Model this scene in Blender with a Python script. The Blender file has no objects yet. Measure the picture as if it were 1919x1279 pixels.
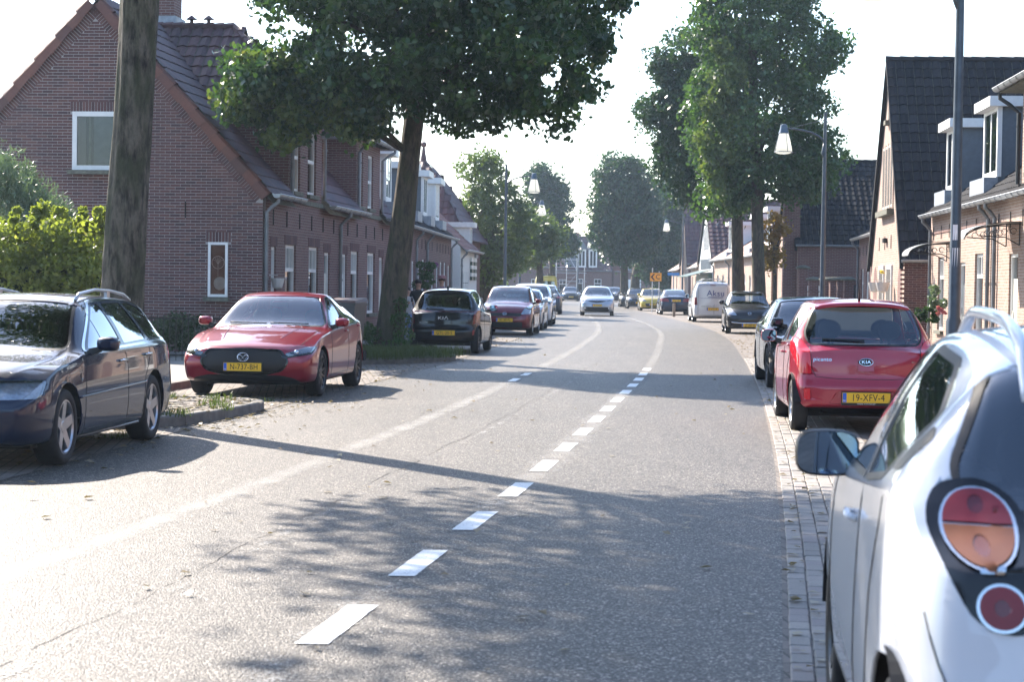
import bpy, bmesh, math, random
import numpy as np
from mathutils import Vector, Matrix
from mathutils.bvhtree import BVHTree
random.seed(7); RNG = np.random.default_rng(7)
scene = bpy.context.scene
COL = scene.collection

# ------------------------------------------------------------------ camera, sky, sun, exposure
FPX, CAM_H, ROLL, HORIZON = 3700.0, 1.6, math.radians(0.8), 533.0
PITCH = math.atan((639.5 - HORIZON) / FPX)
fwd = Vector((0, math.cos(PITCH), -math.sin(PITCH)))
up0 = Vector((0, math.sin(PITCH), math.cos(PITCH)))
rgt = Vector((1, 0, 0)) * math.cos(ROLL) + up0 * math.sin(ROLL)
upv = up0 * math.cos(ROLL) - Vector((1, 0, 0)) * math.sin(ROLL)
CAM = Vector((0, 0, CAM_H))
cd = bpy.data.cameras.new('camera'); cam = bpy.data.objects.new('camera', cd); COL.objects.link(cam)
cam.matrix_world = Matrix(((rgt.x, upv.x, -fwd.x, 0), (rgt.y, upv.y, -fwd.y, 0), (rgt.z, upv.z, -fwd.z, CAM_H), (0, 0, 0, 1)))
cd.sensor_width = 36; cd.lens = FPX / 1919 * 36; cd.clip_start = 0.1; cd.clip_end = 3000
cd.dof.use_dof = True; cd.dof.focus_distance = 28; cd.dof.aperture_fstop = 6.3
scene.camera = cam

SUN_EL, SUN_AZ = math.radians(36), math.radians(-33)      # azimuth from +Y towards +X
sun_dir = Vector((math.sin(SUN_AZ) * math.cos(SUN_EL), math.cos(SUN_AZ) * math.cos(SUN_EL), math.sin(SUN_EL)))
world = bpy.data.worlds.new('World'); scene.world = world; world.use_nodes = True
wn = world.node_tree.nodes; wl = world.node_tree.links
sky = wn.new('ShaderNodeTexSky'); sky.sky_type = 'NISHITA'; sky.sun_disc = False
sky.sun_elevation = SUN_EL; sky.sun_rotation = SUN_AZ
sky.air_density = 1.0; sky.dust_density = 0.8; sky.ozone_density = 2.6
bg = wn['Background']; bg.inputs['Strength'].default_value = 0.135
wl.new(sky.outputs[0], bg.inputs['Color'])
sl = bpy.data.lights.new('sun', 'SUN'); sl.energy = 5.0; sl.angle = math.radians(0.55); sl.color = (1.0, 0.9, 0.78)
so = bpy.data.objects.new('sun', sl); COL.objects.link(so)
so.rotation_mode = 'QUATERNION'; so.rotation_quaternion = sun_dir.to_track_quat('Z', 'Y')
vs = scene.view_settings; vs.view_transform = 'Standard'; vs.look = 'None'; vs.gamma = 1; vs.use_curve_mapping = False
vs.exposure = 1.62
scene.cycles.use_denoising = True
scene.cycles.max_bounces = 6; scene.cycles.transparent_max_bounces = 12
scene.cycles.volume_bounces = 0
scene.cycles.sample_clamp_indirect = 6.0

# ------------------------------------------------------------------ turning picture measurements into places
def ray(x, y): return fwd + rgt * ((x - 959.5) / FPX) + upv * ((639.5 - y) / FPX)
def G(x, y, z=0.0):
    v = ray(x, y); return CAM + v * ((z - CAM_H) / v.z)
def W(x, y, d):
    v = ray(x, y); return CAM + v * (d / v.y)
def pchip(xs, ys):
    xs = np.array(xs, float); ys = np.array(ys, float); h = np.diff(xs); dl = np.diff(ys) / h
    m = np.zeros(len(xs))
    if len(xs) == 2: m[:] = dl[0]
    else:
        for i in range(1, len(xs) - 1):
            if dl[i-1] * dl[i] > 0:
                w1 = 2*h[i] + h[i-1]; w2 = h[i] + 2*h[i-1]; m[i] = (w1+w2) / (w1/dl[i-1] + w2/dl[i])
        m[0] = dl[0]; m[-1] = dl[-1]
    def f(x):
        x = min(max(x, xs[0]), xs[-1]); i = int(min(max(np.searchsorted(xs, x) - 1, 0), len(xs) - 2))
        t = (x - xs[i]) / h[i]; t2, t3 = t*t, t*t*t
        return float((2*t3-3*t2+1)*ys[i] + (t3-2*t2+t)*h[i]*m[i] + (-2*t3+3*t2)*ys[i+1] + (t3-t2)*h[i]*m[i+1])
    return f
def K(*pairs): return pchip([p[0] for p in pairs], [p[1] for p in pairs])

# ------------------------------------------------------------------ objects
def tag(o, label=None, cat=None, group=None, kind=None):
    if label: o['label'] = label
    if cat: o['category'] = cat
    if group: o['group'] = group
    if kind: o['kind'] = kind
    return o
def thing(name, loc, rz=0.0, label=None, cat=None, group=None):
    o = bpy.data.objects.new(name, None); COL.objects.link(o); o.empty_display_size = 0.2
    o.location = loc; o.rotation_euler = (0, 0, rz); o['_rz'] = rz
    del o['_rz']
    return tag(o, label, cat, group)
def mesh_obj(name, me, parent=None):
    o = bpy.data.objects.new(name, me); COL.objects.link(o)
    if parent is not None: o.parent = parent
    return o
class MB:
    def __init__(s): s.v = []; s.f = []; s.m = []; s.mi = 0; s.M = None
    def add(s, vs, fs):
        n = len(s.v)
        if s.M is not None: vs = [s.M @ Vector(v) for v in vs]
        s.v += [tuple(v) for v in vs]; s.f += [tuple(n + i for i in f) for f in fs]; s.m += [s.mi] * len(fs); return s
    def box(s, x0, x1, y0, y1, z0, z1):
        return s.add([(x0,y0,z0),(x1,y0,z0),(x1,y1,z0),(x0,y1,z0),(x0,y0,z1),(x1,y0,z1),(x1,y1,z1),(x0,y1,z1)],
            [(0,3,2,1),(4,5,6,7),(0,1,5,4),(1,2,6,5),(2,3,7,6),(3,0,4,7)])
    def quad(s, a, b, c, d): return s.add([a, b, c, d], [(0,1,2,3)])
    def poly(s, pts): return s.add(pts, [tuple(range(len(pts)))])
    def prism(s, pts, off):
        n = len(pts); off = Vector(off); p = [Vector(q) for q in pts]
        return s.add(p + [q + off for q in p], [tuple(range(n))[::-1], tuple(range(n, 2*n))] + [(i, (i+1) % n, n + (i+1) % n, n + i) for i in range(n)])
    def tube(s, pts, rad, n=8, cap=True):
        pts = [Vector(p) for p in pts]; m = len(pts)
        if not hasattr(rad, '__len__'): rad = [rad] * m
        vs = []; a = None
        for i, p in enumerate(pts):
            t = (pts[min(i+1, m-1)] - pts[max(i-1, 0)]).normalized()
            if a is None: a = t.orthogonal().normalized()
            else: a = (a - t * a.dot(t)).normalized()
            b = t.cross(a)
            vs += [p + (a * math.cos(2*math.pi*k/n) + b * math.sin(2*math.pi*k/n)) * rad[i] for k in range(n)]
        fs = [(i*n+k, i*n+(k+1) % n, (i+1)*n+(k+1) % n, (i+1)*n+k) for i in range(m-1) for k in range(n)]
        if cap: fs += [tuple(range(n))[::-1], tuple(range((m-1)*n, m*n))]
        return s.add(vs, fs)
    def lathe(s, prof, n=24, axis='z', c=(0,0,0)):
        vs = []
        for (r, h) in prof:
            for k in range(n):
                a = 2*math.pi*k/n; x, y = r*math.cos(a), r*math.sin(a)
                q = (x, y, h) if axis == 'z' else ((h, x, y) if axis == 'x' else (y, h, x))
                vs.append((c[0]+q[0], c[1]+q[1], c[2]+q[2]))
        return s.add(vs, [(i*n+k, i*n+(k+1) % n, (i+1)*n+(k+1) % n, (i+1)*n+k) for i in range(len(prof)-1) for k in range(n)])
    def ball(s, c, r, n=10, m=7, sq=(1,1,1)):
        prof = [(max(r*math.sin(math.pi*i/m), 1e-4), -r*math.cos(math.pi*i/m)) for i in range(m+1)]
        o = s.M; s.M = (o if o is not None else Matrix()) @ Matrix.Translation(c) @ Matrix.Diagonal((*sq, 1)); s.lathe(prof, n); s.M = o
        return s
    def build(s, name, mat, parent=None, smooth=False, uv=False, angle=None):
        me = bpy.data.meshes.new(name); me.from_pydata(s.v, [], s.f)
        for mm in (mat if isinstance(mat, (list, tuple)) else [mat]): me.materials.append(mm)
        if any(s.m): me.polygons.foreach_set('material_index', s.m)
        if smooth: me.polygons.foreach_set('use_smooth', [True] * len(me.polygons))
        if uv: box_uv(me)
        me.update(); o = mesh_obj(name, me, parent)
        if smooth and angle: me.set_sharp_from_angle(angle=math.radians(angle))
        return o
def box_uv(me):
    L = me.uv_layers.new(name='UVMap').data
    for p in me.polygons:
        n = p.normal; ax = (abs(n.x), abs(n.y), abs(n.z))
        for li in p.loop_indices:
            c = me.vertices[me.loops[li].vertex_index].co
            if ax[2] > 0.95: L[li].uv = (c.x, c.y)
            elif ax[0] > ax[1]: L[li].uv = (c.y, c.z)
            else: L[li].uv = (c.x, c.z)
def quick(name, verts, faces_n, k, mat, parent=None, smooth=False):
    """big mesh: verts (N,3) array; faces = faces_n consecutive k-gons"""
    me = bpy.data.meshes.new(name); V = np.asarray(verts, np.float32).reshape(-1, 3)
    me.vertices.add(len(V)); me.vertices.foreach_set('co', V.ravel())
    me.loops.add(faces_n * k); me.loops.foreach_set('vertex_index', np.arange(faces_n * k, dtype=np.int32))
    me.polygons.add(faces_n); me.polygons.foreach_set('loop_start', np.arange(0, faces_n * k, k, dtype=np.int32))
    if smooth: me.polygons.foreach_set('use_smooth', np.ones(faces_n, bool))
    me.materials.append(mat); me.update(calc_edges=True)
    return mesh_obj(name, me, parent)
def text_part(name, txt, size, mat, parent, M, depth=0.002, sx=1.0):
    c = bpy.data.curves.new(name, 'FONT'); c.body = txt; c.size = size; c.extrude = depth; c.align_x = 'CENTER'; c.align_y = 'CENTER'; c.resolution_u = 3
    c.space_character = 1.05
    o = bpy.data.objects.new(name, c); COL.objects.link(o)
    me = bpy.data.meshes.new_from_object(o); COL.objects.unlink(o); bpy.data.objects.remove(o)
    me.transform(M @ Matrix.Diagonal((sx, 1, 1, 1))); me.materials.clear(); me.materials.append(mat)
    return mesh_obj(name, me, parent)

# ------------------------------------------------------------------ materials
class N:
    def __init__(s, name):
        s.mat = bpy.data.materials.new(name); s.mat.use_nodes = True; s.t = s.mat.node_tree; s.p = s.t.nodes['Principled BSDF']
    def n(s, typ, **kw):
        x = s.t.nodes.new('ShaderNode' + typ)
        for k, v in kw.items():
            if k in x.bl_rna.properties.keys(): setattr(x, k, v)
            else: x.inputs[k.replace('_', ' ')].default_value = v
        return x
    def l(s, a, b): s.t.links.new(a, b)
    def co(s, kind='Object', scale=None):
        c = s.n('TexCoord').outputs[kind]
        if scale is None: return c
        m = s.n('Mapping'); m.inputs['Scale'].default_value = scale; s.l(c, m.inputs[0]); return m.outputs[0]
    def noise(s, scale, detail=3, rough=0.55, co=None, out=0):
        x = s.n('TexNoise'); x.inputs['Scale'].default_value = scale; x.inputs['Detail'].default_value = detail; x.inputs['Roughness'].default_value = rough
        if co is not None: s.l(co, x.inputs[0])
        return x.outputs[out]
    def ramp(s, fac, *stops):
        r = s.n('ValToRGB'); e = r.color_ramp.elements
        while len(e) < len(stops): e.new(0.5)
        for el, (p, c) in zip(e, stops): el.position = p; el.color = (*c, 1) if len(c) == 3 else c
        s.l(fac, r.inputs[0]); return r.outputs[0]
    def mix(s, fac, a, b, mode='MIX'):
        m = s.n('MixRGB', blend_type=mode)
        for sock, v in zip(m.inputs, (fac, a, b)):
            if isinstance(v, bpy.types.NodeSocket): s.l(v, sock)
            else: sock.default_value = v if not isinstance(v, tuple) or len(v) == 4 else (*v, 1)
        return m.outputs[0]
    def math(s, op, a, b=None):
        m = s.n('Math', operation=op)
        for i, v in enumerate((a, b)):
            if v is None: continue
            if isinstance(v, bpy.types.NodeSocket): s.l(v, m.inputs[i])
            else: m.inputs[i].default_value = v
        return m.outputs[0]
    def bump(s, h, strength=0.3, dist=0.01):
        b = s.n('Bump'); b.inputs['Strength'].default_value = strength; b.inputs['Distance'].default_value = dist
        s.l(h, b.inputs['Height']); s.l(b.outputs[0], s.p.inputs['Normal']); return b
    def base(s, c):
        if isinstance(c, bpy.types.NodeSocket): s.l(c, s.p.inputs['Base Color'])
        else: s.p.inputs['Base Color'].default_value = (*c, 1)
        return s
    def set(s, **kw):
        for k, v in kw.items():
            sock = s.p.inputs[k.replace('_', ' ')]
            if isinstance(v, bpy.types.NodeSocket): s.l(v, sock)
            else: sock.default_value = v
        return s
    def rnd(s):
        """0..1 per piece, whether the piece is its own object or an island of a joined mesh"""
        oi = s.n('ObjectInfo').outputs['Random']; g = s.n('NewGeometry').outputs['Random Per Island']
        return s.math('FRACT', s.math('ADD', oi, g))
def mat_plain(name, c, rough=0.6, metal=0.0, var=0.12, scale=8, coat=0, bump=0.0):
    m = N(name); a = tuple(x * (1 - var) for x in c); b = tuple(min(1, x * (1 + var)) for x in c)
    nz = m.noise(scale, 4, co=m.co()); m.base(m.ramp(nz, (0.3, a), (0.7, b))).set(Roughness=rough, Metallic=metal)
    if coat: m.set(Coat_Weight=coat, Coat_Roughness=0.03)
    if bump: m.bump(nz, bump, 0.01)
    return m.mat
def mat_paint(name, c, metal=0.0, rough=0.28, spec=0.5, dirt=0.15):
    m = N(name); nz = m.noise(3.5, 5, co=m.co()); d = m.ramp(nz, (0.45, (0, 0, 0)), (0.8, (1, 1, 1)))
    m.base(m.mix(m.math('MULTIPLY', d, dirt), c, tuple(0.8*x + 0.03 for x in c)))
    m.set(Metallic=metal, Roughness=rough + (.2 if max(c) < .05 else 0), Specular_IOR_Level=(.12 if max(c) < .05 else .35), Coat_Weight=1.0, Coat_Roughness=m.math('ADD', m.math('MULTIPLY', d, 0.05), 0.015)); return m.mat
def mat_glass(name, tint=(0.45, 0.5, 0.5), rough=0.015, fm=2.4, fa=0.05):
    m = N(name); t = m.t; out = t.nodes['Material Output']; t.nodes.remove(m.p)
    tr = m.n('BsdfTransparent'); tr.inputs[0].default_value = (*tint, 1)
    gl = m.n('BsdfGlossy'); gl.inputs['Roughness'].default_value = rough; gl.inputs[0].default_value = (0.95, 0.97, 1, 1)
    fr = m.n('Fresnel'); fr.inputs[0].default_value = 1.52
    f = m.math('MINIMUM', m.math('ADD', m.math('MULTIPLY', fr.outputs[0], fm), fa), 1.0)
    mx = m.n('MixShader'); m.l(f, mx.inputs[0]); m.l(tr.outputs[0], mx.inputs[1]); m.l(gl.outputs[0], mx.inputs[2]); m.l(mx.outputs[0], out.inputs[0]); return m.mat
def mat_leaf(name, c1, c2, c3=None, trans=0.45, rough=0.4):
    m = N(name); t = m.t; out = t.nodes['Material Output']
    r = m.rnd(); big = m.noise(0.9, 2, co=m.co())
    st = [(0.0, c1), (0.6, c2)] + ([(0.97, c2), (1.0, c3)] if c3 else [(1.0, c2)])
    col = m.mix(0.5, m.ramp(r, *st), m.ramp(big, (0.35, c1), (0.65, c2)))
    m.base(col).set(Roughness=rough)
    tl = m.n('BsdfTranslucent'); m.l(m.mix(1.0, col, (1.35, 1.5, 0.7), 'MULTIPLY'), tl.inputs[0])
    mx = m.n('MixShader'); mx.inputs[0].default_value = trans; m.l(m.p.outputs[0], mx.inputs[1]); m.l(tl.outputs[0], mx.inputs[2]); m.l(mx.outputs[0], out.inputs[0]); return m.mat

M = {}
def brick_mat(name, tones, mortar, uvs=True):
    m = N(name); uv = m.n('TexCoord').outputs['UV']
    b = m.n('TexBrick'); b.inputs['Scale'].default_value = 1.0; b.inputs['Brick Width'].default_value = 0.215; b.inputs['Row Height'].default_value = 0.0625
    b.inputs['Mortar Size'].default_value = 0.006; b.inputs['Mortar Smooth'].default_value = 0.3; b.inputs['Bias'].default_value = 0.1
    b.inputs['Color1'].default_value = (*tones[0], 1); b.inputs['Color2'].default_value = (*tones[1], 1); b.inputs['Mortar'].default_value = (*mortar, 1)
    m.l(uv, b.inputs[0]); nz = m.noise(1.3, 4, co=uv); n2 = m.noise(60, 2, co=uv)
    c = m.mix(0.5, b.outputs[0], m.ramp(nz, (0.3, tuple(0.7*x for x in tones[0])), (0.7, tones[1])), 'MIX')
    c = m.mix(0.35, b.outputs[0], c); c = m.mix(0.25, c, m.ramp(n2, (0.3, (0.3, 0.3, 0.3)), (0.7, (1, 1, 1))), 'MULTIPLY')
    m.base(c).set(Roughness=0.85)
    m.bump(m.math('SUBTRACT', m.math('MULTIPLY', n2, 0.3), b.outputs['Fac']), 0.8, 0.008); return m.mat
def piece_mat(name, tones, rough=0.85, scale=40, moss=None, spec=.5):
    m = N(name); r = m.rnd(); n = len(tones); c = m.ramp(r, *[((i + 0.0) / max(1, n - 1), t) for i, t in enumerate(tones)])
    oc = m.co(); nz = m.noise(scale, 4, co=oc); big = m.noise(0.8, 4, co=m.n('NewGeometry').outputs['Position'])
    c = m.mix(0.45, c, m.ramp(nz, (0.25, (0.35, 0.35, 0.35)), (0.75, (1.0, 1.0, 1.0))), 'MULTIPLY')
    c = m.mix(0.5, c, m.ramp(big, (0.3, (0.55, 0.55, 0.58)), (0.65, (1, 1, 1))), 'MULTIPLY')
    if moss: c = m.mix(m.ramp(m.noise(2.5, 5, co=m.n('NewGeometry').outputs['Position']), (0.5, (0, 0, 0)), (0.7, (0.8, 0.8, 0.8))), c, moss)
    m.base(c).set(Roughness=rough, Specular_IOR_Level=spec); m.bump(nz, 0.5, 0.004); return m.mat

M['brick_piece'] = piece_mat('dark red facing brick', [(0.085,0.045,0.048),(0.135,0.06,0.058),(0.175,0.078,0.068),(0.12,0.063,0.066),(0.21,0.1,0.085)])
M['mortar'] = mat_plain('pale mortar', (0.38, 0.355, 0.34), 0.95, bump=0.4, scale=40)
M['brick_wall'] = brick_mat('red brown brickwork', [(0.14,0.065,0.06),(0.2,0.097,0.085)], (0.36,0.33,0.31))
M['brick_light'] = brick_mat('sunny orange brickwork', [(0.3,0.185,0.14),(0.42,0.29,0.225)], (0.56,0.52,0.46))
M['brick_dark'] = brick_mat('dark brown brickwork', [(0.15,0.065,0.055),(0.2,0.09,0.07)], (0.24,0.21,0.2))
M['tile_dark'] = piece_mat('dark slate coloured roof tile', [(0.015,0.016,0.02),(0.022,0.023,0.028),(0.032,0.032,0.037)], 0.85, 18, spec=.2)
M['tile_brown'] = piece_mat('dark purple brown roof tile', [(0.07,0.032,0.038),(0.1,0.04,0.044),(0.135,0.052,0.05)], 0.55, 18)
M['tile_red'] = piece_mat('weathered red roof tile', [(0.16,0.06,0.045),(0.24,0.085,0.055),(0.3,0.12,0.08)], 0.6, 18)
M['tile_orange'] = piece_mat('orange clay verge tile', [(0.1,0.042,0.036),(0.22,0.078,0.048),(0.155,0.058,0.044)], 0.6, 14)
M['white'] = mat_plain('white window paint', (0.78,0.78,0.76), 0.45, var=0.05)
M['cream'] = mat_plain('cream window paint', (0.66,0.64,0.56), 0.5, var=0.06)
M['white_wall'] = mat_plain('white painted brick wall', (0.74,0.74,0.72), 0.8, var=0.06, bump=0.4, scale=20)
M['stone'] = mat_plain('mossy concrete sill', (0.13,0.13,0.1), 0.9, var=0.35, scale=9, bump=0.5)
M['zinc'] = mat_plain('grey zinc', (0.34,0.36,0.38), 0.42, 0.7, var=0.2, scale=5)
M['zinc_dark'] = mat_plain('dull zinc downpipe', (0.2,0.21,0.22), 0.5, 0.4, var=0.25, scale=4)
M['lead'] = mat_plain('grey lead flashing', (0.3,0.33,0.37), 0.55, 0.3, var=0.2)
M['dormer_grey'] = mat_plain('grey blue dormer cladding', (0.12,0.145,0.17), 0.6, var=0.1)
M['black'] = mat_plain('black plastic', (0.012,0.012,0.013), 0.45, var=0.2)
M['dark_metal'] = mat_plain('dark grey lacquered metal', (0.075,0.085,0.095), 0.38, 0.5, var=0.2)
M['iron'] = mat_plain('black wrought iron', (0.015,0.016,0.016), 0.5, 0.3)
M['door_green'] = mat_plain('dark green painted wood', (0.02,0.06,0.04), 0.4)
M['wood'] = mat_plain('weathered wooden post', (0.24,0.18,0.13), 0.85, var=0.3, scale=12, bump=0.5)
M['curtain'] = mat_plain('pale net curtain', (0.55,0.53,0.5), 0.9, var=0.15)
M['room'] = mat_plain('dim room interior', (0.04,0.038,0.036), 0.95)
M['window_glass'] = mat_glass('window glass', (0.6,0.65,0.65), 0.01, 1.2, 0.0)
M['terracotta'] = mat_plain('white planter pot', (0.6,0.58,0.55), 0.6)
M['chrome'] = mat_plain('chrome', (0.75,0.76,0.78), 0.12, 1.0, var=0.03)
M['rubber'] = mat_plain('tyre rubber', (0.016,0.016,0.017), 0.8, var=0.3, scale=20, bump=0.3)
M['alloy'] = mat_plain('silver alloy', (0.5,0.51,0.54), 0.3, 0.9, var=0.06)
M['alloy_dark'] = mat_plain('dark grey alloy', (0.08,0.085,0.09), 0.35, 0.8, var=0.1)
M['plate'] = mat_plain('yellow number plate', (0.85,0.5,0.02), 0.5, var=0.04)
M['plate_blue'] = mat_plain('plate blue', (0.03,0.12,0.55), 0.5)
M['ink'] = mat_plain('black lettering', (0.008,0.008,0.009), 0.6)
M['white_ink'] = mat_plain('white lettering', (0.8,0.8,0.8), 0.5)
M['car_interior'] = mat_plain('dark car upholstery', (0.022,0.022,0.024), 0.85)
M['glass_clear'] = mat_glass('clear car glass', (0.74,0.81,0.8), fm=2.0, fa=.04)
M['glass_tint'] = mat_glass('tinted car glass', (0.14,0.17,0.18))
M['glass_lamp'] = mat_glass('lamp lens', (0.85,0.88,0.9), 0.03)
M['bark'] = None

# ================================================================== GROUND
RE = K((-25,-3.2),(0,0.12),(8,1.14),(12.8,1.78),(19.1,2.56),(26.8,3.43),(36.8,4.47),(48.9,5.63),(60,6.6),(72.5,7.35),(88,7.75),(105,7.85),(140,8.3),(200,10.4),(260,12.5),(420,18))
LE = K((-25,-9.5),(0,-5.8),(8,-4.85),(15.3,-4.0),(20.5,-3.5),(24.3,-3.05),(31,-2.25),(41.3,-1.15),(62.7,0.5),(76,1.3),(106,2.45),(140,3.4),(200,5.2),(260,7.2),(420,12))
DL = K((-25,-5.6),(0,-2.2),(8.6,-0.87),(11.3,-0.5),(15.3,0.05),(19.5,0.56),(27.7,1.5),(35.1,2.32),(52.3,3.9),(72,5.3),(88,5.75),(105,5.85),(140,6.3),(200,8.4))
LL = K((-25,-8.0),(0,-4.25),(10.43,-2.7),(14.4,-2.12),(17.8,-1.66),(23.7,-0.92),(33.4,0.1),(51.3,1.75),(75,3.3),(106,4.1),(140,4.9))
CL = K((0,-3.25),(8.07,-2.05),(15.5,-1.1),(22.5,-0.2),(35.8,1.25),(52,2.95),(71,4.4),(106,5.1),(140,5.8))

def strip(name, fl, fr, y0, y1, z, mat, step=1.5, kind='structure', parent=None, nx=1):
    b = MB(); n = int((y1 - y0) / step) + 1; ys = [y0 + (y1 - y0) * i / n for i in range(n + 1)]
    vs = [(fl(y) + (fr(y) - fl(y)) * k / nx, y, z) for y in ys for k in range(nx + 1)]
    w = nx + 1
    b.add(vs, [(i*w+k, i*w+k+1, (i+1)*w+k+1, (i+1)*w+k) for i in range(n) for k in range(nx)])
    return tag(b.build(name, mat, parent, uv=True), kind=kind)

# asphalt
m = N('worn grey asphalt'); oc = m.co()
v = m.n('TexVoronoi'); v.inputs['Scale'].default_value = 95; m.l(oc, v.inputs[0])
agg = m.ramp(m.math('FRACT', m.math('MULTIPLY', v.outputs['Color'], 3.0)), (0.0, (0.026,0.024,0.021)), (0.5, (0.072,0.065,0.057)), (0.84, (0.135,0.12,0.104)), (1.0, (0.5,0.45,0.39)))
big = m.noise(0.35, 5, co=oc); mid = m.noise(7, 4, co=oc); st = m.noise(1.0, 4, co=m.co('Object', (2.2, 0.12, 1)))
c = m.mix(0.5, agg, m.ramp(big, (0.3, (0.62,0.62,0.62)), (0.7, (1.1,1.08,1.04))), 'MULTIPLY')
c = m.mix(0.4, c, m.ramp(mid, (0.3, (0.7,0.7,0.7)), (0.7, (1.1,1.1,1.1))), 'MULTIPLY')
c = m.mix(0.35, c, m.ramp(st, (0.35, (0.75,0.75,0.76)), (0.65, (1.12,1.1,1.08))), 'MULTIPLY')
m.base(c).set(Roughness=m.ramp(v.outputs['Distance'], (0.1, (0.36,)*3), (0.6, (0.6,)*3)), Specular_IOR_Level=.28)
m.bump(m.math('ADD', m.math('MULTIPLY', v.outputs['Distance'], -1.0), m.math('MULTIPLY', m.noise(240, 2, co=oc), 0.4)), 0.75, 0.006); M['asphalt'] = m.mat
# paving bricks as material for surfaces too oblique to tell the bricks apart
def paving_mat(name, a, b, mortar, rot=0):
    m = N(name); uv = m.n('TexCoord').outputs['UV']; t = m.n('TexBrick'); t.inputs['Scale'].default_value = 1
    t.inputs['Brick Width'].default_value = 0.21; t.inputs['Row Height'].default_value = 0.105; t.inputs['Mortar Size'].default_value = 0.007; t.inputs['Bias'].default_value = 0
    t.inputs['Color1'].default_value = (*a, 1); t.inputs['Color2'].default_value = (*b, 1); t.inputs['Mortar'].default_value = (*mortar, 1)
    mp = m.n('Mapping'); mp.inputs['Rotation'].default_value = (0, 0, rot); m.l(uv, mp.inputs[0]); m.l(mp.outputs[0], t.inputs[0])
    n1 = m.noise(0.8, 5, co=uv); n2 = m.noise(45, 3, co=uv)
    c = m.mix(0.7, t.outputs[0], m.ramp(n1, (0.3, (0.5,0.5,0.5)), (0.7, (1.1,1.08,1.05))), 'MULTIPLY'); c = m.mix(0.4, c, m.ramp(n2, (0.3, (0.5,0.5,0.5)), (0.7, (1.1,1.1,1.1))), 'MULTIPLY')
    m.base(c).set(Roughness=0.8); m.bump(m.math('SUBTRACT', m.math('MULTIPLY', n2, 0.3), t.outputs['Fac']), 0.8, 0.01); return m.mat
M['paving'] = paving_mat('brown grey parking bay bricks', (0.16,0.135,0.115), (0.24,0.2,0.17), (0.07,0.065,0.055), math.radians(84))
M['slabs'] = paving_mat('grey pavement', (0.27,0.26,0.24), (0.33,0.31,0.28), (0.14,0.13,0.11), math.radians(6))
M['soil'] = mat_plain('dry soil and leaf litter', (0.14,0.11,0.075), 0.95, var=0.4, scale=14, bump=0.6)
M['bed'] = mat_plain('sand joint bed', (0.12,0.11,0.095), 0.95, var=0.3, scale=30)

b = MB(); b.quad((-400,-120,-0.03),(400,-120,-0.03),(400,900,-0.03),(-400,900,-0.03)); tag(b.build('ground', M['slabs'], uv=True), kind='structure')
strip('road', lambda y: LE(y) - 0.3, lambda y: RE(y) + 0.02, -20, 400, 0.0, M['asphalt'])
b = MB(); b.quad((-80,205,0.004),(90,205,0.004),(90,212,0.004),(-80,212,0.004)); tag(b.build('side_road', M['asphalt']), kind='structure')
strip('parking_bay', lambda y: LE(y) - 2.3, lambda y: LE(y), -20, 200, 0.006, M['paving'])
strip('parking_bay', lambda y: RE(y) + 0.95, lambda y: RE(y) + 3.1, -20, 200, 0.006, M['paving'])
strip('pavement', lambda y: LE(y) - 40, lambda y: LE(y) - 2.42, -20, 200, 0.1, M['slabs'], nx=1)
strip('pavement', lambda y: RE(y) + 3.22, lambda y: RE(y) + 40, -20, 200, 0.1, M['slabs'], nx=1)
for nm, f0, s in (('kerb', lambda y: LE(y) - 2.42, 1), ('kerb', lambda y: RE(y) + 3.1, 1)):
    k = MB()
    for i in range(0, 420):
        y = -10 + i * 0.5
        if y > 110: break
        x = f0(y); x2 = f0(y + 0.49)
        k.add([(x,y,0),(x+0.12,y,0),(x2+0.12,y+0.49,0),(x2,y+0.49,0),(x,y,0.112),(x+0.12,y,0.112),(x2+0.12,y+0.49,0.112),(x2,y+0.49,0.112)],
              [(4,5,6,7),(0,1,5,4),(1,2,6,5),(3,0,4,7),(2,3,7,6)])
    M.setdefault('kerb', mat_plain('grey concrete kerb', (0.16,0.15,0.135), 0.9, var=0.3, scale=6, bump=0.4))
    o = k.build('kerb', M['kerb']); tag(o, kind='structure')

# right edge strip of paving bricks: bed + individual bricks
bedr = strip('edge_strip', lambda y: RE(y) - 0.015, lambda y: RE(y) + 0.96, -20, 200, 0.003, M['paving'])
M['paver'] = piece_mat('pale beige paving brick', [(0.25,0.235,0.21),(0.33,0.3,0.265),(0.38,0.345,0.3),(0.29,0.25,0.235)], 0.8, 60)
def brick_mesh(name, lx, ly, lz, bev, mat):
    b = MB(); x, y = lx/2, ly/2; e = bev
    b.add([(-x,-y,-lz),(x,-y,-lz),(x,y,-lz),(-x,y,-lz),(-x,-y,-e),(x,-y,-e),(x,y,-e),(-x,y,-e),(-x+e,-y+e,0),(x-e,-y+e,0),(x-e,y-e,0),(-x+e,y-e,0)],
          [(0,1,5,4),(1,2,6,5),(2,3,7,6),(3,0,4,7),(4,5,9,8),(5,6,10,9),(6,7,11,10),(7,4,8,11),(8,9,10,11)])
    me = bpy.data.meshes.new(name); me.from_pydata(b.v, [], b.f); me.materials.append(mat); return me
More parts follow.
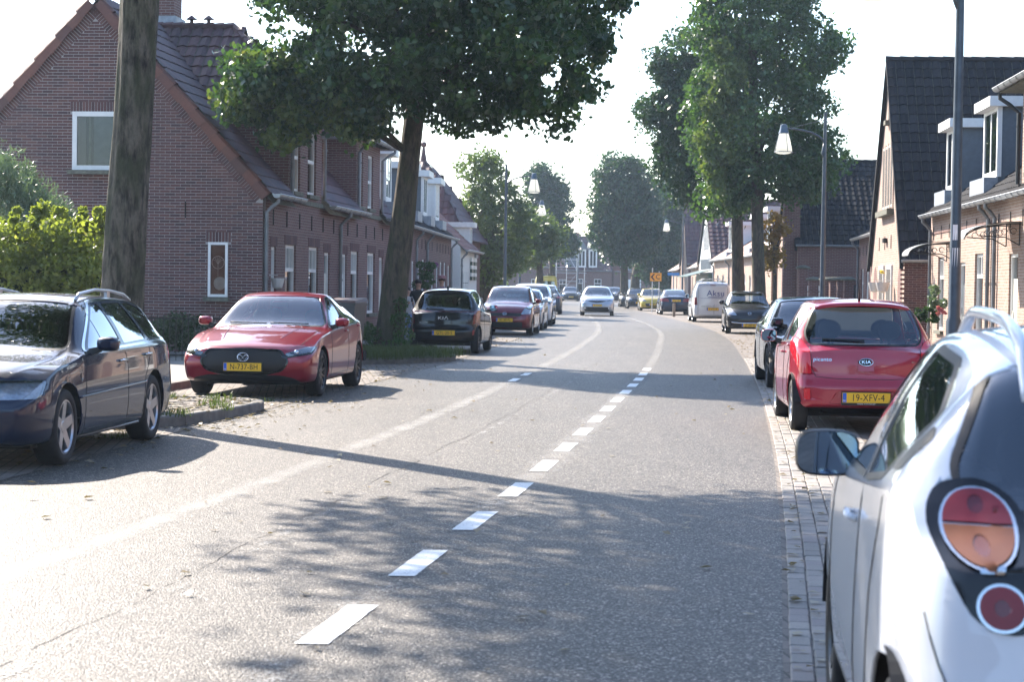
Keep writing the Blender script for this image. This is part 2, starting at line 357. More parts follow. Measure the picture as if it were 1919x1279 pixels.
def scatter_pieces(name, base_me, mats, parent, n_parts=300, key=None):
    """mats: list of local matrices, the most visible first; 300 become parts, the others one joined part"""
    if key: mats = sorted(mats, key=key)
    for mx in mats[:n_parts]:
        o = mesh_obj(name, base_me, parent); o.matrix_local = mx
    rest = mats[n_parts:]
    if rest:
        bv = np.array([v.co[:] for v in base_me.vertices]); fs = [tuple(p.vertices) for p in base_me.polygons]
        nv = len(bv); V = np.empty((len(rest) * nv, 3)); allf = []
        for i, mx in enumerate(rest):
            a = np.array(mx); V[i*nv:(i+1)*nv] = bv @ a[:3,:3].T + a[:3,3]
            o = i * nv; allf += [tuple(j + o for j in f) for f in fs]
        me = bpy.data.meshes.new(name + '_field'); me.from_pydata(V.tolist(), [], allf); me.materials.append(base_me.materials[0])
        o = mesh_obj(name + '_field', me, parent); o['kind'] = 'stuff'
def heading(f, y): return math.atan2(1, (f(y+0.5) - f(y-0.5)))
bm_pave = brick_mesh('brick', 0.098, 0.196, 0.05, 0.006, M['paver'])
ms = []
for col in range(9):
    y = 6.6 + (0.1 if col % 2 else 0)
    while y < 44:
        a = heading(RE, y) - math.pi/2
        x = RE(y) + 0.065 + col * 0.105
        ms.append(Matrix.Translation((x + random.uniform(-.002,.002), y, 0.014 + random.uniform(-.003,.003))) @ Matrix.Rotation(a + random.uniform(-.012,.012), 4, 'Z') @ Matrix.Rotation(random.uniform(-.015,.015), 4, 'Y'))
        y += 0.2025
scatter_pieces('brick', bm_pave, ms, bedr, key=lambda q: q.translation.y)

# ---- markings
def worn_mat(name, c, cover, soft=.045, top=1.0):
    m = N(name); t = m.t; out = t.nodes['Material Output']; oc = m.co()
    a = m.noise(70, 3, co=oc); bb = m.noise(2.2, 4, co=oc)
    s = m.math('ADD', a, m.math('MULTIPLY', m.math('SUBTRACT', bb, 0.5), 0.7))
    u = m.n('TexCoord').outputs['UV']; sep = m.n('SeparateXYZ'); m.l(u, sep.inputs[0])
    edge = m.math('SUBTRACT', 1.0, m.math('POWER', m.math('ABSOLUTE', m.math('SUBTRACT', m.math('MULTIPLY', sep.outputs[0], 2.0), 1.0)), 2.0))
    s = m.math('ADD', s, m.math('MULTIPLY', m.math('SUBTRACT', edge, 1.0), 0.35))
    f = m.ramp(s, (1 - cover - soft, (0,0,0)), (1 - cover + soft, (top,)*3))
    m.base(m.mix(0.3, c, m.ramp(a, (0.3,(0.5,0.5,0.5)), (0.7,(1,1,1))), 'MULTIPLY')).set(Roughness=0.65)
    tr = m.n('BsdfTransparent'); mx = m.n('MixShader'); m.l(f, mx.inputs[0]); m.l(tr.outputs[0], mx.inputs[1]); m.l(m.p.outputs[0], mx.inputs[2]); m.l(mx.outputs[0], out.inputs[0]); return m.mat
def ribbon(name, f, y0, y1, w, z, mat, step=0.6):
    n = max(1, int((y1-y0)/step)); me = bpy.data.meshes.new(name); vs = []; fs = []
    for i in range(n+1):
        y = y0 + (y1-y0)*i/n; ww = w(y) if callable(w) else w; vs += [(f(y)-ww/2, y, z), (f(y)+ww/2, y, z)]
        if i: fs.append((2*i-2, 2*i-1, 2*i+1, 2*i))
    me.from_pydata(vs, [], fs); uvl = me.uv_layers.new(name='UVMap').data
    for p in me.polygons:
        for li in p.loop_indices: uvl[li].uv = (me.loops[li].vertex_index % 2, me.vertices[me.loops[li].vertex_index].co.y)
    me.materials.append(mat); return tag(mesh_obj(name, me), kind='structure')
M['worn'] = worn_mat('worn pale marking', (0.4,0.385,0.355), 0.5, .2, .7)
M['worn3'] = worn_mat('worn off-white line', (0.4,0.385,0.355), 0.56, .2, .62)
M['worn2'] = worn_mat('faint bleached stripe', (0.3,0.29,0.27), 0.42)
m = N('white road paint'); nz = m.noise(55, 4, co=m.co()); m.base(m.ramp(nz, (0.3, (0.2,0.195,0.18)), (0.41, (0.72,0.72,0.7)))).set(Roughness=0.5); m.bump(nz, 0.5, 0.004); M['road_paint'] = m.mat
ribbon('worn_marking', LL, 4, 130, 0.3, 0.004, M['worn3'])
ribbon('worn_marking', DL, 15.5, 37, 0.42, 0.004, M['worn']); ribbon('worn_marking', DL, 37, 125, 0.3, 0.004, M['worn'])
ribbon('worn_marking', DL, 5, 15.5, 0.5, 0.004, M['worn2'])
ribbon('worn_marking', lambda y: CL(y) + 0.07, 4, 60, 0.14, 0.004, M['worn2'])
# joint crack along the road centre, wandering
cr = MB(); y = 4.0; pts = []
ph = random.random()*9
while y < 60:
    x = CL(y) - 0.035 + 0.018*math.sin(y*1.7+ph) + 0.012*math.sin(y*4.1) + random.uniform(-.008,.008); pts.append((x, y)); y += 0.12
M['crack'] = mat_plain('tarry joint crack', (0.06,0.057,0.054), 0.7, var=0.3)
for i in range(len(pts)-1):
    w = 0.002 + 0.004*abs(math.sin(i*0.13)) * random.uniform(.4,1); (x0,y0),(x1,y1) = pts[i], pts[i+1]
    if random.random() < 0.22: continue
    cr.quad((x0-w,y0,0.009),(x0+w,y0,0.009),(x1+w,y1,0.009),(x1-w,y1,0.009))
tag(cr.build('road_joint', M['crack']), kind='structure')
y = 4.55
while y < 38:
    ribbon('lane_dash', DL, y, y + 1.06, lambda q: .15 + random.uniform(-.007,.004), 0.006, M['road_paint'], 0.045); y += 2.045
for y in (32.4, 34.5):
    ribbon('lane_dash', LL, y, y + 1.0, 0.13, 0.006, M['road_paint'], 0.3)

# ---- kerbed islands between the left bays
def island(poly, top_mat, name):
    root = tag(thing(name, (0,0,0)), kind='structure')
    n = len(poly); b = MB(); b.poly([(x,y,0.1) for x,y in poly]); b.build('island_surface', top_mat, root, uv=True)
    # kerb stones along the visible edge
    for i in range(n-1):
        (x0,y0),(x1,y1) = poly[i], poly[i+1]; L = math.hypot(x1-x0, y1-y0); k = max(1, round(L/0.5)); dx,dy = (x1-x0)/L, (y1-y0)/L
        for j in range(k):
            s = MB(); a0 = L*j/k + 0.004; a1 = L*(j+1)/k - 0.004; h = 0.125 + random.uniform(-.006,.004)
            q = [(x0+dx*a0, y0+dy*a0), (x0+dx*a1, y0+dy*a1)]; off = (-dy*0.13, dx*0.13)
            pt = [(q[0][0],q[0][1]), (q[1][0],q[1][1]), (q[1][0]+off[0],q[1][1]+off[1]), (q[0][0]+off[0],q[0][1]+off[1])]
            bv = 0.015; inn = [(pt[0][0]-dy*bv, pt[0][1]+dx*bv), (pt[1][0]-dy*bv, pt[1][1]+dx*bv)]
            s.add([(*pt[0],0),(*pt[1],0),(*pt[1],h-bv),(*pt[0],h-bv),(*inn[0],h),(*inn[1],h),(*pt[2],h),(*pt[3],h),(*pt[2],0),(*pt[3],0)],
                  [(0,1,2,3),(3,2,5,4),(4,5,6,7),(6,8,9,7),(0,3,4,7,9),(1,8,6,5,2)])
            s.build('kerb_stone', M['kerb'], root)
    return root
ISL1 = [(-6.2,20.6),(-4.3,20.75),(-3.85,20.95),(-3.55,21.5),(-3.38,22.2),(-3.2,23.1),(-3.04,23.9),(-3.05,24.35),(-3.3,24.75),(-3.8,25.0),(-6.2,25.3)]
ISL2 = [(-5.3,37.6),(-3.2,37.9),(-2.3,38.6),(-1.6,39.8),(-1.16,40.9),(-1.2,41.5),(-1.6,42.0),(-2.4,42.4),(-5,42.8)]
i1 = island(ISL1, M['soil'], 'paved_island'); i2 = island(ISL2, M['soil'], 'grass_island')
def inside(p, poly):
    x, y = p; c = False; n = len(poly)
    for i in range(n):
        (x0,y0),(x1,y1) = poly[i], poly[(i+1) % n]
        if (y0 > y) != (y1 > y) and x < (x1-x0)*(y-y0)/(y1-y0)+x0: c = not c
    return c
def margin_in(p, poly, r):
    return all(inside((p[0]+r*math.cos(a), p[1]+r*math.sin(a)), poly) for a in (0,1.57,3.14,4.71))
M['old_paver'] = piece_mat('old brown paving brick', [(0.2,0.16,0.13),(0.27,0.22,0.17),(0.33,0.28,0.22),(0.23,0.2,0.18)], 0.85, 50, moss=(0.05,0.06,0.02))
bm_old = brick_mesh('brick', 0.2, 0.097, 0.05, 0.007, M['old_paver'])
ms = []; iy = 0; y = 20.7
while y < 25.3:
    x = -6.1 + (0.1 if iy % 2 else 0)
    while x < -3:
        if margin_in((x,y), ISL1, 0.2) and math.hypot(x+4.42, y-22.3) > 0.55:
            ms.append(Matrix.Translation((x, y + random.uniform(-.01,.01), 0.118 + random.uniform(-.008,.008))) @ Matrix.Rotation(random.uniform(-.06,.06), 4, 'Z') @ Matrix.Rotation(random.uniform(-.06,.06), 4, 'X'))
        x += 0.206
    y += 0.104; iy += 1
scatter_pieces('brick', bm_old, ms, i1, key=lambda q: -q.translation.x)

# grass tufts and fallen leaves
M['grass'] = mat_leaf('grass blades', (0.04,0.062,0.018), (0.085,0.11,0.03), trans=0.4)
M['litter'] = mat_leaf('fallen leaves', (0.14,0.09,0.04), (0.24,0.18,0.09), (0.4,0.33,0.16), trans=0.2)
def tufts(name, spots, parent=None, z=0.1, blade=(0.05,0.13), n=60, spread=0.16):
    V = []
    for (x, y, s) in spots:
        for _ in range(int(n*s)):
            a = random.uniform(0, 6.28); r = spread*s*math.sqrt(random.random())*1.2; px, py = x + r*math.cos(a), y + r*math.sin(a)
            h = random.uniform(*blade); la = random.uniform(0, 6.28); ln = h*random.uniform(.2,.9); w = random.uniform(.003,.006)
            wx, wy = -math.sin(la)*w, math.cos(la)*w; tx, ty = px+math.cos(la)*ln, py+math.sin(la)*ln
            V += [(px-wx,py-wy,z),(px+wx,py+wy,z),((px+tx)/2+wx,(py+ty)/2+wy,z+h*.7),((px+tx)/2+wx,(py+ty)/2+wy,z+h*.7),((px+tx)/2-wx,(py+ty)/2-wy,z+h*.7),(px-wx,py-wy,z),
                  ((px+tx)/2-wx,(py+ty)/2-wy,z+h*.7),((px+tx)/2+wx,(py+ty)/2+wy,z+h*.7),(tx,ty,z+h)]
    return tag(quick(name, V, len(V)//3, 3, M['grass'], parent), kind='stuff')
tufts('grass', [(-3.7,21.5,1.2),(-4.1,21.2,1.4),(-3.5,23.2,1.2),(-4.3,24.5,1.2),(-3.6,24.4,.9),(-5,24.8,1.2),(-3.3,22.6,.7),(-4.9,22.9,.6)], z=0.11)
sp = [(random.uniform(-5,-1.4), random.uniform(38,42.5), random.uniform(1.2,2.4)) for _ in range(150)]
tufts('grass', [s for s in sp if inside(s[:2], ISL2)], z=0.1, blade=(0.08,0.24), n=60, spread=0.2)
tufts('grass', [(-3.9,19.7,.8),(-3.95,19.9,.6),(-4.4,19.5,.8),(-4.05,26.2,1),(-3.7,26.0,1),(-3.2,26.0,.5)], z=0.0, blade=(.03,.08))
def litter(name, pts, s=(0.02,0.045), mat='litter'):
    V = []
    for (x, y, z) in pts:
        a = random.uniform(0, 6.28); L = random.uniform(*s); w = L*random.uniform(.45,.8); ca, sa = math.cos(a), math.sin(a); h = random.uniform(0, L*.6)
        q = [(-L,0,0),(0,-w,h),(L,0,random.uniform(0,h)),(0,w,h*random.random())]
        V += [(x+u*ca-v*sa, y+u*sa+v*ca, z+k+0.004) for u,v,k in q]
    return tag(quick(name, V, len(V)//4, 4, M[mat]), kind='stuff')
pts = []
for _ in range(2600):
    y = random.uniform(16, 60) if random.random() < .6 else random.uniform(19.5, 27); x = LE(y) + random.gauss(-0.5, 0.55); pts.append((x, y, 0.012))
for _ in range(500):
    y = random.uniform(8, 60); pts.append((RE(y) + abs(random.gauss(0, 0.35)) , y, 0.02))
for _ in range(160):
    y = random.uniform(8, 40); pts.append((random.uniform(LE(y), RE(y)), y, 0.006))
for _ in range(1400):
    y = random.uniform(50, 70); pts.append((RE(y) + random.uniform(0.6, 3), y, 0.012))
for _ in range(900):
    x, y = random.uniform(-6,-3), random.uniform(20.8,25)
    if inside((x,y), ISL1): pts.append((x,y,0.125))
litter('fallen_leaves', pts)

# ---- the air: a little haze against the low sun
b = MB(); b.box(-420, 420, -140, 920, -1.1, 19); hz = tag(b.build('haze', M['soil']), kind='stuff')
hm_ = bpy.data.materials.new('haze air'); hm_.use_nodes = True; ht = hm_.node_tree; ht.nodes.remove(ht.nodes['Principled BSDF']); pv = ht.nodes.new('ShaderNodeVolumePrincipled')
pv.inputs['Color'].default_value = (0.62, 0.79, 1.0, 1); pv.inputs['Density'].default_value = 0.00034; pv.inputs['Anisotropy'].default_value = 0.5
ht.links.new(pv.outputs[0], ht.nodes['Material Output'].inputs['Volume']); hz.data.materials.clear(); hz.data.materials.append(hm_)

# ================================================================== BUILDINGS
def tile_mesh(mat, w=0.25, l=0.36, flat=False):
    b = MB(); n = 5; prof = [0.0, 0.004, 0.016, 0.028, 0.012, 0.0] if not flat else [0,0,0,0,0,0]
    vs = []
    for (s, lift) in ((0, 0.034), (l, 0.004)):
        vs += [(-w/2 + w*k/n - (0.01 if k == n else 0) + (0.01 if k == 0 else 0), s, lift + prof[k]) for k in range(n+1)]
    vs += [(-w/2 + w*k/n, 0, lift0) for k, lift0 in ((0, 0.0), (n, 0.0))]
    fs = [(k, k+1, n+2+k, n+1+k) for k in range(n)] + [(2*n+2, 2*n+3, 5, 4, 3, 2, 1, 0)]
    me = bpy.data.meshes.new('tile'); me.from_pydata(vs, [], fs); me.materials.append(mat); return me
def roof_plane(parent, O, ax, upd, La, Ls, mat, parts=0, clip=None, w=0.24, l=0.33, key=None, name='roof_tile', slab=True):
    """O eave corner, ax unit along eave, upd unit up the slope; tiles cover La x Ls where clip(a, s) holds"""
    O, ax, upd = Vector(O), Vector(ax).normalized(), Vector(upd).normalized(); nrm = ax.cross(upd).normalized()
    flip = nrm.z < 0
    if flip: nrm = -nrm
    na, ns = int(La / w), int(Ls / l); w2 = La / na; l2 = Ls / ns; me = tile_mesh(mat, w2, l2 + 0.03)
    ms = []
    for j in range(ns):
        for i in range(na):
            a, s = (i + .5) * w2, j * l2
            if clip and not clip(a, s + l2/2): continue
            P = O + ax * (a + random.uniform(-.003,.003)) + upd * (s + random.uniform(-.006,.006)) + nrm * (0.02 + random.uniform(0,.006))
            X = -ax if flip else ax
            ms.append(Matrix(((X.x,upd.x,nrm.x,P.x),(X.y,upd.y,nrm.y,P.y),(X.z,upd.z,nrm.z,P.z),(0,0,0,1))))
    scatter_pieces(name, me, ms, parent, parts, key=key)
def local_frame(P0, P1):
    ang = math.atan2(P1[1]-P0[1], P1[0]-P0[0]); return ang
class House:
    """local x runs along the street front, y into the building, z up; the front faces -y"""
    def __init__(s, name, P0, P1, label, cat='house', group=None):
        s.ang = local_frame(P0, P1); s.L = math.hypot(P1[0]-P0[0], P1[1]-P0[1])
        s.root = thing(name, (P0[0], P0[1], 0), s.ang, label, cat, group)
        s.Mw = Matrix.Translation((P0[0], P0[1], 0)) @ Matrix.Rotation(s.ang, 4, 'Z'); s.Mi = s.Mw.inverted()
    def at(s, px, py, off=0.0):
        """(u, z) where the sight line through a picture point meets the front plane"""
        o = s.Mi @ CAM; d = (s.Mi.to_3x3() @ ray(px, py)); t = (off - o.y) / d.y; p = o + d * t; return p.x, p.z
    def side(s, px, py, x=0.0):
        o = s.Mi @ CAM; d = (s.Mi.to_3x3() @ ray(px, py)); t = (x - o.x) / d.x; p = o + d * t; return p.y, p.z
def wall_panel(H, x0, x1, z0, z1, holes, mat, y=0.0, rev=0.11, name='wall', back=True):
    """front wall with real openings and reveals"""
    b = MB(); xs = sorted({x0, x1} | {h[0] for h in holes} | {h[1] for h in holes}); zs = sorted({z0, z1} | {h[2] for h in holes} | {h[3] for h in holes})
    xs = [x for x in xs if x0 <= x <= x1]; zs = [z for z in zs if z0 <= z <= z1]
    for i in range(len(xs)-1):
        for j in range(len(zs)-1):
            cx, cz = (xs[i]+xs[i+1])/2, (zs[j]+zs[j+1])/2
            if any(h[0] < cx < h[1] and h[2] < cz < h[3] for h in holes): continue
            b.quad((xs[i],y,zs[j]),(xs[i+1],y,zs[j]),(xs[i+1],y,zs[j+1]),(xs[i],y,zs[j+1]))
    for (a, c, d, e) in holes:
        b.quad((a,y,d),(a,y,e),(a,y+rev,e),(a,y+rev,d)); b.quad((c,y,d),(c,y+rev,d),(c,y+rev,e),(c,y,e))
        b.quad((a,y,e),(c,y,e),(c,y+rev,e),(a,y+rev,e)); b.quad((a,y,d),(a,y+rev,d),(c,y+rev,d),(c,y,d))
    return b.build(name, mat, H.root, uv=True)
def window(H, x0, x1, z0, z1, y=0.1, mat='white', fw=0.07, transom=None, mull=(), curtain=True, blind=None, sill=True, glass='window_glass', M_=None, flat=False):
    f = MB(); f.M = M_; d = 0.05; yy = y - d
    f.box(x0, x0+fw, yy, y+.02, z0, z1); f.box(x1-fw, x1, yy, y+.02, z0, z1)
    f.box(x0+fw, x1-fw, yy+.002, y+.02, z1-fw, z1); f.box(x0+fw, x1-fw, yy-.004, y+.02, z0, z0+fw)
    if transom: f.box(x0+fw, x1-fw, yy-.002, y+.02, transom-.04, transom+.04)
    for q in mull: f.box(q-.02, q+.02, yy+.004, y+.015, (transom or z0)+.03, z1-fw)
    fr = f.build('window', M[mat], H.root)
    if flat: y = y - .03
    g = MB(); g.M = M_; g.quad((x0+fw-.01,y,z0+fw-.01),(x1-fw+.01,y,z0+fw-.01),(x1-fw+.01,y,z1-fw+.01),(x0+fw-.01,y,z1-fw+.01)); g.build('pane', M[glass], fr)
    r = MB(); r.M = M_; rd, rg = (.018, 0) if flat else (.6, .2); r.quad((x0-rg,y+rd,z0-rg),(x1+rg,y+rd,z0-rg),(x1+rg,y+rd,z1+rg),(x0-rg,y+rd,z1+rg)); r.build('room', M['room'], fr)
    if curtain:
        c = MB(); c.M = M_; n = 10; w = (x1-x0-2*fw)
        for (a0, a1) in ((0, .2), (.8, 1)):
            for k in range(n):
                u0 = x0+fw + w*(a0+(a1-a0)*k/n); u1 = x0+fw + w*(a0+(a1-a0)*(k+1)/n); o0, o1 = (.05 if k % 2 else .0), (.0 if k % 2 else .05)
                c.quad((u0,y+.1+o0,z0+fw),(u1,y+.1+o1,z0+fw),(u1,y+.1+o1,z1-fw),(u0,y+.1+o0,z1-fw))
        c.build('curtain', M['curtain'], fr)
    if blind:
        c = MB(); c.M = M_; c.quad((x0+fw,y+.06,z0+fw),(x1-fw,y+.06,z0+fw),(x1-fw,y+.06,z0+fw+blind),(x0+fw,y+.06,z0+fw+blind)); c.build('blind', M['white'], fr)
    if sill:
        s_ = MB(); s_.M = M_; s_.box(x0-.06, x1+.06, y-.18, y-.05, z0-.09, z0-.003); s_.build('sill', M['stone'], fr)
    return fr
def door(H, x0, x1, z1, y=0.1, mat='white', leaf='cream', light=True, z0=0.08, M_=None):
    f = MB(); f.M = M_; fw = .07; f.box(x0, x0+fw, y-.06, y+.02, z0, z1); f.box(x1-fw, x1, y-.06, y+.02, z0, z1); f.box(x0+fw, x1-fw, y-.058, y+.02, z1-fw, z1)
    d = f.build('door', M[mat], H.root)
    l = MB(); l.M = M_; l.box(x0+fw, x1-fw, y-.02, y+.02, z0, z1-.5 if light else z1-fw)
    zt = z1-.5 if light else z1-fw
    for k in range(2): l.box(x0+fw+.1, x1-fw-.1, y-.03, y-.02, z0+.2+k*.9, min(z0+.9+k*.9, zt-.1))
    l.build('leaf', M[leaf], d)
    if light:
        g = MB(); g.M = M_; g.quad((x0+fw,y-.005,z1-.5),(x1-fw,y-.005,z1-.5),(x1-fw,y-.005,z1-fw),(x0+fw,y-.005,z1-fw)); g.build('pane', M['window_glass'], d)
    h = MB(); h.M = M_; h.box(x0+fw+.05, x0+fw+.08, y-.06, y-.02, 1.05, 1.2); h.build('handle', M['chrome'], d)
def gutter(H, pts, r=0.075, name='gutter', mat='zinc', brackets=True):
    b = MB(); P = [Vector(p) for p in pts]
    for i in range(len(P)-1):
        t = (P[i+1]-P[i]).normalized(); sd = Vector((0,0,1)).cross(t).normalized(); n = 7; vs = []
        for q in (P[i], P[i+1]): vs += [q + sd*(r*math.cos(math.pi*k/n)) - Vector((0,0,1))*(r*math.sin(math.pi*k/n)) for k in range(n+1)]
        w = n+1; b.add(vs, [(k, k+1, w+k+1, w+k) for k in range(n)] + [tuple(range(w)), tuple(range(2*w-1, w-1, -1))])
        # rolled front rim
        b.tube([P[i]+sd*r, P[i+1]+sd*r], 0.012, 5); b.tube([P[i]-sd*r, P[i+1]-sd*r], 0.012, 5)
        if brackets:
            L = (P[i+1]-P[i]).length; m_ = int(L/0.6)
            for k in range(1, m_):
                q = P[i] + t*(L*k/m_); b.tube([q + sd*(r+.012)*math.cos(a) - Vector((0,0,1))*(r+.012)*math.sin(a) for a in np.linspace(0, math.pi, 6)], 0.008, 4)
    return b.build(name, M[mat], H.root)
def downpipe(H, x, y, ztop, gx, gy, gz, z0=0.1, mat='zinc_dark', r=0.042):
    b = MB(); b.tube([(gx,gy,gz),(gx,gy,gz-.1),((gx+x)/2,(gy+y)/2,(gz-.1+ztop)/2+.02),(x,y,ztop),(x,y,z0)], r, 8)
    z = ztop - .3
    while z > z0 + .3:
        b.lathe([(r,z),(r+.012,z),(r+.012,z+.05),(r,z+.05)], 8, c=(x,y,0)); z -= 1.1
    return b.build('downpipe', M[mat], H.root)
def plain_poly(H, name, pts, mat, uv=True):
    b = MB(); b.poly(pts); return b.build(name, M[mat], H.root, uv=uv)
def slope(rise, run): L = math.hypot(rise, run); return L

# ------------------------------------------------ left corner house (gable end towards the camera) and its neighbour
DZ = 5.35                      # eaves of the tall brick front bays
RZ, EZ, HD = 7.42, 3.42, 7.2   # ridge, low eaves, depth
def bay_house(P0, P1, name, label, bays, openings, ups, low, gable=True, group=None, near_parts=0, wall='brick_wall', roof='tile_brown'):
    H = House(name, P0, P1, label, 'house', group); L = H.L
    holes = [(a,b,c,d) for (a,b,c,d,*r) in openings]
    wall_panel(H, 0, L, 0, EZ - 0.02, holes, M[wall])
    hh = HD/2; sl = math.hypot(hh, RZ-EZ); upd = Vector((0, hh, RZ-EZ)).normalized()
    # bays rise through the eaves
    for (x0, x1) in bays:
        hs = [(a,b,c,d) for (a,b,c,d) in ups if x0 < (a+b)/2 < x1]
        wall_panel(H, x0, x1, EZ-.02, DZ, hs, M[wall], y=-0.003, name='bay_wall')
        yb = (DZ-EZ)/(RZ-EZ)*hh
        for x in (x0, x1):
            q = [(x,-.003,EZ-.02),(x,yb+.15,DZ),(x,-.003,DZ)] if x == x1 else [(x,-.003,EZ-.02),(x,-.003,DZ),(x,yb+.15,DZ)]
            plain_poly(H, 'bay_cheek', q, wall)
        # stone band, soldier course
        b = MB(); b.box(x0-.02, x1+.02, -.05, -.004, EZ-.08, EZ+.02); b.build('stone_band', M['stone'], H.root)
        # hipped roof of the bay: ridge across the street direction
        xm = (x0+x1)/2; hw = (x1-x0)/2 + .3; hz = RZ - .05; ridge_y = 1.7; ov = .32
        su = Vector((hw, 0, hz-DZ)); S = su.length
        for sgn, xe in ((1, x0-.3), (-1, x1+.3)):
            O = Vector((xe, -ov, DZ)); U = Vector((sgn*hw, 0, hz-DZ))
            # length inward until the main roof swallows it
            def clip(a, s, S=S):
                t = s/S; return a > (ridge_y+ov)*t - .05 and a < (ov + .35 + hh*((DZ-EZ)/(RZ-EZ)) + (hh*(1-(DZ-EZ)/(RZ-EZ)))*t)
            roof_plane(H.root, O, (0,1,0), U, 4.2, S, M[roof], parts=near_parts if sgn == 1 else 0, clip=clip, key=lambda q: q.translation.y)
            b = MB(); e0 = Vector((xe,-ov,DZ)); e1 = Vector((xm,ridge_y,hz)); 
            n_ = 12
            for k in range(n_):
                p = e0.lerp(e1, k/n_); q = e0.lerp(e1, (k+1.15)/n_); b.tube([p+Vector((0,0,.06)), q+Vector((0,0,.045))], [.085,.075], 6)
            b.build('hip_tile', M[roof], H.root)
            r2 = MB(); r2.poly([(xe,-ov,DZ),(xe,hh,DZ),(xm,hh+.2,hz),(xm,ridge_y,hz)] ); r2.build('roof_board', M['stone'], H.root)
            # soffit
            plain_poly(H, 'soffit', [(xe,-ov,DZ-.01),(xe,1.9,DZ-.01),(xe+sgn*.3,1.9,DZ-.01),(xe+sgn*.3,-ov,DZ-.01)], 'stone')
        Uf = Vector((0, ridge_y+ov, hz-DZ)); Sf = Uf.length
        roof_plane(H.root, (x0-.3,-ov,DZ), (1,0,0), Uf, 2*hw, Sf, M[roof], clip=lambda a, s: hw*s/Sf - .05 < a < 2*hw - hw*s/Sf + .05)
        r2 = MB(); r2.poly([(x0-.3,-ov,DZ),(x1+.3,-ov,DZ),(xm,ridge_y,hz)]); r2.build('roof_board', M['stone'], H.root)
        n_ = 8; b = MB()
        for k in range(n_):
            p = Vector((xm,ridge_y,hz)).lerp(Vector((xm,hh,hz+.02)), k/n_); q = Vector((xm,ridge_y,hz)).lerp(Vector((xm,hh,hz+.02)), (k+1.15)/n_); b.tube([p+Vector((0,0,.06)), q+Vector((0,0,.045))], [.085,.075], 6)
        b.build('ridge_tile', M[roof], H.root)
        gutter(H, [(x0-.36,1.6,DZ+.03),(x0-.36,-ov-.06,DZ+.03)]); gutter(H, [(x0-.36,-ov-.06,DZ+.03),(x1+.36,-ov-.06,DZ+.03)]); gutter(H, [(x1+.36,-ov-.06,DZ+.03),(x1+.36,1.6,DZ+.03)])
        downpipe(H, x0+.12, -.06, DZ-.35, x0-.3, -ov-.06, DZ, z0=EZ+.1); downpipe(H, x1+.1, -.06, DZ-.35, x1+.3, -ov-.06, DZ, z0=EZ+.1)
    # main roof, street slope, with the bays left out
    def mclip(a, s):
        z = EZ + (RZ-EZ)*s/sl
        for (x0, x1) in bays:
            hw = (x1-x0)/2+.3; xm = (x0+x1)/2
            if z < DZ + .0 and x0 < a < x1: return False
            if z >= DZ and abs(a-xm) < hw*(1-(z-DZ)/(RZ-DZ)) - .1: return False
        return True
    roof_plane(H.root, (0,-.22*hh/(sl) - .12,EZ-.14), (1,0,0), upd, L, sl+.25, M[roof], clip=mclip)
    cells = []
    roof_plane(H.root, (L,HD+.2,EZ-.2), (-1,0,0), Vector((0,-hh,RZ-EZ)), L, sl, M[roof])
    b = MB(); last = 0
    for (x0, x1) in sorted(bays) + [(L, L)]:
        b.quad((last,-.2,EZ-.2),(x0,-.2,EZ-.2),(x0,(DZ-EZ)/(RZ-EZ)*hh,DZ-.02),(last,(DZ-EZ)/(RZ-EZ)*hh,DZ-.02)) if x0 > last else None; last = x1
    b.quad((0,(DZ-EZ)/(RZ-EZ)*hh,DZ-.02),(L,(DZ-EZ)/(RZ-EZ)*hh,DZ-.02),(L,hh,RZ-.02),(0,hh,RZ-.02)); b.quad((0,hh,RZ-.02),(L,hh,RZ-.02),(L,HD+.2,EZ-.2),(0,HD+.2,EZ-.2))
    b.build('roof_board', M['stone'], H.root)
    b = MB(); n_ = int(L/.4)
    for k in range(n_): b.tube([(L*k/n_,hh,RZ+.06),(L*(k+1.12)/n_,hh,RZ+.045)], [.09,.08], 6)
    b.build('ridge_tile', M[roof], H.root)
    plain_poly(H, 'rear_wall', [(0,HD,0),(0,HD,EZ),(L,HD,EZ),(L,HD,0)], wall)
    for (a, c) in low: gutter(H, [(a,-.3,EZ-.02),(c,-.3,EZ-.02)], .085)
    return H

# pixel positions of openings on the left fronts
PA0, PA1, PB1 = (-5.2, 41.0), (-4.34, 49.6), (-3.55, 57.6)
def on(H, a, b, z0, z1): return (H.at(a, 450)[0], H.at(b, 450)[0], z0, z1)
tmp = House('x', PA0, PA1, None); tb = House('x', PA1, PB1, None)
wA = [on(tmp,508.5,517.5,0.05,2.33), on(tmp,535,555,0.75,2.4), on(tmp,579,597,0.75,2.4), on(tmp,608,618,0.05,2.3)]
wB = [on(tb,641,650,0.05,2.3), on(tb,658,672,0.75,2.4), on(tb,689,703,0.75,2.4), on(tb,711,718,0.05,2.3)]
bA = (tmp.at(541,300)[0], tmp.at(603,300)[0]); bB = (tb.at(668,300)[0], tb.at(712,300)[0])
uA = [on(tmp,546,561,3.6,5.15), on(tmp,575,591,3.6,5.15)]; uB = [on(tb,670,679,3.6,5.05), on(tb,688,698,3.6,5.05)]
for t_ in (tmp, tb): bpy.data.objects.remove(t_.root)
HA = bay_house(PA0, PA1, 'brick_house', 'large dark brick corner house with an orange-tiled gable edge, filling the left of the picture', [bA], wA, uA, [(-.08, bA[0]+.25), (bA[1]-.1, 8.64)], near_parts=300)
HB = bay_house(PA1, PB1, 'brick_house', 'brick terraced house with a tall two-window bay, next to the big corner house', [bB], wB, uB, [(0.0, bB[0]+.25), (bB[1]-.1, 8.0)])
